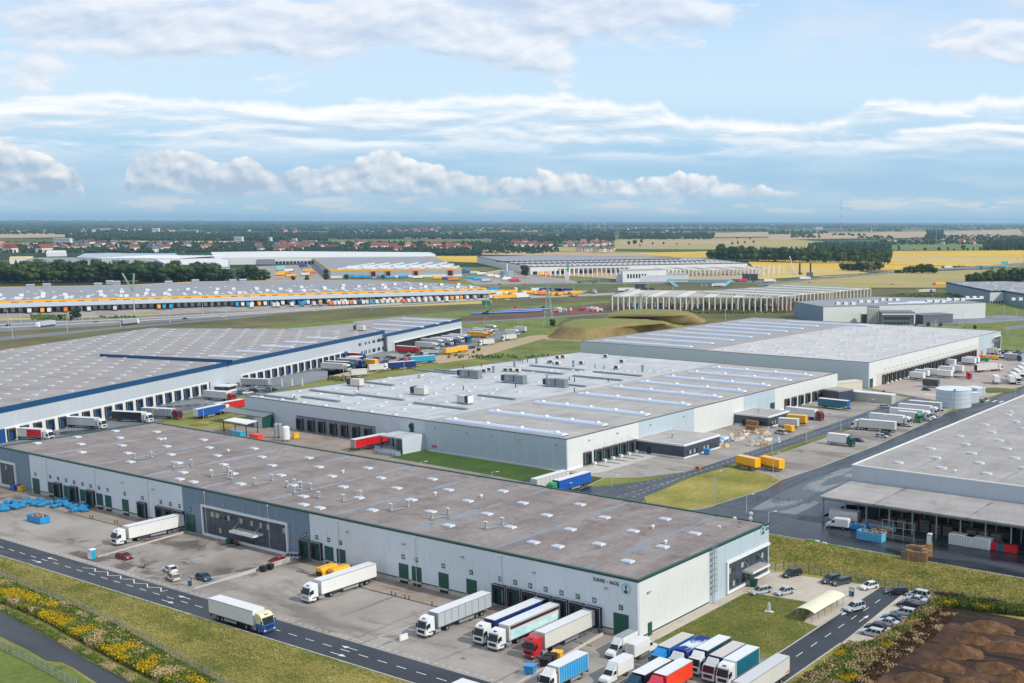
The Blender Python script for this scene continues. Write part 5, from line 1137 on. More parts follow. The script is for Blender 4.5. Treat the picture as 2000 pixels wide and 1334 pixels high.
 # --- blue-banded warehouse yard
GB='trucks at the blue banded warehouse'
at_px(ART,296,826,18,'white cabbed truck with black side curtain at the blue banded warehouse',GB,cab='white',side_curtain='black',trailer_box='offwhite')
at_px(ART,353,819,18,'dark red cabbed truck with grey curtain trailer',GB,cab='darkred',side_curtain='grey',trailer_box='grey')
at_px(ARTB,205,838,18,'white truck with pale grey trailer partly hidden by the near roof',GB,cab='white',trailer_box='silver')
t_=at_px(ARTB,102,861,18,'white trailer with red front half low behind the near roof',GB,cab='white',trailer_box='offwhite')
child('red_panel',MB().box(-9,-3.1,-1.30,-1.27,1.3,3.8,P['red']).mesh('red_panel'),t_)
at_px(ARTB,458,785,8,'red cabbed truck with long white trailer',GB,cab='red',trailer_box='offwhite')
at_px(ART,446,806,104-76,'white cabbed truck with bright blue curtain on the verge',GB,cab='white',side_curtain='blue',trailer_box='blue').rotation_euler=(0,0,R(104))
at_px(TRL,474,798,100,'red trailer just beside the left corner of the middle warehouse',GB,side_curtain='red',trailer_box='red')
at_px(TRL,527,757,22,'grey curtain trailer at the docks behind the parked cars',GB,side_curtain='grey',trailer_box='grey')
at_px(ARTB,684,726,14,'white truck and trailer at the middle of the blue banded docks',GB,cab='white',trailer_box='offwhite')
at_px(ART,692,722,14,'teal cabbed truck hidden behind the white one',GB,cab='teal',side_curtain='darkgrey',trailer_box='darkgrey')
at_px(ART,711,717,10,'bright blue cabbed truck with grey curtain trailer',GB,cab='blue',side_curtain='grey',trailer_box='grey')
at_px(ART,713,704,14,'red trailer behind the bright blue cab',GB,cab='blue',side_curtain='red',trailer_box='red')
at_px(ART,820,691,8,'red truck with red curtain trailer below the lower hall',GB,cab='red',side_curtain='red',trailer_box='red')
at_px(ART,748,724,-70,'dark blue curtain trailer truck parked by the verge',GB,cab='white',side_curtain='navy',trailer_box='navy').rotation_euler=(0,0,R(-112))
at_px(ART,790,712,0,'red cabbed truck with turquoise curtain parked by the verge',GB,cab='red',side_curtain='cyan',trailer_box='cyan').rotation_euler=(0,0,R(-112))
for px,py,lab in((685,738,'pale swap body with dark print, nearer one by the verge'),(720,728,'pale swap body with dark print, farther one by the verge')):
 at_px(SWP,px,py,-112,lab,GB,container_body='offwhite')
at_px(SWP,736,717,10,'small yellow container among the cars',GB,container_body='yellow')
for i,(px,py,cc,bc,lab)in enumerate([(856,683,'white','offwhite','white truck first in the row at the lower hall'),(866,676,'white','offwhite','white truck with orange cab top at the lower hall'),(884,674,'white','offwhite','white box trailer truck third in the row at the lower hall'),(893,673,'blue','offwhite','blue cabbed truck with white trailer at the lower hall'),(905,670,'white','offwhite','white truck beside the blue cab'),(916,668,'blue','offwhite','blue and white truck beside the green one'),(920,666,'brightgreen','offwhite','green cabbed truck with white trailer'),(954,661,'yellow','yellow','yellow truck with yellow trailer in front'),(961,657,'yellow','offwhite','yellow cabbed truck with white trailer'),(964,654,'white','navy','white cabbed truck with dark blue trailer')]):
 at_px(ARTB,px,py,6,lab,'trucks at the lower hall',cab=cc,trailer_box=bc)
for px,py,deg,cc,bc,lab in[(922,652,-170,'white','offwhite','white truck beside the far corner of the lower hall'),(1002,649,-165,'white','offwhite','white truck parked near the grass beyond the lower hall'),(1014,655,20,'white','offwhite','smaller white truck by the verge end'),(970,647,0,'white','grey','small grey lorry by the green meadow'),(935,676,-110,'white','offwhite','white box lorry seen from the front on the verge road'),(980,666,-110,'white','offwhite','white tractor unit parked on the verge road')]:
 at_px(RIG,px,py,deg,lab,'lorries beyond the lower hall',cab=cc,side_curtain=bc)
at_px(SWP,869,694,-100,'yellow container, left one of the pair on the verge road','yellow containers on the verge',container_body='yellow');at_px(SWP,890,690,-100,'yellow container, right one of the pair on the verge road','yellow containers on the verge',container_body='yellow')
i=0
for px,py,col,k in[(742,701,'darkred','hatch'),(750,701,'darkgrey','wagon'),(758,703,'black','suv'),(735,708,'black','hatch'),(743,708,'darkgrey','sedan'),(777,705,'navy','hatch'),(760,710,'blue','wagon'),(781,692,'black','sedan'),(790,698,'petrol','hatch'),(803,695,'silver','hatch'),(812,694,'darkgrey','suv'),(818,692,'white','wagon'),(827,695,'navy','hatch'),(834,695,'petrol','sedan'),(842,695,'blue','hatch'),(803,713,'white','wagon'),(786,718,'blue','hatch'),(719,705,'grey','hatch'),(722,708,'silver','sedan'),(490,762,'white','hatch'),(497,762,'grey','wagon'),(506,764,'black','suv'),(514,764,'darkgrey','hatch'),(521,765,'black','sedan'),(494,768,'white','sedan'),(458,770,'teal','hatch'),(464,768,'grey','wagon'),(820,715,'grey','hatch'),(914,682,'navy','suv'),(922,680,'grey','hatch'),(963,670,'navy','hatch')]:
 at_px(CARS[k],px,py,-100 if i%3 else 80,'%s car parked in the yard of the blue banded warehouse'%{'petrol':'dark teal','darkgrey':'dark grey','darkred':'dark red'}.get(col,col),'cars at the blue banded warehouse',body=col);i+=1
 # --- yard of the middle warehouse and the street north of the near one
GM='vehicles round the middle warehouse'
at_px(ARTB,1072,970,184,'blue curtain trailer truck with green cab beside the near roof edge',GM,cab='brightgreen',side_curtain='blue',trailer_box='blue').rotation_euler=(0,0,R(-90))
w=G(1139,922,4.0);bpy.data.objects.remove
at_px(TRL,1043,963,-90,'white trailer partly hidden by the blue one',GM,side_curtain='offwhite',trailer_box='offwhite')
p_=onX(1240,880,CX1)
at_px(ARTB,1607,822,-4,'white truck with red and blue cab and dark pictures on its trailer',GM,cab='darkred',trailer_box='white')
at_px(TRL,1657,802,-3,'blue curtain trailer at the last dock of the middle warehouse',GM,side_curtain='teal',trailer_box='blue')
at_px(RIG,1668,873,0,'green cabbed lorry with white box alone on the parking',GM,cab='green',side_curtain='white')
at_px(ARTB,1664,838,187,'white trailer truck with red and white cab facing left',GM,cab='white',trailer_box='offwhite')
at_px(ARTB,1780,834,2,'white truck facing right behind the red and white one',GM,cab='white',trailer_box='white')
at_px(RIG,1800,826,2,'green cabbed lorry with white box in the truck row',GM,cab='brightgreen',side_curtain='offwhite')
at_px(ARTB,1818,823,2,'white high cabbed truck right of the green lorry',GM,cab='white',trailer_box='white')
at_px(BVAN,1827,820,2,'white low van between the high trucks',GM)
at_px(ARTB,1833,814,2,'white truck with blue stripe low on its trailer',GM,cab='white',trailer_box='white')
at_px(TRL,1838,806,2,'pale trailer in front of the water tank',GM,side_curtain='silver',trailer_box='silver')
w1=G(1487,922);w2=G(1526,925)
for(px,py,lab)in((1480,920,'left one of the two yellow containers on legs'),(1527,922,'right one of the two yellow containers on legs')):
 o=at_px(SWP,px,py+1,-14,lab,'yellow containers by the triangular lawn',container_body='yellow',trailer_roof='yellow');o.scale=(1.13,1,1);child('red_stripe',cached('rst',lambda:MB().box(-7.2,-.2,-1.285,-1.265,1.5,1.68,P['darkred']).mesh('red_stripe')),o)
at_px(SWP,1559,839,10,'grey white container box beside the yellow one',GM,container_body='lightgrey');at_px(SWP,1575,832,10,'yellow container beside the smaller black office',GM,container_body='yellow',trailer_roof='yellow')
at_px(CARS['mini'],1514,846,172,'silver people carrier by the black office',GM,body='silver');at_px(PVAN,1524,841,172,'yellow van behind the silver people carrier',GM,body='yellow',roof='yellow')
at_px(CARS['sedan'],1687,864,0,'black saloon in front of the green cabbed lorry',GM,body='petrol');at_px(CARS['wagon'],1735,856,0,'silver car, front one of the pair on the truck parking',GM,body='silver');at_px(CARS['hatch'],1740,852,0,'dark blue car, rear one of the pair on the truck parking',GM,body='petrol');at_px(CARS['wagon'],1740,797,20,'silver car waiting at the junction by the water tank',GM,body='silver');at_px(CARS['hatch'],1818,764,4,'dark green car left of the water tank',GM,body='green')
# --- yard of the back warehouse
GD='white swap bodies at the back warehouse'
for px,py,lab in[(1805,744,'white container on legs nearest the docks of the back warehouse'),(1814,739,'white container just behind the nearest one'),(1832,737,'white container third from the near end'),(1859,740,'white container on legs beside the red tractor unit'),(1862,732,'white container behind the one beside the red tractor'),(1881,730,'white container right of the middle group'),(1866,717,'low white container by the docks'),(1905,714,'white container with round emblem near the far end'),(1912,712,'white container at the far end of the row')]:
 at_px(SWP,px,py,-3,lab,GD,container_body='white')
for px,py,lab in[(1948,752,'white container on legs, left one on the grass island'),(1978,752,'white container on legs, right one on the grass island')]:at_px(SWP,px,py,-60,lab,'white containers on the grass island',container_body='white')
for i,(px,py)in enumerate([(1990,752),(1996,744),(2003,738),(2010,732)]):at_px(ARTB,px,py,-60,'white truck in the slanting row at the right edge of the picture','trucks in the slanting row',cab='white',trailer_box='offwhite')
at_px(ARTB,1955,724,60,'white trailer truck driving away across the back yard',GD+' ',cab='white',trailer_box='offwhite',rear_door='black')['group']='vehicles in the back yard'
at_px(ARTB,1955,694,5,'white truck parked at the far corner of the back warehouse','vehicles in the back yard',cab='white',trailer_box='offwhite')
at_px(RIG,1995,706,0,'grey boxed lorry with dark cab at the right edge','vehicles in the back yard',cab='navy',side_curtain='grey')
at_px(SWP,1833,758,0,'dark grey open container by the water tank','vehicles in the back yard',container_body='darkgrey',trailer_roof='darkgrey')
trc=empty('tractor_unit',(G(1897,741).x,G(1897,741).y,0),0,'red tractor unit with empty flat chassis behind','truck');
for src in[c for c in RIGT.children if c.name.split('.')[0]in('cab','windscreen','side_window','headlight','mirror','grille','wheel','chassis')]:
 c=src.copy();COL.objects.link(c);c.parent=trc
 if c.name.startswith('cab'):c.material_slots[0].link='OBJECT';c.material_slots[0].material=P['red']
for i,(px,py,col,k)in enumerate([(1965,691,'navy','suv'),(1970,687,'petrol','hatch'),(1975,690,'white','sedan'),(1980,687,'grey','hatch'),(1987,691,'black','sedan'),(1993,688,'teal','hatch'),(1999,692,'grey','suv')]):
 at_px(CARS[k],px,py,80,'%s car parked beyond the back warehouse'%col,'cars beyond the back warehouse',body=col)
 # --- the open shed
at_px(PVAN,1615,1028,188,'white panel van at the left end of the steel shed','vehicles at the steel shed',body='white',roof='white')
at_px(TRL,1622,1020,188,'off white trailer standing inside the shed behind the van','vehicles at the steel shed',side_curtain='offwhite',trailer_box='offwhite').scale=(.55,1,.9)
STRAP=MB().box(-.03,.03,1.295,1.32,1.2,3.8,PLAST).box(-.03,.03,-1.32,-1.295,1.2,3.8,PLAST).mesh('curtain_strap')
for o in list(COL.objects):
 if o.parent is None and o.get('group')in(GY,PK,GB,GM)and o.name.startswith(('articulated','semi'))and any(c.name.startswith('side_curtain')and c.material_slots[0].link=='OBJECT' for c in o.children):
  for k in range(7):child('curtain_strap',STRAP,o,((-4.6 if o.name[0]=='a' else-1.7)-1.7*k,0,0))
  # --- far traffic: a trailer body, its running gear and a cab
def build_far(cab=True):
 o=proto(empty('lorry',(0,0,-500),0,'x','truck'))
 child('trailer_box',MB().box(-16,-2.8,-1.27,1.27,1.1,4,P['white']).mesh('trailer_box'),o);child('chassis',MB().box(-15.5,-1,-1.1,1.1,.3,1.1,CHAS).mesh('chassis'),o)
 if cab:child('cab',CABT,o)
 return o
FARL,FART=build_far(True),build_far(False)
FART['category']='trailer';FART.name='parked_trailer'
# ================================================================== FARTHER BUILDINGS
def fbox(name,label,cat,pts_px,h,roof,wallm,trim,band=None,group=None,bandh=1.0,trim_h=.5):
 pts=[G(x,y,h)for x,y in pts_px]
 o,p=hall(name,label,cat,[(a.x,a.y)for a in pts],h,roof,trim,core=wallm,trim_h=trim_h,group=group,deck=.3,edge_w=.6)
 return o,p,pts
WALLFAR=plain('far_white_wall',L(208,210,210),.6,var=.05,scale=.05);WALLFG=plain('far_grey_wall',L(160,168,176),.6,var=.05,scale=.05);LIGHTBLUEW=plain('far_blue_wall',L(112,138,158),.5,var=.06,scale=.05)
NAVYT=plain('navy_trim',L(40,62,92),.5)
H6=10.0
EB,ep,ew=fbox('warehouse','very long far warehouse with yellow band under its roof edge and a crowded dock row','warehouse',[(-60,589.5),(950,562.5),(900,555),(720,546),(560,547),(380,550),(250,556.5),(-60,561)],H6,ROOFG,WALLFG,YELB,trim_h=2.0)
FE=Face(EB,(ew[0].x,ew[0].y),(ew[1].x,ew[1].y))
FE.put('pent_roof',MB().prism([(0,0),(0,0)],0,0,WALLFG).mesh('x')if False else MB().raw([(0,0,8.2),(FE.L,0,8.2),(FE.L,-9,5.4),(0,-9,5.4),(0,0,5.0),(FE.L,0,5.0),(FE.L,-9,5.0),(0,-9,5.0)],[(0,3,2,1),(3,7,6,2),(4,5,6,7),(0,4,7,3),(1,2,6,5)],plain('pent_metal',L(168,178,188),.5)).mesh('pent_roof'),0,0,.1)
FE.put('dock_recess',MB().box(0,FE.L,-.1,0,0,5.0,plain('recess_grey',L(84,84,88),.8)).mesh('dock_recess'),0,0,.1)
dd_=MB().box(-1.4,1.4,-.3,0,.9,4.2,WHITE).mesh('dock_door');nd=int(FE.L/5.2);step=FE.L/nd
for k in range(min(nd,130)):FE.put('dock_door',dd_,k*step+2.6+(FE.L-min(nd,130)*step),0,.2)
for k in range(18):
 a=FE.L*(k+.5)/18
 for q in(-7,3):FE.put('strip_window',cached('strw',lambda:MB().box(0,5,-.1,0,8.35,8.8,GLASS).mesh('strip_window')),a+q,0,.12)
SKE=MB().box(-1.2,1.2,-1,1,0,.4,WHITE).mesh('skylight');RTU=MB().box(-1.7,1.7,-1.3,1.3,0,2.1,WHITE).box(-1.75,-1.1,-1.,1.,.4,1.8,DARKV).mesh('rooftop_unit');BARE=barrel_mesh(34,1.6,.6)
dn=Vector((-FE.n.x,-FE.n.y));rnd=random.Random(4)
for k in range(90):
 px=rnd.uniform(2,930);py=0
 a=rnd.uniform(4,FE.L-4);bk=rnd.uniform(6,150);w=FE.p+FE.d*a+dn*bk
 if in_poly(w.x,w.y,ep):put_on(EB,'skylight',SKE,w.x,w.y,H6-.3,FE.ang)
for k in range(44):
 a=(k//2+.3+.5*rnd.random())*FE.L/22;bk=(26,78)[k%2]+rnd.uniform(-16,22);w=FE.p+FE.d*a+dn*bk
 if in_poly(w.x,w.y,ep):put_on(EB,'rooftop_unit',RTU,w.x,w.y,H6-.3,FE.ang+.1)
for k in range(34):
 a=(k+.6)*FE.L/34;w=FE.p+FE.d*a+dn*44;w2=FE.p+FE.d*a+dn*10
 if in_poly(w.x,w.y,ep):put_on(EB,'barrel_skylight',BARE,w2.x,w2.y,H6-.3,FE.ang+R(90))
for px,py in((60,563),(92,561),(192,560),(215,555),(228,556),(330,556),(382,553),(455,553),(475,552)):
 w=G(px,py,H6);put_on(EB,'plant_room',cached('plr',lambda:MB().box(-3.5,3.5,-2,2,0,2.4,GALV).cyl((-3.5,0,3.2),(3.5,0,3.2),1.1,1.1,GALV,8).mesh('plant_room')),w.x,w.y,H6-.3,FE.ang)
FB2,fp,fw=fbox('warehouse','second far warehouse with yellow band, grey roof and white rooftop boxes','warehouse',[(645,527),(902,524),(850,501.5),(780,500.5),(612,503)],11.0,ROOFG,WALLFG,YELB,trim_h=2.0)
Ff=Face(FB2,(fw[0].x,fw[0].y),(fw[1].x,fw[1].y));d2=Vector((-Ff.n.x,-Ff.n.y))
Ff.put('white_base',MB().box(0,Ff.L,-.2,0,0,3,WHITE).mesh('white_base'),0,0,.1)
for px in(729,758,812,879,880+0):Ff.put('orange_gate',cached('og',lambda:MB().box(-4,4,-.5,0,1.5,9,plain('orange_frame',L(226,120,60),.5)).box(-2.6,2.6,-.6,-.5,1.5,8,DARK).mesh('orange_gate')),Ff.along(px,4),0,.1)
for k in range(120):
 col_,row=k%8,k//8;a=(col_+.5)*Ff.L/8+row*3.5;bk=6+row*14
 w=Ff.p+Ff.d*a+d2*bk
 if in_poly(w.x,w.y,fp):put_on(FB2,'rooftop_unit',RTU,w.x,w.y,10.7,Ff.ang)
PALEG=plain('pale_roof_strip',L(196,206,208),.5)
for k in range(7):
 a=(k+.15)*Ff.L/8;w=Ff.p+Ff.d*(a+18)+d2*20
 if in_poly(w.x,w.y,fp):put_on(FB2,'roof_strip',cached('rs',lambda:MB().box(0,16,0,110,0,.5,PALEG).mesh('roof_strip')),w.x,w.y,10.75,Ff.ang)
GB_,gp,gw=fbox('warehouse','long white warehouse behind the second striped one','warehouse',[(420,503.5),(845,500),(851,497),(840,492.6),(560,490.6),(412,492.3)],12.0,ROOFP,WALLFAR,WHITE)
Fg=Face(GB_,(gw[0].x,gw[0].y),(gw[1].x,gw[1].y))
for px in range(534,612,7):Fg.put('dock_door',cached('gd',lambda:MB().box(-2.2,2.2,-.3,0,.5,5,DARK).mesh('dock_door')),Fg.along(px,3),0,.1)
Fg.put('office_block',MB().box(-14,14,-2,0,0,9,plain('slate_block',L(130,136,146),.5)).mesh('office_block'),Fg.along(520,4),0,.1)
HB_,hp,hw_=fbox('warehouse','white far factory with striped glass roof and lettering on its gable','factory',[(190,504),(352,504.5),(343,495),(166,495),(150,502)],13.0,plain('glass_roof',L(150,170,186),.35),WALLFAR,WHITE)
Fh=Face(HB_,(hw_[0].x,hw_[0].y),(hw_[1].x,hw_[1].y));text_on(Fh,'DENSO',Fh.along(236,7),7.4,6.5,plain('grey_letters',L(90,98,108),.5),.3,sx=1.4,bold=.1)
dh=Vector((-Fh.n.x,-Fh.n.y))
for k in range(13):
 w=Fh.p+Fh.d*((k+.3)*Fh.L/13);put_on(HB_,'roof_rib',cached('rib',lambda:MB().box(0,3,0,150,0,.8,WHITE).mesh('roof_rib')),w.x,w.y,12.7,Fh.ang)
H2_,_,h2w=fbox('warehouse','pale far hall half hidden by the tree row, blue band on its wall','warehouse',[(352,522),(447,521),(448,507),(430,504),(300,505.5),(320,514)],11.0,ROOFP,WALLFAR,plain('pale_blue_band',L(60,110,170),.5),trim_h=1)
H3_,_,_=fbox('warehouse','low saw tooth roofed factory hall left behind the tree row','factory',[(24,516),(150,513),(190,508),(165,503),(60,503.5)],10.0,ROOFG,WALLFAR,WHITE)
fbox('warehouse','small pale yellow building at the far left','building',[(18,505),(66,504.5),(64,500.5),(20,501)],9.0,plain('sand_roof',L(206,190,140),.7),WALLFAR,plain('sand_roof',L(206,190,140),.7))
fbox('warehouse','white flat hall before the town at the far left','building',[(90,493.5),(130,493),(128,489),(92,489.3)],8.0,ROOFP,WALLFAR,WHITE)
IB_,ip,iw=fbox('warehouse','wide far warehouse with white speckled roof and dark blue roof line','warehouse',[(1036,520.5),(1460,513.2),(1370,503.6),(1200,500.5),(1050,499),(932,500.6)],12.0,ROOFG,WALLFAR,NAVYT,trim_h=1.0)
Fi=Face(IB_,(iw[0].x,iw[0].y),(iw[1].x,iw[1].y));di=Vector((-Fi.n.x,-Fi.n.y))
SKI=MB().box(-2.4,2.4,-1.0,1.0,0,.9,plain('warm_white',L(200,194,184),.5)).mesh('skylight');n_s=0
for r_ in range(9):
 for k in range(46):
  w=Fi.p+Fi.d*((k+.3*(r_%2))*Fi.L/40-60)+di*(14+r_*30)
  if n_s<290 and in_poly(w.x,w.y,ip):put_on(IB_,'skylight',SKI,w.x,w.y,11.7,Fi.ang+.25);n_s+=1
for r_ in(2,5):w=Fi.p+Fi.d*4+di*(30+r_*32);put_on(IB_,'fire_wall',MB().box(0,Fi.L-30,0,1,0,1.6,NAVYT).mesh('fire_wall'),w.x,w.y,11.7,Fi.ang)
for px in range(1100,1230,15):Fi.put('entrance_canopy',cached('ec',lambda:MB().box(-7,7,-6,0,7.5,8,ANTH).mesh('entrance_canopy')),Fi.along(px,6),0,.1)
for i_,px in enumerate(range(1045,1225,11)):Fi.put('dock_door',MB().box(-3,3,-.4,0,0,5,[DARK,P['yellow'],P['orange'],DARK,P['blue']][i_%5]).mesh('dock_door'),Fi.along(px,3),0,.1)
PILE=plain('pale_column',L(228,226,218),.7,var=.05)
def bay(wd,bo,sgn,z,mt):
 y=lambda v:v if sgn>0 else-v;mb=MB()
 for q in range(int(bo/5)+1):a,b_=sorted((y(q*5),y(q*5+.6)));mb.box(0,wd,a,b_,z,z+.6,mt)
 for x in(0,wd/2):a,b_=sorted((y(0),y(bo)));mb.box(x,x+.5,a,b_,z+.61,z+1.1,mt)
 return mb.mesh('roof_bay')
def skeleton(label,front_px,z,back_off,ncol,rows,slab_m,w=.7,slabs=True,open_=False):
 a,b_=G(*front_px[0]),G(*front_px[1]);o=empty('building_frame',a,0,label,'building site');d=(b_-a);Ld=d.length;d.normalize();n_=Vector((-d.y,d.x,0))
 if n_.dot(a)<0:n_=-n_
 col=MB().box(-w/2,w/2,-w/2,w/2,0,z,PILE).mesh('column');c=0
 for r_ in range(rows):
  for k in range(ncol):
   p=d*(Ld*k/(ncol-1))+n_*(back_off*r_/max(1,rows-1))
   if c<290:link('column',col,o,p);c+=1
 if slabs:
  ang=math.atan2(d.y,d.x);s=MB()
  sgn=1 if Vector((-math.sin(ang),math.cos(ang),0)).dot(n_)>0 else-1
  nb=ncol//2
  for k in range(ncol-1):
   x0,x1=Ld*k/(ncol-1),Ld*(k+1)/(ncol-1)
   link('roof_bay',cached((label,'bay',k%5),lambda:MB().box(0,x1-x0-.4,0 if sgn>0 else-back_off,back_off if sgn>0 else 0,z,z+.7,slab_m).mesh('roof_bay')if not open_ or k%5 in(1,2)else bay(x1-x0,back_off,sgn,z,slab_m)),o,d*x0,(0,0,ang))
 return o
PALER=plain('pale_decking',L(206,204,196),.5)
sk1=skeleton('long concrete building frame with pale roof beams beyond the earth mounds',[(1196,606),(1520,609)],11.3,84,30,3,PALER,.8,open_=True)
sk2=skeleton('right-hand end of the concrete frame with close white columns',[(1520,609),(1700,590)],12.5,90,26,3,PALER,.8,open_=True)
sk3=skeleton('far row of white columns in front of the wide speckled warehouse',[(1066,540),(1240,541)],10,60,20,3,PILE,.9,slabs=False)
sk4=skeleton('far half roofed column hall at the right end of the speckled warehouse',[(1305,541),(1500,538)],9,70,26,4,PALER,.9,open_=True)
sk5=skeleton('last bare columns beside the yellow field',[(1490,539),(1560,536)],13,40,8,2,PILE,.9,slabs=False)
for i_,(px,py,c)in enumerate([(1290,600,'blue'),(1310,597,'red'),(1378,598,'darkred'),(1492,596,'blue'),(1510,598,'darkred'),(1540,600,'orange'),(1558,590,'orangered'),(1245,600,'cyan')]):
 w=G(px,py+4);o=empty('scissor_lift',(w.x,w.y,0),i_*.7,'%s lifting platform among the concrete columns'%c,'lift','machines in the concrete frame');MB().box(-2.5,2.5,-1,1,.4,2.0,P[c]).obj('base',o);MB().box(-.3,.3,-1,1,2,5,P[c]).box(-2.4,2.4,-1,1,5,5.4,P[c]).obj('platform',o)
kb=fbox('office_building','white two storey office block beside the motorway with a row of slit windows','office building',[(1216,529.5),(1302,527.5),(1290,524),(1212,526)],14.0,ROOFG,WALLFAR,WHITE)
Fk=Face(kb[0],(kb[2][0].x,kb[2][0].y),(kb[2][1].x,kb[2][1].y));
for k in range(7):Fk.put('window',cached('kw',lambda:MB().box(-1,1,-.3,0,5,10,DARK).mesh('window')),Fk.L*(.12+.065*k),0,.1)
fbox('warehouse','low grey and white hall in front of the slit windowed office','building',[(1203,538.5),(1344,537.5),(1336,533),(1210,534)],8.0,ROOFG,WALLFAR,WHITE)
mb_=[(1608,598.8),(1925,590.6),(1846,581.2),(1704,579),(1551,588.8)]
MBd,mp_,mw=fbox('factory','white factory hall with blue grey left end behind the white roofed warehouse','factory',mb_,12.5,ROOFG,WALLFAR,plain('grey_trim3',L(120,128,134),.5),trim_h=.4)
Fm=Face(MBd,(mw[0].x,mw[0].y),(mw[1].x,mw[1].y));Fm2=Face(MBd,(mw[4].x,mw[4].y),(mw[0].x,mw[0].y));panels(Fm2,[(0,Fm2.L,LIGHTBLUEW)],0,12.0,12);panels(Fm,[(0,Fm.L,WALLW)],0,12.0,14)
for k in range(7):w=Fm.p+Fm.d*(20+k*26)-Fm.n*(18+(k%3)*14);[put_on(MBd,'rooftop_unit',RTU,w.x+q*5,w.y+q*3,12.2,Fm.ang)for q in range(3)]
for k in range(4):w=Fm.p+Fm.d*(60+k*22)-Fm.n*(14+k*9);put_on(MBd,'barrel_skylight',BARE,w.x,w.y,12.2,Fm.ang)
STEELS=plain('silo_steel',L(196,194,188),.35,.45,var=.12)
w0,w1=G(1697,633),G(1716,633)
for k in range(5):
 for j in range(2):
  w=w0.lerp(w1,k/4.0)+Vector((-2*j,4.4*j,0));o=empty('silo',(w.x,w.y,0),0,'tall steel silo standing with %s others in front of the white factory'%'nine','silo','steel silos')
  MB().cyl((0,0,1),(0,0,11.5),1.55,1.55,STEELS,14).cyl((0,0,11.5),(0,0,12.6),1.55,.5,STEELS,14).obj('body',o,smooth=False);MB().cyl((0,0,12.6),(0,0,13.4),.4,.4,GALV,6).box(-1.2,1.2,-1.5,-1.4,12.2,12.9,GALV).obj('top_rail',o);MB().box(-1.4,-1.2,-.2,.2,0,1.2,GALV).box(1.2,1.4,-.2,.2,0,1.2,GALV).obj('leg',o)
def solid(name,label,cat,p0,p1,h,dep,wallm,roofm,group=None,parts=None):
 """box whose visible lower front edge runs from p0 to p1 in the photograph"""
 a,b_=G(*p0),G(*p1);d=b_-a;Ld=d.length;ang=math.atan2(d.y,d.x);o=empty(name,a,ang,label,cat,group)
 MB().box(0,Ld,0,dep,0,h,wallm).obj('wall',o);MB().box(-.15,Ld+.15,-.15,dep+.15,h+.003,h+.4,roofm).obj('roof',o)
 f=Face(o,(a.x,a.y),(b_.x,b_.y));o['_']=0;del o['_'];return o,Ld,f
def wput(o,name,mesh,x,y=0,z=0):return link(name,mesh,o,(x,y,z))
o,Ld,f=solid('office_building','dark grey office with white frame beside the steel silos','office building',(1722,637),(1787,637),9.5,22,plain('slate_cladding',L(94,102,110),.5),plain('slate_cladding',L(94,102,110),.5))
wput(o,'white_frame',MB().box(0,Ld,-.5,-.15,8.2,9.2,WHITE).box(Ld-1,Ld,-.5,-.15,0,8.2,WHITE).box(0,Ld,-.5,-.15,0,.8,WHITE).mesh('white_frame'),0)
for k in range(8):wput(o,'window',cached('ow',lambda:MB().box(0,2.6,-.1,0,4.8,6.6,GLASS).mesh('window')),1.5+k*(Ld-5)/8,-.02);wput(o,'window',cached('ow2',lambda:MB().box(0,1.8,-.1,0,1.4,3,GLASS).mesh('window')),1.5+k*(Ld-5)/8,-.02)
o,Ld,f=solid('office_building','low dark annexe right of the framed office of the factory','building',(1803,634),(1861,631),6.5,16,plain('slate_cladding',L(94,102,110),.5),plain('slate_cladding',L(94,102,110),.5))
o,Ld,f=solid('loading_box','small dark and white loading box left of the silos','building',(1683,632),(1693,632),7,8,ANTH,WHITE)
NB,np_,nw=fbox('warehouse','blue grey warehouse with navy roof line at the far right','warehouse',[(1934,567.5),(1960,567),(2010,575),(2080,586),(2080,555),(1965,548.7),(1848,550.6)],12.0,ROOFG,LIGHTBLUEW,NAVYT,trim_h=1.8)
Fn=Face(NB,(nw[0].x,nw[0].y),(nw[1].x,nw[1].y));panels(Fn,[(0,Fn.L,WALLW)],0,10.2,6)
for k in range(5):Fn.put('door',cached('nd',lambda:MB().box(-.8,.8,-.15,0,0,2.4,GREEND).mesh('door')),Fn.L*(k+.5)/5,0,.12)
for k in range(110):
 w=Vector(np_[0]).lerp(Vector(np_[0]),0);px,py=rnd.uniform(1860,1998),rnd.uniform(551,574);w=G(px,py,12)
 if in_poly(w.x,w.y,np_):put_on(NB,'skylight',SKE,w.x,w.y,11.7,.4)
c=G(1850.5,797);TK=empty('water_tank',(c.x,c.y+6.6,0),0,'round white water tank beside the crossing','tank');rr=7.25
zt=7.4
mbk=MB()
for k in range(4):mbk.cyl((0,0,zt*k/4+.0),(0,0,zt*(k+1)/4-.12),rr,rr,plain('tank_white',L(190,204,212),.45,var=.12,scale=.15),48,cap=False)
mbk.cyl((0,0,0),(0,0,zt-.1),rr-.06,rr-.06,GALV,48,cap=False);mbk.obj('shell',TK)
MB().cyl((0,0,zt-.1),(0,0,zt+.45),rr+.15,.5,plain('tank_roof',L(206,216,222),.5),48).obj('roof',TK)
MB().bar((2.9,-rr+.3,0),(2.9,-rr+.3,zt+.6),.2,GALV).box(2.5,3.3,-rr+.5,-rr+1.1,zt,zt+.7,GALV).obj('ladder',TK)
for k in range(24):a=k*math.pi*2/24;MB().box(-.05,.05,-.05,.05,zt,zt+1.0,GALV).obj('rail_post',TK,(math.cos(a)*rr,math.sin(a)*rr,0))if k<0 else None
o,Ld,f=solid('pump_house','small white pump house right of the water tank','building',(1881,786),(1887,788),4.0,6,plain('tank_white',L(190,204,212)),WHITE)
o,Ld,f=solid('pump_house','low pale shed with flat roof behind the water tank','building',(1886,769.5),(1908,773.5),3.0,5,WALLS,plain('tank_roof',L(206,216,222),.5))
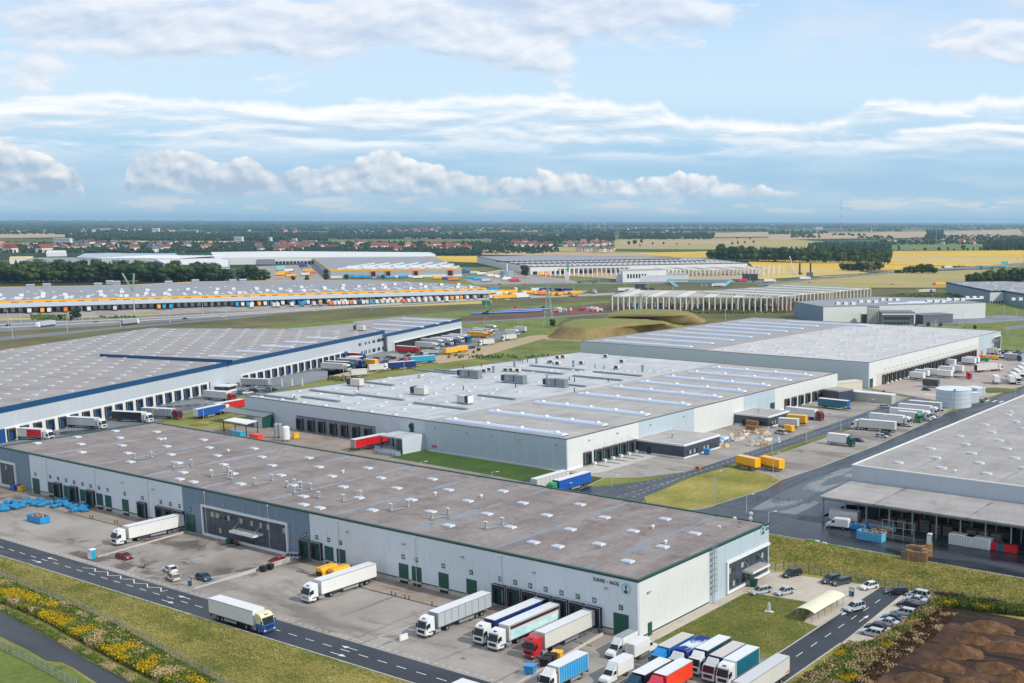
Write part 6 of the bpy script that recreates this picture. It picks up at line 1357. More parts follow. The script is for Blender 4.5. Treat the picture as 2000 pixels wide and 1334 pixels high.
o,Ld,f=solid('site_hut','cream site container with orange framed door at the corner of the middle warehouse','hut',(1621,767),(1635,770),4.6,14,plain('cream_panel',L(206,200,180),.6),plain('cream_panel',L(206,200,180),.6));wput(o,'door',MB().box(.3,Ld*.5,-.12,0,.1,4.2,P['orange']).box(.7,Ld*.5-.4,-.16,-.12,1.4,3.6,WHITE).mesh('door'),0,-.02)
o,Ld,f=solid('plant_room','dark cube shaped plant room behind the blue trailer','building',(1607,784),(1638,789),5.0,9,ANTH,ROOFC2)
o,Ld,f=solid('container_row','long pale row of site containers behind the blue trailer','container',(1650,781),(1741,790),3.6,4,plain('container_cream',L(176,176,166),.6,var=.15),WHITE)
for px,py,lab in((434,764,'small white glazed hut at the foot of the blue banded warehouse, left one'),(685,706,'small white hut at the foot of the blue banded warehouse, by the blue door')):
 w=G(px,py);o=empty('gate_hut',(w.x,w.y,0),R(22.5),lab,'hut');MB().box(-1,5,-3,3,0,.9,WHITE).box(-.9,4.9,-2.9,2.9,.9,2.4,GLASS).obj('wall',o);MB().box(-1.4,5.4,-3.4,3.4,2.4,2.8,WHITE).obj('roof',o)
o=empty('motorway_bridge',G(1360,562),0,'pale teal concrete road bridge with slim piers over the lower road','bridge');TEALC=plain('teal_concrete',L(120,168,176),.6);a,b_=G(1305,553),G(1428,553);r_=o.location
MB().bar(a-r_+Vector((0,0,4)),b_-r_+Vector((0,0,4)),12,TEALC,1.6).obj('deck',o)
for px in(1370,1378):w=G(px,560);MB().box(-.8,.8,-.8,.8,0,4,TEALC).obj('pier',o,w-r_)
for p0,p1 in(((1305,553),(1322,560)),((1428,553),(1412,560))):MB().bar(G(*p0)-r_+Vector((0,0,3.5)),G(*p1)-r_,4,TEALC,1.2).obj('wing_wall',o)
o=empty('motorway_bridge',G(1937,527),0,'small blue white bridge at the far right motorway','bridge');MB().box(-26,26,-5,5,5,6.6,P['skyprint']).obj('deck',o);
for x in(-18,18,0):MB().box(x-1,x+1,-4,4,0,5,P['cyan']).obj('pier',o)
# ------------------------------------------------------------------ earth mounds
MND=ground_mat('mound_earth',[(0.3,L(112,94,60)),(0.5,L(136,116,76)),(0.7,L(152,136,90))],.05,fine=.4,fine_amt=.25)
t=NT(MND.node_tree);b_m=[n for n in t.n if n.type=='BSDF_PRINCIPLED'][0];src=b_m.inputs['Base Color'].links[0].from_socket
gg=t.n.new('ShaderNodeNewGeometry');sz=t.n.new('ShaderNodeSeparateXYZ');t.link(gg.outputs['Normal'],sz.inputs[0])
t.link(t.mix(t.sstep(sz.outputs[2],.88,.97),src,L(120,124,64)),b_m.inputs['Base Color'])
def mound(base,top,z):
 B_,T_=[G(*p)for p in base],[G(*p,z)for p in top];n=len(base);rg=random.Random(3);K=5;M_=48;rows=[]
 def samp(L_,u):
  k=u*n;i=int(k)%n;f_=k-int(k);p0,p1,p2,p3=L_[(i-1)%n],L_[i],L_[(i+1)%n],L_[(i+2)%n]
  return 0.5*((2*p1)+(-p0+p2)*f_+(2*p0-5*p1+4*p2-p3)*f_**2+(-p0+3*p1-3*p2+p3)*f_**3)
 for r_ in range(K+1):
  t_=r_/K;s=t_*t_*(3-2*t_);row=[]
  for k in range(M_):
   p=samp(B_,k/M_).lerp(samp(T_,k/M_),t_);p.z=z*s+(rg.uniform(-.35,.35)if 0<r_<K else 0);row.append(p)
  rows.append(row)
 c=sum(T_,Vector())/n;v=[p for row in rows for p in row]+[c+Vector((0,0,.3))]
 f=[(r_*M_+k,r_*M_+(k+1)%M_,(r_+1)*M_+(k+1)%M_,(r_+1)*M_+k)for r_ in range(K)for k in range(M_)]+[(K*M_+k,K*M_+(k+1)%M_,len(v)-1)for k in range(M_)]
 mb=MB();mb.raw(v,f,MND);me=mb.mesh('earth_mound',smooth=True);bm=bmesh.new();bm.from_mesh(me);bmesh.ops.recalc_face_normals(bm,faces=bm.faces);bm.to_mesh(me);bm.free();o=link('earth_mound',me);o['kind']='structure'
mound([(1068,657),(1110,665),(1180,664),(1260,655),(1335,640),(1318,632),(1250,630),(1130,634)],[(1102,634),(1135,637),(1190,638),(1240,636),(1290,632),(1270,626),(1200,622.5),(1130,624)],8)
mound([(1160,636),(1220,634),(1300,636),(1378,629),(1360,618),(1300,612),(1230,612),(1180,620)],[(1195,616),(1240,618),(1300,617),(1345,613),(1330,607),(1290,604),(1240,604),(1208,608)],8)
MNS=SOIL
soilm=ground_mat('heap_soil',[(0.3,L(76,52,34)),(0.5,L(100,72,48)),(0.7,L(124,93,64))],.5,fine=2.5,fine_amt=.35,bump=.2)
for i,(px,py,s)in enumerate([(1932,1232,1.15),(1904,1257,1.0),(1876,1280,1.05),(1842,1308,1.1),(1946,1310,1.1),(1974,1271,1.1),(1797,1332,1.0),(1893,1336,.9),(1985,1330,1.0)]):
 w=G(px,py);rg=random.Random(i);mb=MB();K,M_=7,26;v=[];R0=rg.uniform(2.3,3.2)*s;Hh=rg.uniform(1.3,1.9)*s;ex=rg.uniform(1.0,1.5)
 for r_ in range(K):
  t_=r_/(K-1)
  for k in range(M_):
   a=2*math.pi*k/M_;rad=R0*(1-t_)*(1.25 if abs(math.cos(a))>.6 else.85)*(1+rg.uniform(-.11,.11))+.02
   v.append((math.cos(a+.4)*rad*ex,math.sin(a+.4)*rad,Hh*(t_**.85)*(1+rg.uniform(-.06,.06))-.05))
 mb.raw(v,[(r_*M_+k,r_*M_+(k+1)%M_,(r_+1)*M_+(k+1)%M_,(r_+1)*M_+k)for r_ in range(K-1)for k in range(M_)],soilm)
 o=mb.obj('soil_heap',None,(w.x,w.y,.12),smooth=True);pos=['topmost heap of brown earth on the dark soil plot','second heap of brown earth from the top of the left row','third heap of brown earth in the left row','fourth heap of brown earth in the left row','brown earth heap in the middle of the plot','brown earth heap near the right edge of the picture','small earth heap at the lower left end of the plot','small earth heap at the lower edge of the picture','earth heap at the lower right corner of the picture'][i]
 tag(o,pos,'soil heap','heaps on the dark soil plot')
 # ------------------------------------------------------------------ traffic and trailers far off
ang_dock=FE.ang-math.pi/2
cols=['white','offwhite','cyan','yellow','white','lightblue','offwhite','white']
rr_=random.Random(11)
def far_trailer(w,ang,c,grp,where,z=0.0,sc=1.0):
 o=dup(FART,(w.x,w.y,z),ang,'%s trailer %s'%({'offwhite':'off white','lightblue':'light blue','cyan':'turquoise'}.get(c,c),where),grp,{'trailer_box':P[c]})
 if sc!=1:o.scale=(sc,1,1)
 return o
seq=[(461,'cyan'),(471.5,'white'),(482,'cyan'),(490,'white'),(503.7,'yellow'),(515,'white'),(528,'lightblue'),(538,'cyan'),(549,'white'),(569.5,'cyan'),(581,'blue'),(591,'cyan'),(598,'white'),(622,'yellow'),(638,'white'),(652.8,'lightblue'),(662.6,'yellow'),(669.6,'white'),(686,'darkred'),(745,'white'),(756,'white'),(768,'yellow'),(777,'white'),(800,'white'),(812,'offwhite'),(825,'white'),(835,'white'),(848,'offwhite'),(866,'white'),(876,'yellow'),(886,'white'),(894,'yellow'),(906,'white'),(921,'offwhite'),(320,'cyan'),(333,'cyan'),(310,'yellow'),(85,'yellow'),(60,'white'),(98,'white'),(130,'orange'),(175,'white'),(225,'offwhite')]
for px,c in seq:
 a=FE.along(px,1);w=FE.p+FE.d*a+FE.n*17.5;far_trailer(Vector((w.x,w.y,0)),ang_dock,c,'trailers at the long striped warehouse','backed to the dock row of the long striped warehouse')
for px,c in[(484,'white'),(527,'offwhite'),(534,'white'),(561,'white'),(580,'lightblue'),(603,'offwhite'),(615,'grey'),(634.6,'orange'),(642,'offwhite'),(650,'white'),(658,'offwhite'),(665,'white'),(673,'orange'),(680,'white'),(689,'darkgrey'),(696,'white'),(703,'offwhite'),(712,'cyan'),(722,'white'),(732,'offwhite'),(742,'white'),(752,'white'),(762,'offwhite'),(773,'orange'),(783,'white'),(793,'offwhite'),(803,'white'),(815,'white'),(826,'offwhite'),(840,'white'),(855,'white')]:
 a=FE.along(px,1);w=FE.p+FE.d*a+FE.n*38;far_trailer(Vector((w.x,w.y,0)),ang_dock,c,'trailers parked before the striped warehouse','in the outer row before the long striped warehouse',sc=.6)
for i,(px,py,c)in enumerate([(1012-60,575,'yellow'),(968,571,'cyan'),(974,574,'offwhite'),(983,577,'yellow'),(990,573,'yellow'),(996,576,'white'),(1000,580,'yellow'),(1012,583,'yellow'),(1015,573,'yellow'),(1022,576,'white'),(1028,579,'white'),(1037,582,'white'),(978,581,'yellow'),(985,583,'white'),(993,584,'yellow'),(1005,568,'white'),(980,567,'lightblue'),(1046,574,'yellow'),(1060,573,'yellow'),(1070,575,'yellow'),(1080,576,'orange'),(1088,577,'yellow'),(1098,577,'white'),(1104,577,'yellow'),(1116,578,'yellow'),(1128,575,'yellow'),(1140,575,'yellow'),(1035,568,'blue'),(1064,569,'white'),(1080,569,'navy'),(1095,569,'navy'),(1110,569,'navy'),(1122,570,'navy'),(1158,573,'silver')]):
 far_trailer(G(px,py),FE.ang+(.15 if i%3 else 1.4),c,'trailers on the lot right of the striped warehouse','on the lot right of the long striped warehouse')
for i,(px,py,c)in enumerate([(560,524,'skyprint'),(562,528,'skyprint'),(575,530,'white'),(568,534,'yellow'),(560,538,'yellow'),(580,541,'yellow'),(600,518,'blue'),(604,522,'darkred'),(608,526,'cyan'),(614,530,'yellow'),(618,534,'orange'),(608,538,'offwhite'),(694,543,'cyan'),(712,543,'cyan'),(728,543,'lightblue'),(760,543,'lightblue'),(775,544,'cyan'),(800,543,'lightblue'),(830,544,'white'),(868,545,'yellow'),(885,546,'blue'),(900,548,'orange'),(912,530,'blue'),(920,533,'blue'),(934,545,'cyan'),(946,547,'cyan'),(960,550,'silver'),(975,541,'white'),(988,543,'white'),(1000,547,'white'),(1018,550,'pinkred'),(952,537,'white'),(965,539,'silver'),(940,535,'offwhite'),(1005,543,'silver')]):
 far_trailer(G(px,py),FE.ang+.2*(i%3),c,'trailers and coaches round the second striped warehouse','parked among the far striped warehouses')
for px,py,deg_px,cc,bc,lab in[(270,632,1,'white','grey','grey trailer lorry on the motorway by the second lamp'),(72,640,-1,'white','silver','pale lorry low on the motorway at the left'),(1520-5,551,1,'white','white','white lorry on the far carriageway left of the field'),(1583,546,1,'white','white','white lorry higher on the far carriageway'),(1310,548,-1,'blue','silver','silver trailer lorry on the bridge'),(1436,551,-1,'blue','pinkred','dark red trailer lorry right of the bridge'),(1822,558,-1,'pinkred','yellow','yellow trailer with pink cab on the right motorway'),(1860,524,1,'white','white','white lorry on the far right motorway'),(1888,521,1,'white','yellow','white and yellow lorry on the far right motorway'),(1970,515,1,'white','cyan','white and blue lorry at the far right'),(1390,560,-1,'white','offwhite','white lorry under the bridge'),(1240,548,-1,'darkred','darkred','dark red lorry by the low grey hall'),(1255,569,1,'red','white','white cabbed lorry with red lower part on the near motorway'),(1800,572,-1,'white','offwhite','cream trailer among the plants at right'),(1820,572,1,'blue','cream','cream boxed lorry with blue cab at right'),(1235,569,1,'white','white','small white lorry on the near motorway')]:
 w=G(px,py);w2=G(px+30*deg_px,py-(3.5 if py>600 else.6)*deg_px);ang=math.atan2(w2.y-w.y,w2.x-w.x)
 dup(FARL,w,ang,lab,'lorries on the motorways',{'cab':P[cc],'trailer_box':P[bc]})
for i,(px,py,c)in enumerate([(8,637,'navy'),(196,631,'navy'),(354,624,'navy'),(440,619,'white'),(611,608,'cream'),(1130,579,'red'),(1157,578,'white'),(996,586,'white'),(1020,556,'red'),(1135,553,'navy'),(1156,553,'black'),(1475,551,'navy'),(1535,556,'silver'),(1584,554,'navy'),(1616,544,'black'),(1664,541,'black'),(1678,536,'blue'),(1700,539,'silver'),(1714,557,'white'),(1746,557,'navy'),(1774,558,'white'),(1708,535,'white'),(1985,507,'navy'),(980,556,'darkgrey'),(882+0,590,'silver')]):
 at_px(CARS[('hatch','wagon','sedan')[i%3]],px,py,math.degrees(FE.ang)+(0 if i%2 else 180),'%s car driving on the motorway'%c,'cars on the motorways',body=c)
 # ------------------------------------------------------------------ masts, lamps, pylons
LAMPP=plain('lamp_pole',L(186,190,192),.5,.2)
def build_lamp(arm=1.6,two=False):
 o=proto(empty('street_lamp',(0,0,-500),0,'x','street lamp'));child('pole',MB().cyl((0,0,0),(0,0,1),.11,.06,LAMPP,6).mesh('pole'),o)
 return o
POLE=MB().cyl((0,0,0),(0,0,1),.12,.07,LAMPP,6).mesh('pole');ARMM=MB().bar((0,0,0),(1.5,0,.25),.08,LAMPP).mesh('arm');HEADM=MB().box(1.3,2.1,-.16,.16,.2,.34,WHITE).mesh('lamp_head')
def lamp(px,py,ytop,lab,grp='street lamps',ang=None,two=False,thick=1.0,kind='street_lamp',cat='street lamp'):
 w=G(px,py);lo,hi=0.0,300.0
 for _ in range(40):
  m_=(lo+hi)/2;q=Vector((w.x,w.y,m_-CAMH));yy=CY+FPX*(q.dot(C_D))/(q.dot(C_F))
  if yy>ytop:lo=m_
  else:hi=m_
 h=lo;o=empty(kind,(w.x,w.y,0),0,lab,cat,grp);p=link('pole',POLE,o);p.scale=(thick,thick,h)
 if kind=='street_lamp':
  a=ang if ang is not None else 0.0
  for k in((0,math.pi)if two else(0,)):link('arm',ARMM,o,(0,0,h-.1),(0,0,a+k));link('lamp_head',HEADM,o,(0,0,h-.1),(0,0,a+k))
 return o
near_l=[(1396,983,921,'lamp post standing in the middle of the triangular lawn'),(1510,940,885,'lamp post in front of the yellow containers'),(1508,889.5,837,'lamp post on the verge left of the yellow containers'),(1574.6,865.5,836,'lamp post with square head by the grey white container'),(1642,843,796,'lamp post on the verge near the green cabbed lorry'),(1696,815,781,'lamp post on the verge near the water tank street'),(1442,897,853,'lamp post on the verge beside the larger black office'),(1718,860,812,'lamp post rising by the pair of cars on the truck parking'),(1869,804,761,'lamp post in front of the water tank'),(1920,777,752,'thick white lamp post on the green corner beyond the tank'),(1983,778,755,'lamp post at the edge of the right-hand roof'),(1743,808,784,'lamp post between the junction and the container row'),(1458,1001,966,'slim post just behind the near roof corner'),(1195,952,929,'short lamp post at the small apron lawn'),(1500.5,1047,1000,'white post at the grass corner by the near warehouse'),(299,822,800,'lamp post in the blue banded yard near the black trailer'),(398,818,785,'lamp post by the blue curtain truck'),(530,765,738,'lamp post behind the left end of the middle roof'),(672,745,713,'lamp post beside the white mid yard truck'),(790,727,702,'lamp post on the verge by the turquoise trailer'),(820,691,675,'lamp post at the lower hall'),(994,663,643,'lamp post beyond the lower hall'),(947,648,620,'lamp post on the green meadow'),(1012,645,625,'left post of the pair on the meadow'),(1019,645,626,'right post of the pair on the meadow')]
for px,py,yt,lab in near_l:lamp(px,py,yt,lab,ang=.6)
for i,(px,yb,d_)in enumerate([(822,921,0),(961,945,0),(1104,962,0)]):
 lamp(px,yb,(902,922,944)[i],['lamp head looking over the near roof, left one on the dark green lawn','lamp head looking over the near roof, middle one','lamp head looking over the near roof beside the blue trailer'][i],'lamps along the deep green lawn',ang=.5)
for i,(px,py,yt)in enumerate([(25,662,625),(18,642,608),(41,632,612),(132,649,619),(162,631,600),(177,626,611),(236,639,607),(293,622,606),(332,631,605),(397,616,592),(415,618,590),(443,624,600),(525,612,588),(725,606,580),(970,586,565),(1040,575,560),(1120,572,552),(1221,571,548),(1266,577,552),(1314,566,545),(1282,553,531),(1170,552,537),(1141,551,533),(1199,550,535),(1660,541,521),(1699,537,515),(1703,537,516),(1736,535,514),(1727,532,515),(1722,531,516),(1839,530,512),(1902,527,504),(1937,521,503),(1960,520,503),(1983,518,502),(1870,524,506),(1575,552,533),(1486,554,534),(1605,545,527),(1790,568,552),(1961,618,594),(1985,622,604),(1500,600,622-40),(1417,640,606),(1880,638,606),(1968,655,632)]):
 lamp(px,py,yt,'tall pale lamp mast along the motorway' if py<665 else 'lamp','lamp masts along the motorway',ang=FE.ang+math.pi/2,two=(i%3==0),thick=1.8)
for i,(px,py,yt)in enumerate([(1515,467,440),(1594.5,468,439),(1702,466,437),(1828,480,447),(1408,460,441),(1430,464,442),(1367,453,441),(1387,458,441),(1145,452,440),(1067,452,440),(853,450,437),(917,452,437),(1035,455,440)]):
 o=lamp(px,py,yt,'pale power line mast far out in the fields','power line masts in the fields',thick=5.0,kind='power_mast',cat='mast');h=o.children[0].scale[2]
 for zz_,ww in((.95,7),(.82,10)):MB().box(-ww,ww,-.5,.5,h*zz_,h*zz_+.9,LAMPP).obj('cross_arm',o)
for i,(px,yt)in enumerate([(1141,424),(1144.5,422),(1163,424),(1170,425),(1178,425),(1182,427),(1208,421.5),(1155,427)]):
 o=lamp(px,441.5,yt,'tiny white wind turbine on the horizon','wind turbines on the horizon',thick=45,kind='wind_turbine',cat='wind turbine');h=o.children[0].scale[2]
 for k in range(3):
  a=k*2*math.pi/3+i;MB().bar((0,-4,h),(math.cos(a)*48,-4,h+math.sin(a)*48),6,WHITE).obj('blade',o).rotation_euler=(0,0,R(30))
 MB().box(-5,5,-5,8,h-3,h+3,WHITE).obj('nacelle',o)
o=lamp(1642,455,390,'very tall red and white radio mast above the horizon',None,thick=1,kind='radio_mast',cat='radio mast');h=o.children[0].scale[2];bpy.data.objects.remove(o.children[0])
for k in range(9):MB().box(-1.0,1.0,-1.0,1.0,h*k/9,h*(k+1)/9-.5,P['red']if k%2==0 else P['white']).obj('mast_section',o)
def lattice(px,py,h,lab,wb=5.5):
 w=G(px,py);o=empty('lattice_pylon',(w.x,w.y,0),.5,lab,'pylon');mb=MB();PG=plain('pylon_green',L(150,168,156),.6,.1);n=9
 def c_(k,z):hw=wb/2*(1-z/h)**1.0+.45;return[(hw,hw,z),(-hw,hw,z),(-hw,-hw,z),(hw,-hw,z)][k%4]
 for k in range(4):
  for i in range(n):z0,z1=h*i/n,h*(i+1)/n;mb.bar(c_(k,z0),c_(k,z1),.22,PG);mb.bar(c_(k,z0),c_(k+1,z1),.11,PG);mb.bar(c_(k+1,z0),c_(k,z1),.11,PG);mb.bar(c_(k,z1),c_(k+1,z1),.11,PG)
 mb.obj('tower',o)
 for z,l in((h*.98,4.5),(h*.86,7),(h*.74,5.5)):
  m2=MB();m2.bar((-l,0,z),(l,0,z),.2,PG);m2.bar((-l,0,z),(0,0,z+1.4),.12,PG);m2.bar((l,0,z),(0,0,z+1.4),.12,PG);m2.obj('cross_arm',o)
lattice(1072,637,29.5,'green grey lattice pylon at the left end of the earth mounds')
lattice(1251,612,16,'small lattice mast before the concrete frame',3)
o=lamp(263,612,549,'forked green grey power pylon shaped like a V in front of the striped warehouse',None,thick=4.5,kind='forked_pylon',cat='pylon');h=o.children[0].scale[2];o.children[0].scale[2]=h*.72;PG=MATS['pylon_green'];o.children[0].active_material
mb=MB();ux=Vector((C_R.x,C_R.y,0)).normalized();top=h*1.24
for s,dx in((-1,-7.5),(1,2.0)):mb.bar((0,0,h*.68),tuple(ux*dx)[:2]+(top,),.9,PG)
mb.bar(tuple(ux*-7.5)[:2]+(h*1.0,),tuple(ux*4.2)[:2]+(h*1.0,),.5,PG);mb.obj('fork',o)
def board(px,py,yt,wd,hh,mat,lab):
 o=lamp(px,py,yt,lab,None,thick=3.0,kind='road_sign',cat='road sign');h=o.children[0].scale[2];MB().box(-wd/2,wd/2,-.2,0,h-hh,h,mat).obj('sign_panel',o,(0,0,0),(0,0,math.atan2(ux.y,ux.x)))
 return o
board(950,600,587,8,4,plain('sign_board_green',L(20,130,96),.5),'green direction board beside the motorway');board(1250,570,555,11,5,ANTH,'dark overhead board on the near motorway');board(1267,572,562,12,5,ANTH,'wide dark board just right of the other one');board(1465,548,535,20,9,ANTH,'large dark board near the right carriageway');board(1581,541,532,9,7,plain('slate_cladding',L(94,102,110)),'square grey board before the stubble field')
o=board(1108,553,527,5,12,WHITE,'white and green petrol station totem');MB().box(.6,2.2,-.3,-.22,14,24,P['brightgreen']).obj('green_stripe',o,(0,0,0),(0,0,math.atan2(ux.y,ux.x)))
for px,py,lab in((988,543,'grey round tank with a slim white chimney between the far warehouses'),):
 w=G(990,543);o=empty('storage_tank',(w.x,w.y,0),0,lab,'tank');MB().cyl((0,0,0),(0,0,9.5),9,9,plain('tank_grey',L(140,160,170),.5),24).obj('shell',o);MB().cyl((-5,6,0),(-5,6,19),.9,.8,WHITE,8).obj('chimney',o)
o=lamp(1553,537,500,'white mobile crane with leaning boom by the columns',None,thick=.1,kind='mobile_crane',cat='crane');h=o.children[0].scale[2];bpy.data.objects.remove(o.children[0]);MB().bar((0,0,1),tuple(ux*-8)[:2]+(h,),1.2,WHITE).obj('boom',o);MB().box(-4,4,-1.4,1.4,.3,3,WHITE).obj('chassis',o)
for px in(1562,1583):o=lamp(px,537,514,'dark piling rig mast, %s one of two'%('left' if px<1570 else 'right'),'piling rigs',thick=.1,kind='piling_rig',cat='machine');h=o.children[0].scale[2];bpy.data.objects.remove(o.children[0]);MB().box(-.9,.9,-.9,.9,0,h,P['brown']).obj('mast',o);MB().box(-3,3,-2,2,.3,3.2,P['brown']).obj('body',o)
o=lamp(14,492,474,'orange tower crane over the town at the far left',None,thick=8,kind='tower_crane',cat='crane');o.children[0].active_material;h=o.children[0].scale[2];MB().box(-12,40,-1.5,1.5,h-3,h,P['orange']).obj('jib',o,(0,0,0),(0,0,math.atan2(ux.y,ux.x)))
for i,(px,py,ln,c,lab)in enumerate([(990,612,60,'blue','long blue pipe lying along the trench, left piece'),(1035,607,50,'blue','long blue pipe lying along the trench, right piece')]):
 w=G(px,py);MB().cyl((-ln/2,0,1),(ln/2,0,1),.9,.9,P[c],8).obj('pipe',None,(w.x,w.y,0),(0,0,FE.ang+.02));tag(bpy.data.objects[-1]if False else[o_ for o_ in COL.objects if o_.name.startswith('pipe')and 'label' not in o_ and o_.parent is None][0],lab,'pipe','blue pipes by the trench')
for px,py,c,lab in[(1004,607,'orange','orange excavator between the blue pipes'),(1060,605,'green','green excavator right of the blue pipes'),(948+2,614,'teal','small green machine at the left end of the blue pipes')]:
 w=G(px,py);o=empty('excavator',(w.x,w.y,0),.4,lab,'excavator');MB().box(-2.2,2.2,-1.5,1.5,0,.9,BLACK).obj('tracks',o);MB().box(-2,1.6,-1.3,1.3,.95,2.4,P[c]).box(.2,1.6,-1.2,0,2.4,3.3,GLASS).obj('cab',o);MB().bar((1,0,2),(4,0,4.6),.5,P[c]).bar((4,0,4.6),(6,0,1),.4,P[c]).obj('arm',o)
for i in range(34):
 px,py=(rr_.uniform(1080,1115),rr_.uniform(604,611))if i<18 else(rr_.uniform(1135,1175),rr_.uniform(602,609))
 w=G(px,py);s=rr_.uniform(1,3);o=MB().box(-s,s,-s*.6,s*.6,0,rr_.uniform(.8,2.2),P[rr_.choice(['white','orange','offwhite','pinkred','cyan','darkred','offwhite'])]).obj('material_stack',None,(w.x,w.y,0),(0,0,rr_.uniform(0,3)),bevel=.1)
 tag(o,'stack of building material on the bare soil by the lattice pylon' if i<18 else 'stack of building material by the dark spoil heap','building material','building material on the bare soil')
 # ================================================================== TREES, HOUSES AND THE FAR COUNTRY
TRUNK=plain('bark',L(82,70,58),.9)
LEAF=leaf_mat('foliage_green',L(40,56,34),L(62,82,44),L(96,112,60),.25)
LEAFD=leaf_mat('foliage_dark',L(30,48,36),L(48,68,44),L(70,92,54),.18)
LEAFY=leaf_mat('foliage_yellow',L(120,110,40),L(170,150,52),L(200,180,80),.3)
LEAFF=leaf_mat('far_foliage',L(26,44,36),L(36,56,42),L(54,74,52),.02)
def ico(sub):
 bm=bmesh.new();bmesh.ops.create_icosphere(bm,subdivisions=sub,radius=1.0);v=np.array([x.co[:]for x in bm.verts]);f=np.array([[q.index for q in p.verts]for p in bm.faces]);bm.free();return v,f
IV1,IF1=ico(1);IV2,IF2=ico(2)
def np_mesh(name,V,F,mats,mi=None):
 me=bpy.data.meshes.new(name);n=F.shape[1];me.vertices.add(len(V));me.vertices.foreach_set('co',V.astype(np.float32).ravel())
 me.loops.add(F.size);me.loops.foreach_set('vertex_index',F.astype(np.int32).ravel());me.polygons.add(len(F));me.polygons.foreach_set('loop_start',np.arange(0,F.size,n,dtype=np.int32));me.polygons.foreach_set('loop_total',np.full(len(F),n,dtype=np.int32))
 for m_ in mats:me.materials.append(m_)
 if mi is not None:me.polygons.foreach_set('material_index',mi.astype(np.int32))
 me.update(calc_edges=True);me.validate();return me
def blobs(centres,radii,rng,V0,F0,jit=.22):
 n=len(centres);k=len(V0);V=V0[None]*(1+rng.uniform(-jit,jit,(n,k,1)));V=V*radii[:,None,:]+centres[:,None,:]
 F=F0[None]+(np.arange(n)*k)[:,None,None];return V.reshape(-1,3),F.reshape(-1,3)
def cards(P_,size,rng,up=.3):
 """small leaf triangles at random slants round the points P_"""
 n=len(P_);a=rng.normal(size=(n,3));a/=np.linalg.norm(a,axis=1,keepdims=True);b_=rng.normal(size=(n,3));b_-=a*(a*b_).sum(1,keepdims=True);b_/=np.linalg.norm(b_,axis=1,keepdims=True)
 s=size*rng.uniform(.6,1.4,(n,1));V=np.stack([P_-a*s,P_+a*s,P_+b_*s*1.4],1).reshape(-1,3);return V,np.arange(3*n).reshape(n,3)
def tree_proto(name,seed,h,w,mat,lobes=15,leaves=1300,trunk=.22):
 rng=np.random.default_rng(seed);o=proto(empty(name,(0,0,-500),0,'x','tree'))
 lobes+=4
 c=rng.normal(size=(lobes,3));c/=np.linalg.norm(c,axis=1,keepdims=True);c*=rng.uniform(.3,1,(lobes,1))**.5
 C=c*np.array([w*.36,w*.36,h*.37])+np.array([0,0,h*.53]);r=rng.uniform(.14,.25,(lobes,1))*w*np.array([1,1,1.05]);V,F=blobs(C,r*.92,rng,IV2,IF2,.16)
 q=rng.integers(0,lobes,leaves);d=rng.normal(size=(leaves,3));d/=np.linalg.norm(d,axis=1,keepdims=True);LV,LF=cards(C[q]+d*r[q]*rng.uniform(.9,1.3,(leaves,1)),w*.045,rng)
 me=np_mesh('crown',np.vstack([V,LV]),np.vstack([F,LF+len(V)]),[mat]);child('crown',me,o)
 mb=MB();mb.cyl((0,0,0),(0,0,h*.5),w*.035,w*.02,TRUNK,7)
 for k in range(4):a=k*1.7+seed;mb.cyl((0,0,h*(.22+.06*k)),(math.cos(a)*w*.25,math.sin(a)*w*.25,h*(.5+.05*k)),w*.016,w*.006,TRUNK,5)
 child('trunk',mb.mesh('trunk'),o);return o
TR=[tree_proto('tree',1,20,12,LEAF),tree_proto('tree',2,22,13,LEAFD,13),tree_proto('tree',3,18,13,LEAF,9),tree_proto('tree',4,24,11,LEAFD,12)]
TRY=tree_proto('tree',7,18,12,LEAFY)
def plant(px,py,hpx,lab,grp,k=0,pr=None,wide=1.0):
 w=G(px,py);H_=hpx/max(py-433,4)*CAMH;pr=pr or TR[k%4];hh={0:20,1:22,2:18,3:24}[k%4]if pr is not TRY else 18;s=H_/hh
 return dup(pr,(w.x,w.y,-.3),(px*7%6),lab,grp,scale=(s*wide,s*wide,s))
rg=random.Random(21)
for k in range(58):
 px=-10+k*9.3+rg.uniform(-3,3)
 if 452<px<470:continue
 hp=(42 if px<300 else 38 if px<420 else 31 if px<500 else 24)*rg.uniform(.86,1.08)
 plant(px,553-px*.008+rg.uniform(-2,1),hp,'green tree in the dense row behind the long striped warehouse','trees behind the striped warehouse',k,wide=1.3)
for px,py,hp,lab,kk in[(500,545,24,'yellow tree at the right end of the tree row','y'),(512,547,18,'yellowish tree behind the roof end','y'),(573,550,14,'small round tree left of the striped wall',0),(600,551,13,'small round tree by the blue trailers',2),(637,550,26,'dark slender tree at the corner of the second striped warehouse',3),(677,548,15,'bushy tree before the second striped warehouse',0),(748,546,10,'low bush before the second striped warehouse',2),(1025,543,28,'big round tree beside the grey tank',1),(152,625,28,'dark bushy tree before the docks, right one',1),(140,627,20,'dark bushy tree before the docks, left one',3),(118,626,14,'low dark shrub tree left of the bushy ones',1),(1079,640,20,'dark tree under the lattice pylon',1),(1440-15,612,8,'low bush before the concrete frame',0),(1362,608,6,'small bush at the left of the concrete frame',2),(1395,607,6,'small bush right of the small one',0)]:
 plant(px,py,hp,lab,None,kk if kk!='y' else 0,TRY if kk=='y' else None)
for k in range(44):
 px=1392+k*8.0+rg.uniform(-3,3);base=509+(px-1392)*.018
 plant(px,base+rg.uniform(-2,2),rg.uniform(24,33),'tree on the near edge of the wood behind the yellow field','trees at the edge of the wood',k,wide=1.2)
for k in range(9):plant(1382+k*3,504+k*.5,13+k,'tree at the left tip of the wood behind the yellow field','trees at the left tip of the wood',k)
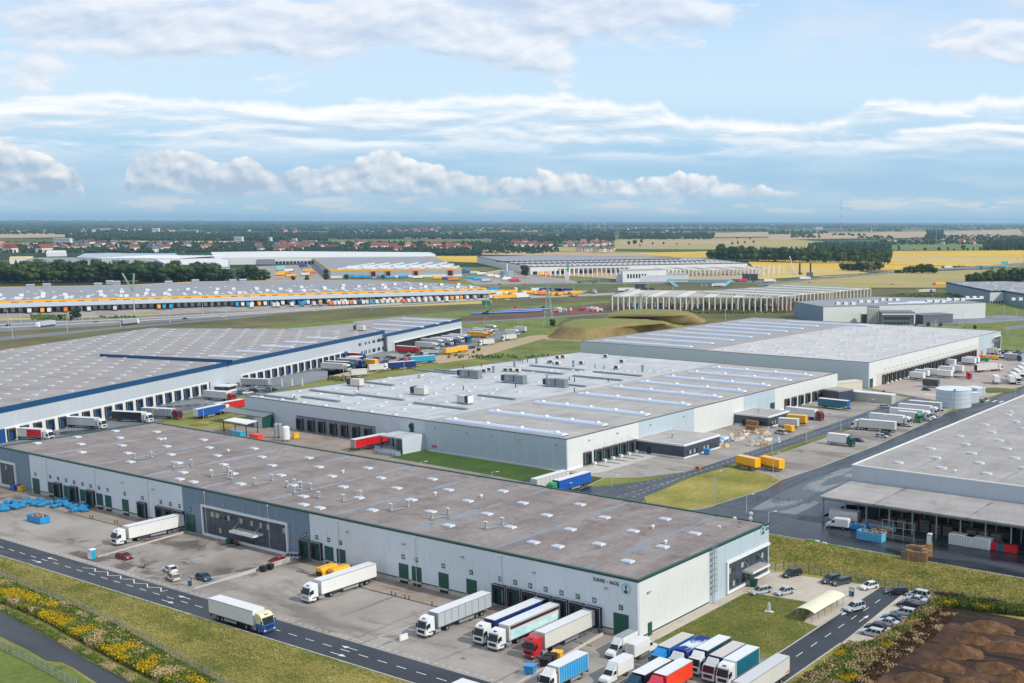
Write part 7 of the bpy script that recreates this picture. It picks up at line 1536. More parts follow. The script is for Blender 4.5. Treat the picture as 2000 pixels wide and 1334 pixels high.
for k in range(15):plant(1645+k*5.2,531-abs(k-7)*.3,rg.uniform(14,22),'tree in the clump beside the motorway lamps','clump beside the motorway',k,wide=1.2)
for k in range(17):plant(1750+k*4.8,534.5,(9 if k<4 else 16 if k<9 else 21 if k<15 else 15)*rg.uniform(.9,1.05),'tree in the dark clump in the stubble field','dark clump in the field',k,wide=1.25)
for k in range(20):plant(1893+k*6.2,556-k*.1,rg.uniform(22,27)+k*.5,'tree behind the blue grey warehouse at the right','trees behind the right warehouse',k,wide=1.15)
for i,(px,py,hp)in enumerate([(1275,478,6),(1296,478,6),(1322,478,4),(1346,479,4),(1440,467,5),(1465,468,5),(1430,478,6),(1441,477,7),(1455,476,6),(1472,475,6),(1738,489,9),(1755,489,11),(1785,489,4),(1807,490,8),(1834,490,8),(1851,490,9),(1863,490,6),(1881,490,13),(1890,490,6),(1901,490,8),(1915,490,9),(1580,465,6),(1600,465,6),(1253,475,10),(1240,478,11),(1228,479,9),(1320,489,3),(1820,465,5),(1250,481,5)]):
 plant(px,py,hp,'single round tree standing in the open fields','single trees in the fields',i,wide=1.3)
for px,py,hp in[(1813,637,9),(1837,638,9),(1904,643,9),(1788,637,8)]:plant(px,py,hp,'round clipped tree in front of the white factory','round trees before the factory',2,wide=1.3)
for i,(px,py,hp)in enumerate([(1726,765,5),(1910,784,8),(1918,786,6),(1925,780,6),(815,699,10),(840,706,12),(846,705,8),(925,690,7),(935,686,9),(790,700+20,10),(730,742-20,8)]):plant(px,py,hp,'low shrub on the verge','shrubs on the verges',i,wide=1.6)
def wood(name,rows,seed,mat,label,per=2.4,sub=1):
 """far woods; rows = (x0, x1, y0, y1, height px, density)"""
 rng=np.random.default_rng(seed);Cs,Rs=[],[]
 for x0,x1,y0,y1,hp,dens in rows:
  n=max(4,int((x1-x0)/per*dens*max(1,abs(y1-y0)/3.0)))
  X=rng.uniform(x0,x1,n);Yv=rng.uniform(0,1,n)*(y1-y0)+y0
  for x,y in zip(X,Yv):
   y=max(y,434.6);w=G(x,y);D_=CAMH/(y-432.9)
   hh=hp*D_*rng.uniform(.65,1.1);ww=rng.uniform(.9,2.0)*per*D_*.75
   Cs.append((w.x,w.y,hh*.45));Rs.append((ww,ww,hh*.55))
 V,F=blobs(np.array(Cs),np.array(Rs),rng,IV1,IF1,.2);o=link(name,np_mesh(name,V,F,[mat]));o['kind']='stuff';o['label']=label;return o
wood('woods',[(-20,330,452,458,5,1),(130,640,462,471,8,1.2),(240,620,456,461,5,1),(600,1000,459,467,7,1.2),(640,900,453,457,4,1),(990,1200,462,472,7,1.1),(1100,1200,453,460,4,1),(1210,1395,459,468,8,1.3),(1200,1500,448,453,4,1),(1500,1620,453,458,5,1.1),(1545,1600,458,465,5,1),(1625,1690,458,461,4,.8),(1650,1760,446,452,3,.8),(1675,1745,462,466,4,.8),(1808,1842,452,466,8,1.3),(1720,1990,470,478,5,.7),(1580,1740,478,488,8,1.3)],5,LEAFF,'dark woods on the plain')
wood('woods',[(-20,560,474,481,4,.9),(-20,560,482,494,6,1.2),(520,940,474,484,5,1.0),(560,940,487,499,8,1.5),(930,1090,478,493,5,1.0),(960,1100,466,476,4,.9),(940,1070,492,496,3,1),(1922,2020,480,490,17,1.5),(1400,1740,496,507,16,1.6),(1840,1990,461,470,5,.6),(1780,2010,466,476,5,.8)],6,LEAFF,'trees among the houses of the town and beyond')
wood('woods',[(-20,2020,435.2,436.6,2.2,5),(-20,2020,437,439,2.3,4),(-20,2020,440,444,3.2,2.2),(-20,1150,446,450,4.0,1.5),(400,1500,449,452,3.6,1.1),(1500,2020,441,446,3,1.4),(1850,2020,446,449,3,.8)],8,LEAFF,'distant tree belts towards the horizon',per=3.0)
wood('woods',[(1340,1475,608,613,5,1.2),(1475,1545,606,612,4,.8),(870,1140,695,700,5,.5),(640,700,738,745,6,1),(60,130,617,625,5,1.5),(195,270,619,622,4,1),(1740,1800,575,582,5,1),(1800,1880,576,582,5,1.2)],9,LEAF,'low scrub and bushes along the works',per=1.6)
wood('woods',[(-30,330,546,550,33,1.3),(330,440,547,550,22,1.0)],12,LEAFD,'dark wood filling the tree row behind the striped warehouse',per=7)
RED=plain('roof_tiles_red',L(126,68,58),.8,var=.15);REDO=plain('roof_tiles_orange',L(150,104,88),.8,var=.15);GREYR=plain('roof_slate',L(96,98,104),.8);RENDER=plain('house_render',L(222,214,202),.8)
def house_proto(rm,l=12,w=9,h=5,r=4):
 o=proto(empty('house',(0,0,-500),0,'x','house'));child('wall',MB().box(-l/2,l/2,-w/2,w/2,0,h,RENDER).mesh('wall'),o)
 x=l/2+.4;y=w/2+.5;child('roof',MB().raw([(-x,-y,h-.2),(x,-y,h-.2),(x,y,h-.2),(-x,y,h-.2),(-x,0,h+r),(x,0,h+r)],[(0,1,5,4),(2,3,4,5),(1,2,5),(3,0,4),(3,2,1,0)],rm).mesh('roof'),o)
 for k in(-.3,.3):child('window',cached(('hwn',l),lambda:MB().box(-.8,.8,-.12,0,1.2,3,GLASS).mesh('window')),o,(l*k,-w/2,0))
 return o
HP=[house_proto(RED),house_proto(REDO),house_proto(GREYR),house_proto(RED,22,10,6,5)]
rg=random.Random(5)
def town(n,x0,x1,y0,y1,lab,grp,ks=(0,1,3,0),sc=1.3):
 for k in range(n):
  w=G(rg.uniform(x0,x1),rg.uniform(y0,y1));kk=rg.choice(ks);s=sc*rg.uniform(.8,1.25)
  dup(HP[kk],w,rg.uniform(0,3.1),lab%('grey' if kk==2 else 'orange' if kk==1 else 'red'),grp,scale=(s,s,s*1.1))
town(46,0,420,476,493,'pale house with %s roof among the trees of the left town','houses of the left town',(0,1,2,2,3));town(34,500,640,476,492,'pale house with %s roof in the middle of the town','houses in the middle of the town',(0,0,2,1));town(30,640,930,478,493,'pale house with %s roof before the dark trees','houses before the dark trees')
town(16,1000,1075,474,484,'house with %s roof beside the brown field','houses by the brown field',(0,0,3));town(24,1103,1196,474,482,'terraced house with %s roof in the new estate','houses of the new estate',(0,1,1));town(12,1125,1205,487,492.5,'white new house with %s roof at the estate edge','new white houses',(2,1))
town(30,1840,1965,463,477,'house with %s roof in the village at the right','houses of the right village',(0,1,2,0));town(18,1730,1810,467,475,'low house with %s roof in the garden colony','garden houses',(2,2,0),.9)
town(34,0,900,444,456,'tiny far house with %s roof on the plain','far houses on the left plain',(1,2,2),1.7);town(26,760,860,447,455,'far house with %s roof in the bright far village','houses of the far village',(1,0),1.8);town(30,900,2000,442,452,'tiny far house with %s roof towards the horizon','far houses on the right plain',(1,2,2),1.7)
for px,py,wd,hp,lab in[(465,475,30,12,'pale tower block with flat roof in the left town'),(527,474,8,10,'white tower at the left of the red roofs'),(574,472,16,6,'white block behind the red roofs'),(304,457,24,10,'white slender block above the woods'),(121,476,60,10,'long white block above the left town'),(1860,455,30,5,'row of white far blocks'),(1333,448,40,4,'white far block row'),(604,473,50,3,'low white factory behind the town'),(200,450,60,3,'flat far white hall'),(1060,461,140,2.4,'long row of far white halls'),(945,448,70,3,'far white halls on the bright field'),(1600,448,30,5,'far pale apartment blocks at right'),(50,440,90,2,'far pale industrial strip at left')]:
 w=G(px,py);D_=CAMH/(py-432.9);o=empty('tower_block',(w.x,w.y,0),math.atan2(ux.y,ux.x),lab,'building');ww=wd*.5*D_;MB().box(-ww/2,ww/2,0,14,0,hp*D_,WALLFAR).obj('wall',o);MB().box(-ww/2-.3,ww/2+.3,-.3,14.3,hp*D_+.01,hp*D_+.8,ROOFG).obj('roof',o)
 for k in range(3):MB().box(-ww/2+.5,ww/2-.5,-.3,-.05,hp*D_*(.25+.25*k),hp*D_*(.33+.25*k),GLASS).obj('window',o)
 # ------------------------------------------------------------------ weeds and tall grass near by
GOLD=leaf_mat('goldenrod',L(128,108,16),L(176,146,18),L(204,176,40),1.2);GRN=leaf_mat('weed_green',L(62,82,34),L(88,108,46),L(122,134,66),.8);STRAW=leaf_mat('straw_grass',L(140,120,82),L(176,154,112),L(204,184,144),.8);BRN=leaf_mat('dead_stalks',L(52,38,28),L(78,58,42),L(112,86,62),.8)
def tufts(name,label,poly_px,n,mats,weights,h0,h1,seed,clump=0.0,size=.16,wpoly=None,noise=4.0,sp=.6):
 rng=np.random.default_rng(seed);W_=np.array([list(G(*p)[:2])for p in poly_px])if wpoly is None else np.array(wpoly);mn,mx=W_.min(0),W_.max(0);pts=[];pl=[tuple(p)for p in W_]
 while len(pts)<n:
  Q=rng.uniform(mn,mx,(n*2,2))
  pts+=[q for q in Q if in_poly(q[0],q[1],pl)]
 Pn=np.array(pts[:n]);ph=rng.uniform(0,6,8)
 fld=sum(np.sin(Pn[:,0]*a/noise+ph[i])*np.sin(Pn[:,1]*b_/noise+ph[i+4])for i,(a,b_)in enumerate(((1,1.7),(2.3,1.1),(.6,3.1),(3.7,2.9))))
 order=np.argsort(fld+rng.normal(scale=sp,size=n));cat_=np.zeros(n,int);cut=np.cumsum(np.array(weights)/sum(weights))*n;
 for i in range(len(mats)):cat_[order[int(cut[i-1])if i else 0:int(cut[i])]]=i
 h=rng.uniform(h0,h1,n)*(1+.25*fld/3)
 stem=np.column_stack([Pn,np.zeros(n)]);tip=stem+np.column_stack([rng.normal(scale=.16,size=(n,2))*h[:,None],h]);sd_=rng.normal(size=(n,2));sd_/=np.linalg.norm(sd_,axis=1,keepdims=True);o3=np.column_stack([sd_*size,np.zeros(n)])
 V1=np.stack([stem-o3,stem+o3,tip],1).reshape(-1,3);F1=np.arange(3*n).reshape(n,3)
 base_mat=np.where(np.isin(cat_,[0]),0,cat_)
 k=n*2;idx=rng.integers(0,n,k);VP,FP=cards(tip[idx]*np.array([1,1,.92])+rng.normal(scale=.12,size=(k,3)),size*.9,rng)
 o=link(name,np_mesh(name,np.vstack([V1,VP]),np.vstack([F1,FP+3*n]),mats+[GRN],np.concatenate([np.where(np.array([m_.name=='goldenrod' for m_ in mats])[cat_],len(mats),cat_),cat_[idx]])));o['kind']='stuff';o['label']=label;return o
tufts('goldenrod','yellow flowering goldenrod thicket between lane and fence',[(-40,1134),(0,1147),(60,1166),(140,1199),(220,1240),(300,1288),(400,1342),(440,1364),(380,1364),(310,1334),(240,1298),(150,1250),(90,1215),(30,1188),(-40,1164)],30000,[GOLD,GRN,STRAW],(.42,.46,.12),.3,1.4,3,noise=4.5,sp=.3)
tufts('tall_grass','tall green grass along the fence',[(0,1130),(60,1156),(140,1186),(220,1222),(310,1272),(420,1334),(450,1360),(400,1340),(300,1284),(210,1232),(120,1186),(50,1160),(0,1142)],9000,[GRN,STRAW],(.8,.2),.3,.7,4,noise=3)
tufts('tall_grass','straw and green verge grass beside the lower lane',[(-40,1168),(30,1197),(90,1226),(150,1262),(235,1306),(300,1340),(260,1334),(170,1286),(100,1246),(0,1190),(-40,1170)],9000,[GRN,STRAW],(.75,.25),.1,.35,5,noise=3,size=.1)
tufts('tall_weeds','tall straw coloured and yellow weeds between road and soil plot',[(1560,1340),(1600,1312),(1650,1268),(1702,1262),(1750,1235),(1800,1195),(1828,1172),(1850,1178),(1836,1192),(1800,1215),(1760,1245),(1720,1285),(1660,1340),(1640,1370),(1520,1370)],30000,[GOLD,GRN,STRAW,BRN],(.07,.54,.34,.05),.5,1.3,6,noise=4)
tufts('tall_weeds','yellow green weeds along the top of the soil plot',[(1826,1168),(1860,1172),(1920,1180),(2010,1192),(2010,1206),(1920,1196),(1860,1188),(1836,1192)],12000,[GOLD,GRN,BRN],(.14,.60,.26),.5,1.4,7,noise=4)
tufts('dead_stalks','dark dead stalks along the edge of the soil plot',[(1836,1192),(1870,1196),(1860,1215),(1800,1262),(1740,1310),(1700,1345),(1650,1345),(1720,1285),(1760,1245),(1800,1215)],9000,[BRN,STRAW],(.75,.25),.15,.6,8,noise=2)
DRYG=leaf_mat('verge_blades',L(112,112,50),L(150,143,78),L(188,170,108),.5);LUSH=leaf_mat('lush_blades',L(84,98,38),L(110,118,52),L(140,138,72),.5)
tufts('grass','rough blades in the mown verge',None,42000,[DRYG,LUSH],(.7,.3),.04,.12,31,size=.11,wpoly=[(-300,119.2),(-92,119.2),(-92,108),(-160,101),(-215,109),(-262,113),(-300,116)],noise=6,sp=.9)
tufts('grass','rough blades in the meadow beside the car park',None,42000,[DRYG,LUSH],(.72,.28),.04,.13,32,size=.12,wpoly=[(-134,225.5),(-108,226),(-60,225),(-52,225),(-66,206),(-80,206),(-94,205.5),(-104,204.5),(-118,203),(-134,203)],noise=5,sp=.9)
tufts('grass','blades in the entrance lawn',None,14000,[LUSH,DRYG],(.7,.3),.03,.09,33,size=.09,wpoly=[(-115.5,158),(-115.5,185),(-112,187),(-101,188),(-98,178),(-94.5,177),(-94.2,161)],noise=5,sp=.9)
# ================================================================== FENCES, CLUTTER, HAZE
def wire_mat():
 m,t,b=new_mat('wire_mesh');tr=t.n.new('ShaderNodeBsdfTransparent');mx=t.n.new('ShaderNodeMixShader');mx.inputs[0].default_value=.22;b.inputs['Base Color'].default_value=L(150,156,160);out=[n for n in t.n if n.type=='OUTPUT_MATERIAL'][0]
 t.link(tr.outputs[0],mx.inputs[1]);t.link(b.outputs[0],mx.inputs[2]);t.link(mx.outputs[0],out.inputs[0]);return m
WIRE=wire_mat()
def fence(pts,label,h=1.9,step=2.6,mat=GALV,world=False):
 W_=[Vector(p)if world else Vector(G(*p)[:2])for p in pts];o=empty('wire_fence',(W_[0].x,W_[0].y,0),0,label,'fence');r=Vector((W_[0].x,W_[0].y));me=MB().box(-.05,.05,-.05,.05,0,h,mat).mesh('post');mb=MB();wires=MB()
 for p,q in zip(W_[:-1],W_[1:]):
  Ld=(q-p).length;n=max(1,round(Ld/step))
  for k in range(n):w=p+(q-p)*k/n-r;link('post',me,o,(w.x,w.y,0))
  a,b_=p-r,q-r;mb.face([(a.x,a.y,.05),(b_.x,b_.y,.05),(b_.x,b_.y,h-.05),(a.x,a.y,h-.05)],WIRE)
  for z in(.1,h*.5,h-.06):wires.bar((a.x,a.y,z),(b_.x,b_.y,z),.025,mat)
 w=W_[-1]-r;link('post',me,o,(w.x,w.y,0));mb.obj('wire_netting',o);wires.obj('rail_wire',o);return o
fence([(-40,1110),(0,1126),(60,1155),(120,1180),(200,1212),(250,1238),(310,1271),(360,1300),(400,1322),(470,1364)],'long galvanised wire fence between the mown verge and the goldenrod')
FG=plain('green_fence',L(52,92,70),.6)
fence([(-30,1246),(14,1274),(63,1297),(115,1326),(150,1345)],'green wire fence on the bright lawn at the lower left corner',1.6)
fence([(1500,1121),(1530,1113),(1604,1124),(1650,1133),(1755,1152),(1830,1166),(1930,1182),(2010,1196)],'thin green fence behind the car park and the soil plot',1.9,2.8,FG)
fence([(1480,975),(1540,980),(1600,986)],'short dark fence beside the wet yard',1.0,3.0,ANTH)
def thing(name,px,py,rz,label,cat,group=None):w=G(px,py);return empty(name,(w.x,w.y,.05),rz,label,cat,group)
def wall_wedge(p0,p1,h0,h1,label,w=.35):
 a,b_=G(*p0),G(*p1);d=b_-a;Ld=d.length;o=MB().prism([(0,0),(Ld,0),(Ld,h1),(0,h0)],-w/2,w/2,CONC).obj('retaining_wall',None,a,(0,0,math.atan2(d.y,d.x)));return tag(o,label,'wall')
wall_wedge((190,1089),(361,1041),.25,.45,'low pale kerb wall from the portable toilet to the docks');wall_wedge((380,1150),(566,1098),.12,1.15,'pale concrete wall rising from the car park to the ramp docks');wall_wedge((1008,1336),(1177,1241),.12,.5,'pale kerb wall with handrail beside the red truck')
def rail(p0,p1,label,h=1.0):
 a,b_=G(*p0),G(*p1);d=b_-a;Ld=d.length;o=empty('handrail',a,math.atan2(d.y,d.x),label,'handrail');n=int(Ld/1.5);me=MB().box(-.03,.03,-.03,.03,0,h,GALV).mesh('post')
 for k in range(n+1):link('post',me,o,(Ld*k/n,0,0))
 mb=MB();[mb.bar((0,0,z),(Ld,0,z),.05,GALV)for z in(h,h*.66,h*.33)];mb.obj('rail',o)
rail((1012,1326),(1174,1234),'steel handrail along the kerb wall beside the red truck');rail((556,1103),(584,1096),'steel handrail at the head of the ramp wall',1.1);rail((330,1046),(362,1037),'steel handrail at dock 13');rail((1105,1262),(1172,1232),'second steel handrail behind the red truck')
def toilet(px,py,lab,c='cyan',w_=1.15):
 o=thing('portable_toilet',px,py,.2,lab,'portable toilet');MB().box(-.58,.58,-.58,.58,0,2.1,P[c]).obj('cabin',o,bevel=.05);MB().box(-.5,.5,-.62,-.58,.15,1.95,P['white']).obj('door',o);MB().prism([(-.62,2.1),(.62,2.1),(.4,2.32),(-.4,2.32)],-.62,.62,P['white']).obj('roof',o)
toilet(180,1092,'turquoise and white portable toilet at the edge of the near yard');toilet(1815,1061,'turquoise and white portable toilet between the pallets');
def skip(px,py,rz,l,w,h,col_,lab,fill=True,ribs=6,name='skip'):
 o=thing(name,px,py,rz,lab,'skip');mb=MB();t_=.1
 mb.box(0,l,0,t_,.15,h,col_).box(0,l,w-t_,w,.15,h,col_).box(0,t_,t_,w-t_,.15,h,col_).box(l-t_,l,t_,w-t_,.15,h,col_).box(t_,l-t_,t_,w-t_,.1,.2,col_);mb.obj('body',o)
 rb=MB().box(-.06,.06,-.09,0,.15,h-.05,col_).mesh('rib');
 for k in range(ribs):link('rib',rb,o,(l*(k+.5)/ribs,0,0));link('rib',rb,o,(l*(k+.5)/ribs,w,0),(0,0,math.pi))
 MB().box(0,l,-.1,w+.1,h-.02,h+.08,col_).obj('rim',o)if not fill else None
 if fill:
  rgx=random.Random(px);m2=MB()
  for k in range(26):x,y=rgx.uniform(.3,l-.9),rgx.uniform(.3,w-.5);m2.box(x,x+rgx.uniform(.3,.9),y,y+rgx.uniform(.2,.4),.4,h-.25+rgx.uniform(-.1,.3),rgx.choice([WOODM,RUST,CARDB]))
  m2.obj('load',o)
 return o
WOODM=plain('pallet_wood',L(160,124,88),.85,var=.3,scale=2);RUST=plain('rust',L(112,60,42),.9,var=.3);CARDB=plain('cardboard',L(196,156,112),.85,var=.15);GREYW=plain('weathered_wood',L(124,114,104),.9,var=.3,scale=2)
w=G(52,1019);skip(53,1018,0.0,6.4,2.4,1.7,P['lightblue'],'long blue skip filled with boards in front of the blue bags')
skip(1673,1054,-.04,6.6,2.3,2.3,plain('worn_blue',L(92,172,206),.6,var=.35,scale=1.2),'light blue dumpster with peeling paint on the grass edge',ribs=8);skip(1657,1033,-.05,4.4,2.1,1.5,P['lightblue'],'small blue skip right of the white van')
def bag_mesh(seed,mat):
 rng=np.random.default_rng(seed);V,F=IV2.copy(),IF2;s=np.sign(V)*np.abs(V)**.5;V=s*np.array([.6,.6,.55])*(1+rng.uniform(-.2,.2,(len(V),1)));V[:,2]+=.5;return np_mesh('bag',V,F,[mat])
BAGM=[bag_mesh(i,plain('blue_bag',L(30,124,172),.6,var=.2,scale=2))for i in range(4)]
rgb=random.Random(2);cnt_=0
for(x0,x1,y0,y1,n,pl)in[(0,14,988,999,8,'at the left edge of the picture'),(13,50,982,996,15,'in the long row behind the blue skip'),(50,82,977,988,14,'in the upper part of the blue heap'),(70,108,984,994,8,'just behind the blue skip'),(112,136,978,990,13,'in the heap nearest docks 3 to 5'),(133,170,990,1001,15,'in the heap right of the blue skip')]:
 for k in range(n):
  w=G(rgb.uniform(x0,x1),rgb.uniform(y0,y1));s=rgb.uniform(.8,1.15);o=link('waste_bag',BAGM[k%4],None,(w.x,w.y,.05),(0,0,rgb.uniform(0,6)));o.scale=(s*rgb.uniform(1.1,1.6),s*1.15,s*rgb.uniform(.75,1.1));tag(o,'full blue plastic bag '+pl,'bag','blue bags by the docks');cnt_+=1
for px,py,s,c,lab in[(30,957,1.3,'blue','dark blue box by the left office frame'),(43,959,1.2,'yellow','yellow box beside the dark blue one')]:
 o=thing('storage_box',px,py,.1,lab,'box');MB().box(-s*.8,s*.8,-s*.6,s*.6,0,s,P[c]).obj('body',o,bevel=.06);MB().box(-s*.85,s*.85,-s*.65,s*.65,s,s+.12,P[c]).obj('lid',o)
for k in range(6):o=thing('mesh_pallet',33+k*3.2,973+k*.5,0,'pale wire pallet cage standing by the blue bags','pallet cage','pallet cages by the bags');MB().box(-.4,.4,-.6,.6,0,.15,WOODM).obj('base',o);mbx=MB();[mbx.bar((x,y,.1),(x,y,1.5),.05,GALV)for x in(-.4,0,.4)for y in(-.6,0,.6)];[mbx.bar((-.4,-.6,z),(.4,-.6,z),.04,GALV)for z in(.6,1.0,1.5)];mbx.obj('cage',o)
for px,py,lab in((617,1128,'yellow waste compactor below dock 15, left one'),(641,1130,'yellow waste compactor below dock 16, right one')):
 o=thing('waste_compactor',px,py,0,lab,'compactor','yellow compactors');MB().prism([(0,.2),(2.3,.2),(2.3,1.5),(1.7,2.2),(0,2.2)],0,4.2,P['yellow']).obj('body',o,bevel=.05)
 for k in range(4):MB().box(-.08,0,.4+k,.55+k,.3,2.1,P['yellow']).obj('rib',o)
 MB().box(.2,2.0,-.06,0,.4,1.4,BLACK).obj('hatch',o)
def bin_(px,py,c,lab,s=1.0):o=thing('wheelie_bin',px,py,.3,lab,'waste bin');MB().raw([(-.55,-.45,.15),(.55,-.45,.15),(.55,.45,.15),(-.55,.45,.15),(-.68,-.55,1.15),(.68,-.55,1.15),(.68,.55,1.15),(-.68,.55,1.15)],[(3,2,1,0),(0,1,5,4),(1,2,6,5),(2,3,7,6),(3,0,4,7)],c).obj('body',o);MB().box(-.72,.72,-.6,.6,1.15,1.27,c).obj('lid',o);o.scale=(s,s,s);return o
bin_(515,1117,BLACK,'black wheelie bin on the ramp wall, left one');bin_(528,1113,BLACK,'black wheelie bin on the ramp wall, right one');bin_(1036,1317,P['lightblue'],'bright blue wheelie bin by the handrail',1.3);bin_(1066,1303,BLACK,'black wheelie bin beside the handrail',1.3);bin_(1076,1295,BLACK,'dark wheelie bin under the yellow lidded one',1.3);bin_(1088,1290,P['yellow'],'yellow lidded bin beside the red truck',1.3)
bin_(1472,1146,GREEND,'green bin beside the side entrance',1.2);bin_(449,1063,GREEND,'green bin by the front office');bin_(1381,888,P['lightblue'],'round blue barrel group by the larger black office',1.5)
o=thing('bench',460,1064,0,'dark brown bench by the front office','bench');MB().box(-.9,.9,-.2,.2,.4,.47,RUST).obj('seat',o);MB().box(-.9,.9,.2,.26,.5,.95,RUST).obj('backrest',o);[MB().box(x-.05,x+.05,-.2,.2,0,.4,BLACK).obj('leg',o)for x in(-.7,.7)]
for k in range(4):w=G(783+k*3.6,1251-k*1.2);tag(MB().cyl((0,0,0),(0,0,1.0),.35,.25,WHITE,10).obj('concrete_block',None,(w.x,w.y,.03)),'white concrete block in the short row before the grey curtain truck','concrete block','concrete blocks')
for i,(px,py)in enumerate([(176,1013),(181,1013),(225,1022),(230,1023),(765,1162),(773,1165),(791,1169),(799,1171),(844,1182),(873,1188),(1127,1184+50)]):
 w=G(px,py);tag(MB().cyl((0,0,0),(0,0,.9),.1,.1,P['brown'],7).cyl((0,0,.9),(0,0,1.0),.12,.12,P['yellow'],7).obj('bollard',None,(w.x,w.y,.05)),'dark bollard standing on the apron before the dock wall','bollard','bollards on the apron')
def sign_post(px,py,lab,h=1.9,txt=None,rz=0.0):
 o=thing('info_sign',px,py,rz,lab,'sign');MB().box(-.55,.55,-.12,.12,.15,h,ANTH).obj('panel',o);MB().box(-.5,.5,-.15,-.12,h*.62,h*.95,P['white']).obj('top_field',o);MB().box(-.5,.0,-.15,-.12,h*.2,h*.55,P['lightblue']).obj('blue_field',o);[MB().box(x-.05,x+.05,-.05,.05,0,.16,GALV).obj('leg',o)for x in(-.4,.4)]
sign_post(371,1145,'small dark blue information sign at the start of the ramp wall');sign_post(1663,1166,'dark blue information sign beside the curved shelter')
sign_post(280,1110,'tiny turquoise hydrant marker in the car park',.9)
o=thing('monument',1502,1196,.2,'small white monument on the lawn','monument');MB().box(-1.2,1.2,-.5,.5,0,.25,WHITE).obj('plinth',o);MB().box(-.35,.35,-.2,.2,.25,2.2,WHITE).box(-.25,.25,-.16,.16,2.2,2.7,WHITE).obj('pillar',o,bevel=.05);o.scale=(.72,.72,.72)
a,b_=G(1571,1214),G(1632,1178);d=b_-a;Ld=d.length;o=empty('cycle_shelter',a,math.atan2(d.y,d.x),'long cream shelter with curved roof beside the east road','shelter');n=8;pr=[(2.0*math.cos(math.pi*(.12+.76*k/n))*-1.15+0,.9*math.sin(math.pi*(.12+.76*k/n))+1.7)for k in range(n+1)]
mb=MB();CRM=plain('cream_sheet',L(222,218,190),.45)
for k in range(n):(y0,z0),(y1,z1)=pr[k],pr[k+1];mb.face([(0,y0,z0),(Ld,y0,z0),(Ld,y1,z1),(0,y1,z1)],CRM);mb.face([(0,y0,z0-.06),(0,y1,z1-.06),(Ld,y1,z1-.06),(Ld,y0,z0-.06)],CRM)
mb.obj('roof',o)
for k in range(6):MB().box(-.05,.05,-.05,.05,0,2.1,GALV).obj('post',o,(Ld*k/5,-1.7,0));MB().box(-.05,.05,-.05,.05,0,2.1,GALV).obj('post',o,(Ld*k/5,1.7,0))
for k in range(9):MB().bar((0,-1,0),(0,-1,.8),.05,GALV).bar((0,-1,.8),(0,0.2,.8),.05,GALV).bar((0,.2,.8),(0,.2,0),.05,GALV).obj('cycle_stand',o,(1+Ld*k/10,0,0))
def pallet_mesh(mat):
 mb=MB()
 for k in range(5):mb.box(-.6,.6,-.4+k*.175,-.4+k*.175+.1,.12,.145,mat)
 for y in(-.4,-.05,.3):mb.box(-.6,.6,y,y+.1,.02,.12,mat)
 return mb.mesh('pallet')
PM=[pallet_mesh(WOODM),pallet_mesh(GREYW)]
def pallet_stack(px,py,n,rz,lab,grp,k=0,sc=1.0):
 o=thing('pallet_stack',px,py,rz,lab,'pallet stack',grp)
 for i in range(n):link('pallet',PM[k],o,(random.uniform(-.04,.04),random.uniform(-.04,.04),i*.145),(0,0,random.uniform(-.03,.03)))
 o.scale=(sc,sc,sc)
rgp=random.Random(9)
for i in range(12):pallet_stack(1767+(i%6)*7.5+rgp.uniform(-1.5,1.5),1093-(i//6)*10+(i%6)*1.1,rgp.randint(9,15),rgp.uniform(-.1,.3),'tall stack of grey weathered pallets at the grass corner','grey pallet stacks at the grass corner',(i*5+1)%3%2,1.15)
for i in range(6):pallet_stack(1806+(i%2)*9,1092-i*4.2,rgp.randint(7,13),.6,'stack of brown pallets right of the grey ones','brown pallet stacks at the grass corner',0,1.1)
for i in range(9):pallet_stack(1706+(i%5)*8+rgp.uniform(-2,2),1043-(i//5)*7+rgp.uniform(-1,2),rgp.randint(4,8),rgp.uniform(0,3),'heap of brown pallets thrown together under the shed edge','pallet heap by the shed',0,1.1)
for i in range(10):pallet_stack(1461+(i%4)*5.5,838-(i//4)*5+(i%4),14 if i//4 else 8,.3,'tall stack of new brown pallets by the smaller black office','pallet stacks by the office',0,1.25)
TIMB=plain('fresh_timber',L(216,194,158),.8,var=.15,scale=2);FILM=plain('wrapping_film',L(186,198,210),.35,var=.15)
for(x0,x1,y0,y1,n,pl)in[(1425,1462,848,862,16,'by the white wall'),(1450,1500,840,858,18,'beside the pallet stacks'),(1460,1500,862,872,9,'in the middle of the apron'),(1498,1520,855,866,7,'near the people carrier'),(1388,1424,862,874,9,'behind the larger black office')]:
 for k in range(n):
  w=G(rgp.uniform(x0,x1),rgp.uniform(y0,y1));t_=rgp.choice([TIMB,TIMB,TIMB,CARDB,FILM,P['white']]);l=rgp.uniform(.8,3.2);mb=MB();q=rgp.randint(2,5)
  for j in range(q):mb.box(-l/2,l/2,-.5+j*1.0/q,-.5+(j+.8)/q,0,rgp.uniform(.3,1.0),t_)
  tag(mb.obj('timber_bundle',None,(w.x,w.y,.09),(0,0,rgp.uniform(0,3.1))),'bundle of pale packing timber lying '+pl,'timber bundle','packing timber on the apron')
for k in range(10):w=G(rgp.uniform(1392,1422),rgp.uniform(858,868));o=link('wrapped_roll',BAGM[k%4],None,(w.x,w.y,.05));o.material_slots[0].link='OBJECT';o.material_slots[0].material=[FILM,P['lightblue'],P['white']][k%3];o.scale=(1.3,1.3,1.2);tag(o,'film wrapped roll in the pile beside the larger black office','wrapped roll','wrapped rolls by the office')
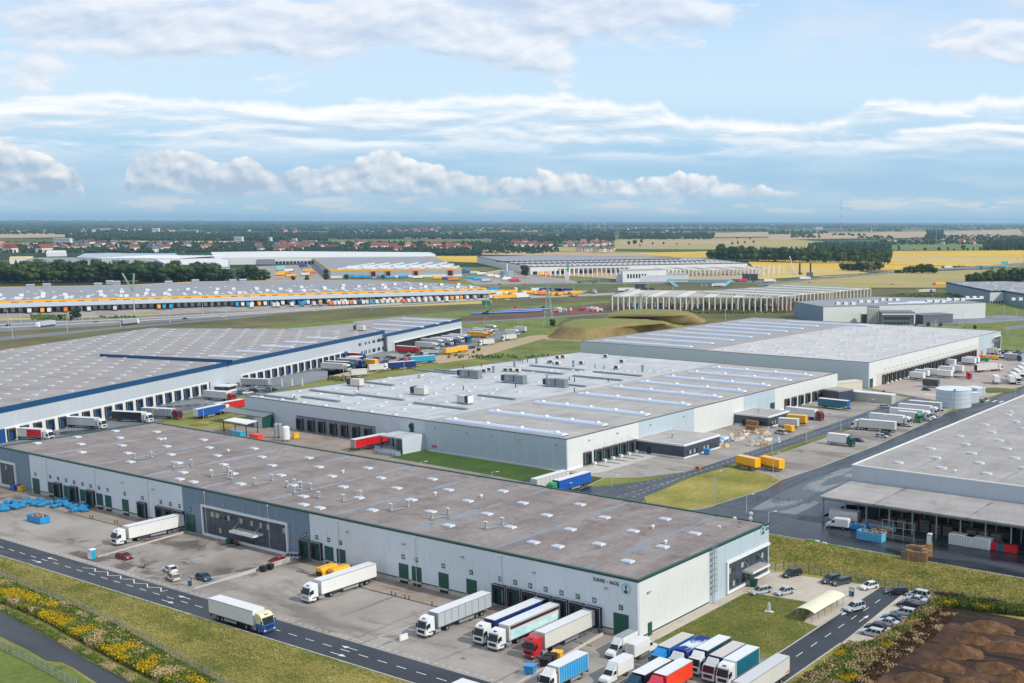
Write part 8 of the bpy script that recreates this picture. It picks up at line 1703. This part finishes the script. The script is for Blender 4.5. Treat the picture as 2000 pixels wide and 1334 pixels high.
for i,(px,py)in enumerate([(1580,1056),(1588,1057.5),(1596,1058),(1610,1062),(1624,1066),(1632,1067),(1646,1070),(1656,1072)]):
 w=G(px,py);tag(MB().box(-.62,.62,-.35,.35,0,.28,P['brightgreen']if i not in(2,3)else P['offwhite']).obj('mat_bundle',None,(w.x,w.y,.05),(0,0,-.1),bevel=.08),'green plastic bundle in the line on the grass edge' if i not in(2,3)else 'pale bundle between the green ones on the grass edge','bundle','bundles on the grass edge')
BIN=0
for i in range(22):
 x=sx0+SHD.location.x+14+(i%11)*3.0;y=248+(i//11)*5.5;mt=rgp.choice([RUST,GREYW,plain('dull_crate',L(92,84,78),.8)]);mb=MB();hgt=rgp.uniform(1.6,3.4)
 for k in range(int(hgt/.8)):mb.box(-1.2,1.2,-1,1,k*.8+.05,k*.8+.75,mt)
 tag(mb.obj('crate_stack',None,(x,y,.12)),'dark crate stack in the shade under the steel shed','crate stack','crate stacks under the shed')
CAGEM=MB();[CAGEM.bar((x,y,0),(x,y,1.8),.05,GALV)for x in(-.6,-.2,.2,.6)for y in(-.5,.5)];[CAGEM.bar((-.6,y,z),(.6,y,z),.05,GALV)for z in(.1,.7,1.2,1.8)for y in(-.5,.5)];CAGEM.box(-.55,.55,-.45,.45,.1,1.2,FILM);CG=CAGEM.mesh('roll_cage')
for i in range(14):
 w=G(1684+i*4.2,1031+i*.9);tag(link('roll_cage',CG,None,(w.x,w.y+1.5,.12),(0,0,.1*i)),'grey roll cage in the row under the shed','roll cage','roll cages under the shed')
o=thing('yard_gate',1723,1051,0,'tall galvanised frame gate in front of the shed','gate');
for x in(0,1.6*1.7,1.6*3.4,1.6*5.1):MB().box(x-.05,x+.05,-.05,.05,0,4.6,GALV).obj('post',o)
for z in(1.2,3.0,4.6):MB().bar((0,0,z),(8.2,0,z),.07,GALV).obj('rail',o)
for px,py,lab in((1866,1063,'pale ribbed container under the shed, left one'),(1899,1068,'pale ribbed container under the shed, right one')):
 o=thing('container',px-14,py,-.02,lab,'container','ribbed containers under the shed');MB().box(0,6,.1,2.5,0,2.4,P['dirtywhite']).obj('body',o);rb=MB().box(-.1,.1,0,.1,.1,2.3,P['white']).mesh('rib');[link('rib',rb,o,(.3+k*.6,0,0))for k in range(10)];MB().box(-.05,6.05,.05,2.55,2.4,2.5,P['lightgrey']).obj('roof',o)
for px,py,c,lab in((1944,1078,'red','red crate at the shed edge, left one'),(1956,1080,'teal','teal crate between the red ones'),(1968,1082,'red','red crate right of the teal one'),(1980,1084,'red','red crate near the right edge')):
 o=thing('crate',px,py-3,0,lab,'crate');MB().box(-.9,.9,-.6,.6,.1,1.8,P[c]).obj('body',o,bevel=.04);MB().box(-.92,.92,-.62,.62,1.8,1.9,P[c]).obj('lid',o)
for px,py,l,c,lab,nm in((1921,706,6,'brightgreen','green skip right of the last white containers','skip'),(1914,696,3,'yellow','orange yellow forklift machine at the end of the docks','forklift'),(1943,703,3,'yellow','yellow frame machine in the clutter','forklift'),(1925,699,7,'orangered','orange loading platform in the clutter','platform'),(1935,701,6,'orange','orange flat trailer in the clutter','platform'),(1972,702,12,'black','dark flat trailer beyond the clutter','platform')):
 o=thing(nm,px,py,.2,lab,nm);MB().box(-l/2,l/2,-1.1,1.1,.5,1.2 if nm=='platform' else 2.2,P[c]).obj('body',o,bevel=.08);[MB().cyl((x,y-.15,.45),(x,y+.15,.45),.45,.45,TYRE,8).obj('wheel',o)for x in(-l*.3,l*.3)for y in(-.9,.9)]
 if nm=='forklift':MB().box(l/2,l/2+.2,-.6,.6,.3,4.2,P[c]).obj('mast',o)
cq=[G(x,y,4.6)for x,y in((436,820.5),(480,828),(502,821.5),(458,815.5))];o=empty('yard_canopy',(cq[0].x,cq[0].y,0),0,'white roofed canopy on posts at the left end of the middle warehouse','canopy');r_=o.location;q2=[(p.x-r_.x,p.y-r_.y)for p in cq];MB().poly(q2,4.3,4.6,WHITE).obj('roof',o);[MB().box(x-.12,x+.12,y-.12,y+.12,0,4.3,BLACK).obj('post',o)for x,y in q2]
a0,a1=C1.along(452,4),C1.along(536,4);o=empty('lean_to',(C1.p.x+(a0+a1)/2,C1.p.y-.2,0),0,'grey roofed lean to with dark green end against the middle warehouse','shed');hw=(a1-a0)/2;MB().raw([(-hw,-5,4.4),(hw,-5,4.4),(hw,0,5.2),(-hw,0,5.2),(-hw,-5,4.1),(hw,-5,4.1),(hw,0,4.9),(-hw,0,4.9)],[(0,1,2,3),(0,4,5,1),(3,7,4,0),(1,5,6,2),(7,6,5,4)],plain('tin_roof',L(118,124,126),.6)).obj('roof',o);MB().box(hw-.3,hw,-4.8,-.1,0,4.1,GREENT).obj('wall',o);MB().box(hw*.6,hw-.3,-4.7,-4.5,0,4.0,WALLC).obj('wall',o)
for px,r,c,lab in((531,.75,GALV,'grey steel gas tank beside the lean to, left one'),(538,.75,GALV,'grey steel gas tank beside the lean to, middle one'),(549.5,1.25,WHITE,'white upright gas tank at the middle warehouse')):
 w=G(px,858 if px<545 else 864);o=empty('gas_tank',(w.x,w.y+2,0),0,lab,'tank');MB().cyl((0,0,.8),(0,0,5.0),r,r,c,16).cyl((0,0,5.0),(0,0,5.4),r,r*.4,c,16).obj('body',o);[MB().box(x-.1,x+.1,y-.1,y+.1,0,.9,GALV).obj('leg',o)for x in(-r*.7,r*.7)for y in(-r*.7,r*.7)]
for px,py,c,lab in((466,853,'cyan','turquoise container under the white canopy'),(500,859,'orangered','orange red skip at the end of the canopy'),(578,857,'yellow','yellow box on the dock apron of the middle warehouse')):
 o=thing('skip',px,py,0,lab,'skip');l=5 if c!='yellow' else 1;MB().box(-l/2,l/2,-1,1,.1,1.9,P[c]).obj('body',o,bevel=.06);MB().box(-l/2-.06,l/2+.06,-1.06,1.06,1.9,2.0,P[c]).obj('rim',o)
for i in range(22):w=G(736+(i%11)*4.2,886-(i//11)*7+(i%11)*.5);tag(link('roll_cage',CG,None,(w.x,w.y,.05),(0,0,.2*i)),'grey wire cage stacked beside the loading annexe','roll cage','cages beside the annexe')
place(TRL,-300.3,238.6,-91,'red curtain trailer at the dark docks of the middle warehouse',GM,side_curtain='red',trailer_box='grey')
o=thing('barrier',1363,916,0,'small orange and black marker block at the edge of the dock apron','barrier');MB().box(-.8,.8,-.3,.3,0,.8,P['orange']).obj('body',o);MB().box(-.2,.2,-.31,.31,0,.82,P['black']).obj('stripe',o)
for i,px in enumerate((1670.5,1674,1681)):
 lamp(px,763,743,['left','middle','right'][i]+' white flagpole before the back warehouse','flagpoles',kind='flagpole',cat='flagpole',thick=1.3)
for i,px in enumerate((1820,1826,1828,1873,1877,1880)):lamp(px,638,624,('white flagpole in the left group before the white factory' if i<3 else 'white flagpole in the right group before the white factory'),'flagpoles at the factory',kind='flagpole',cat='flagpole',thick=2.0)
for i,px in enumerate((551,571,591)):w=G(px,754);tag(MB().cyl((0,0,0),(0,0,3.4),.25,.2,WHITE,8).obj('marker_post',None,(w.x,w.y,0)),'thick white post in the yard just behind the middle roof','post','white posts behind the roof')
# ------------------------------------------------------------------ air
hm=bpy.data.materials.new('haze_air');hm.use_nodes=True;hn=hm.node_tree;hn.nodes.clear();ho=hn.nodes.new('ShaderNodeOutputMaterial');hv=hn.nodes.new('ShaderNodeVolumePrincipled')
hv.inputs['Color'].default_value=(.46,.72,.98,1);hv.inputs['Density'].default_value=3.6e-5;hv.inputs['Anisotropy'].default_value=0.2
hn.links.new(hv.outputs[0],ho.inputs['Volume'])
mb=MB();mb.box(-66000,66000,-66000,66000,-1.5,245,hm);o=mb.obj('haze');o['kind']='stuff';o['label']='pale blue air over the plain'
# ================================================================== LABELS THAT SINGLE OUT
def px_of(o):
 q=o.matrix_world.translation-Vector((0,0,CAMH));z=q.dot(C_F)
 return(CX+FPX*q.dot(C_R)/z,CY+FPX*q.dot(C_D)/z)if z>1 else(-9999,0)
def finish():
 bpy.context.view_layer.update()
 ones=['','first','second','third','fourth','fifth','sixth','seventh','eighth','ninth','tenth','eleventh','twelfth','thirteenth','fourteenth','fifteenth','sixteenth','seventeenth','eighteenth','nineteenth']
 tens={20:'twent',30:'thirt',40:'fort',50:'fift',60:'sixt'}
 def word(n):
  if n<20:return ones[n]
  t_=tens[n//10*10];return t_+'ieth' if n%10==0 else t_+'y-'+ones[n%10]
 tops=[o for o in COL.objects if o.parent is None and 'category' in o and o.location.z>-400]
 for o in tops:
  x,y=px_of(o)
  if(x<-260 or x>2260)and o['category']not in('warehouse','factory','shed','fence','crash barrier'):
   for c in list(o.children_recursive):bpy.data.objects.remove(c)
   bpy.data.objects.remove(o)
 by={}
 for o in COL.objects:
  if o.parent is None and 'category' in o and o.location.z>-400:by.setdefault(o['label'],[]).append(o)
 for lab,os_ in by.items():
  if len(os_)<2:continue
  os_.sort(key=lambda o:px_of(o)[0]);n=len(os_)
  for i,o in enumerate(os_):
   w='leftmost' if i==0 else 'rightmost' if i==n-1 else('%s from the left'%word(i+1)if i+1<=(n+1)//2 else '%s from the right'%word(n-i))
   o['label']='%s, %s'%(' '.join(lab.split()[:16-len(w.split())]),w)
finish()
drop_protos()
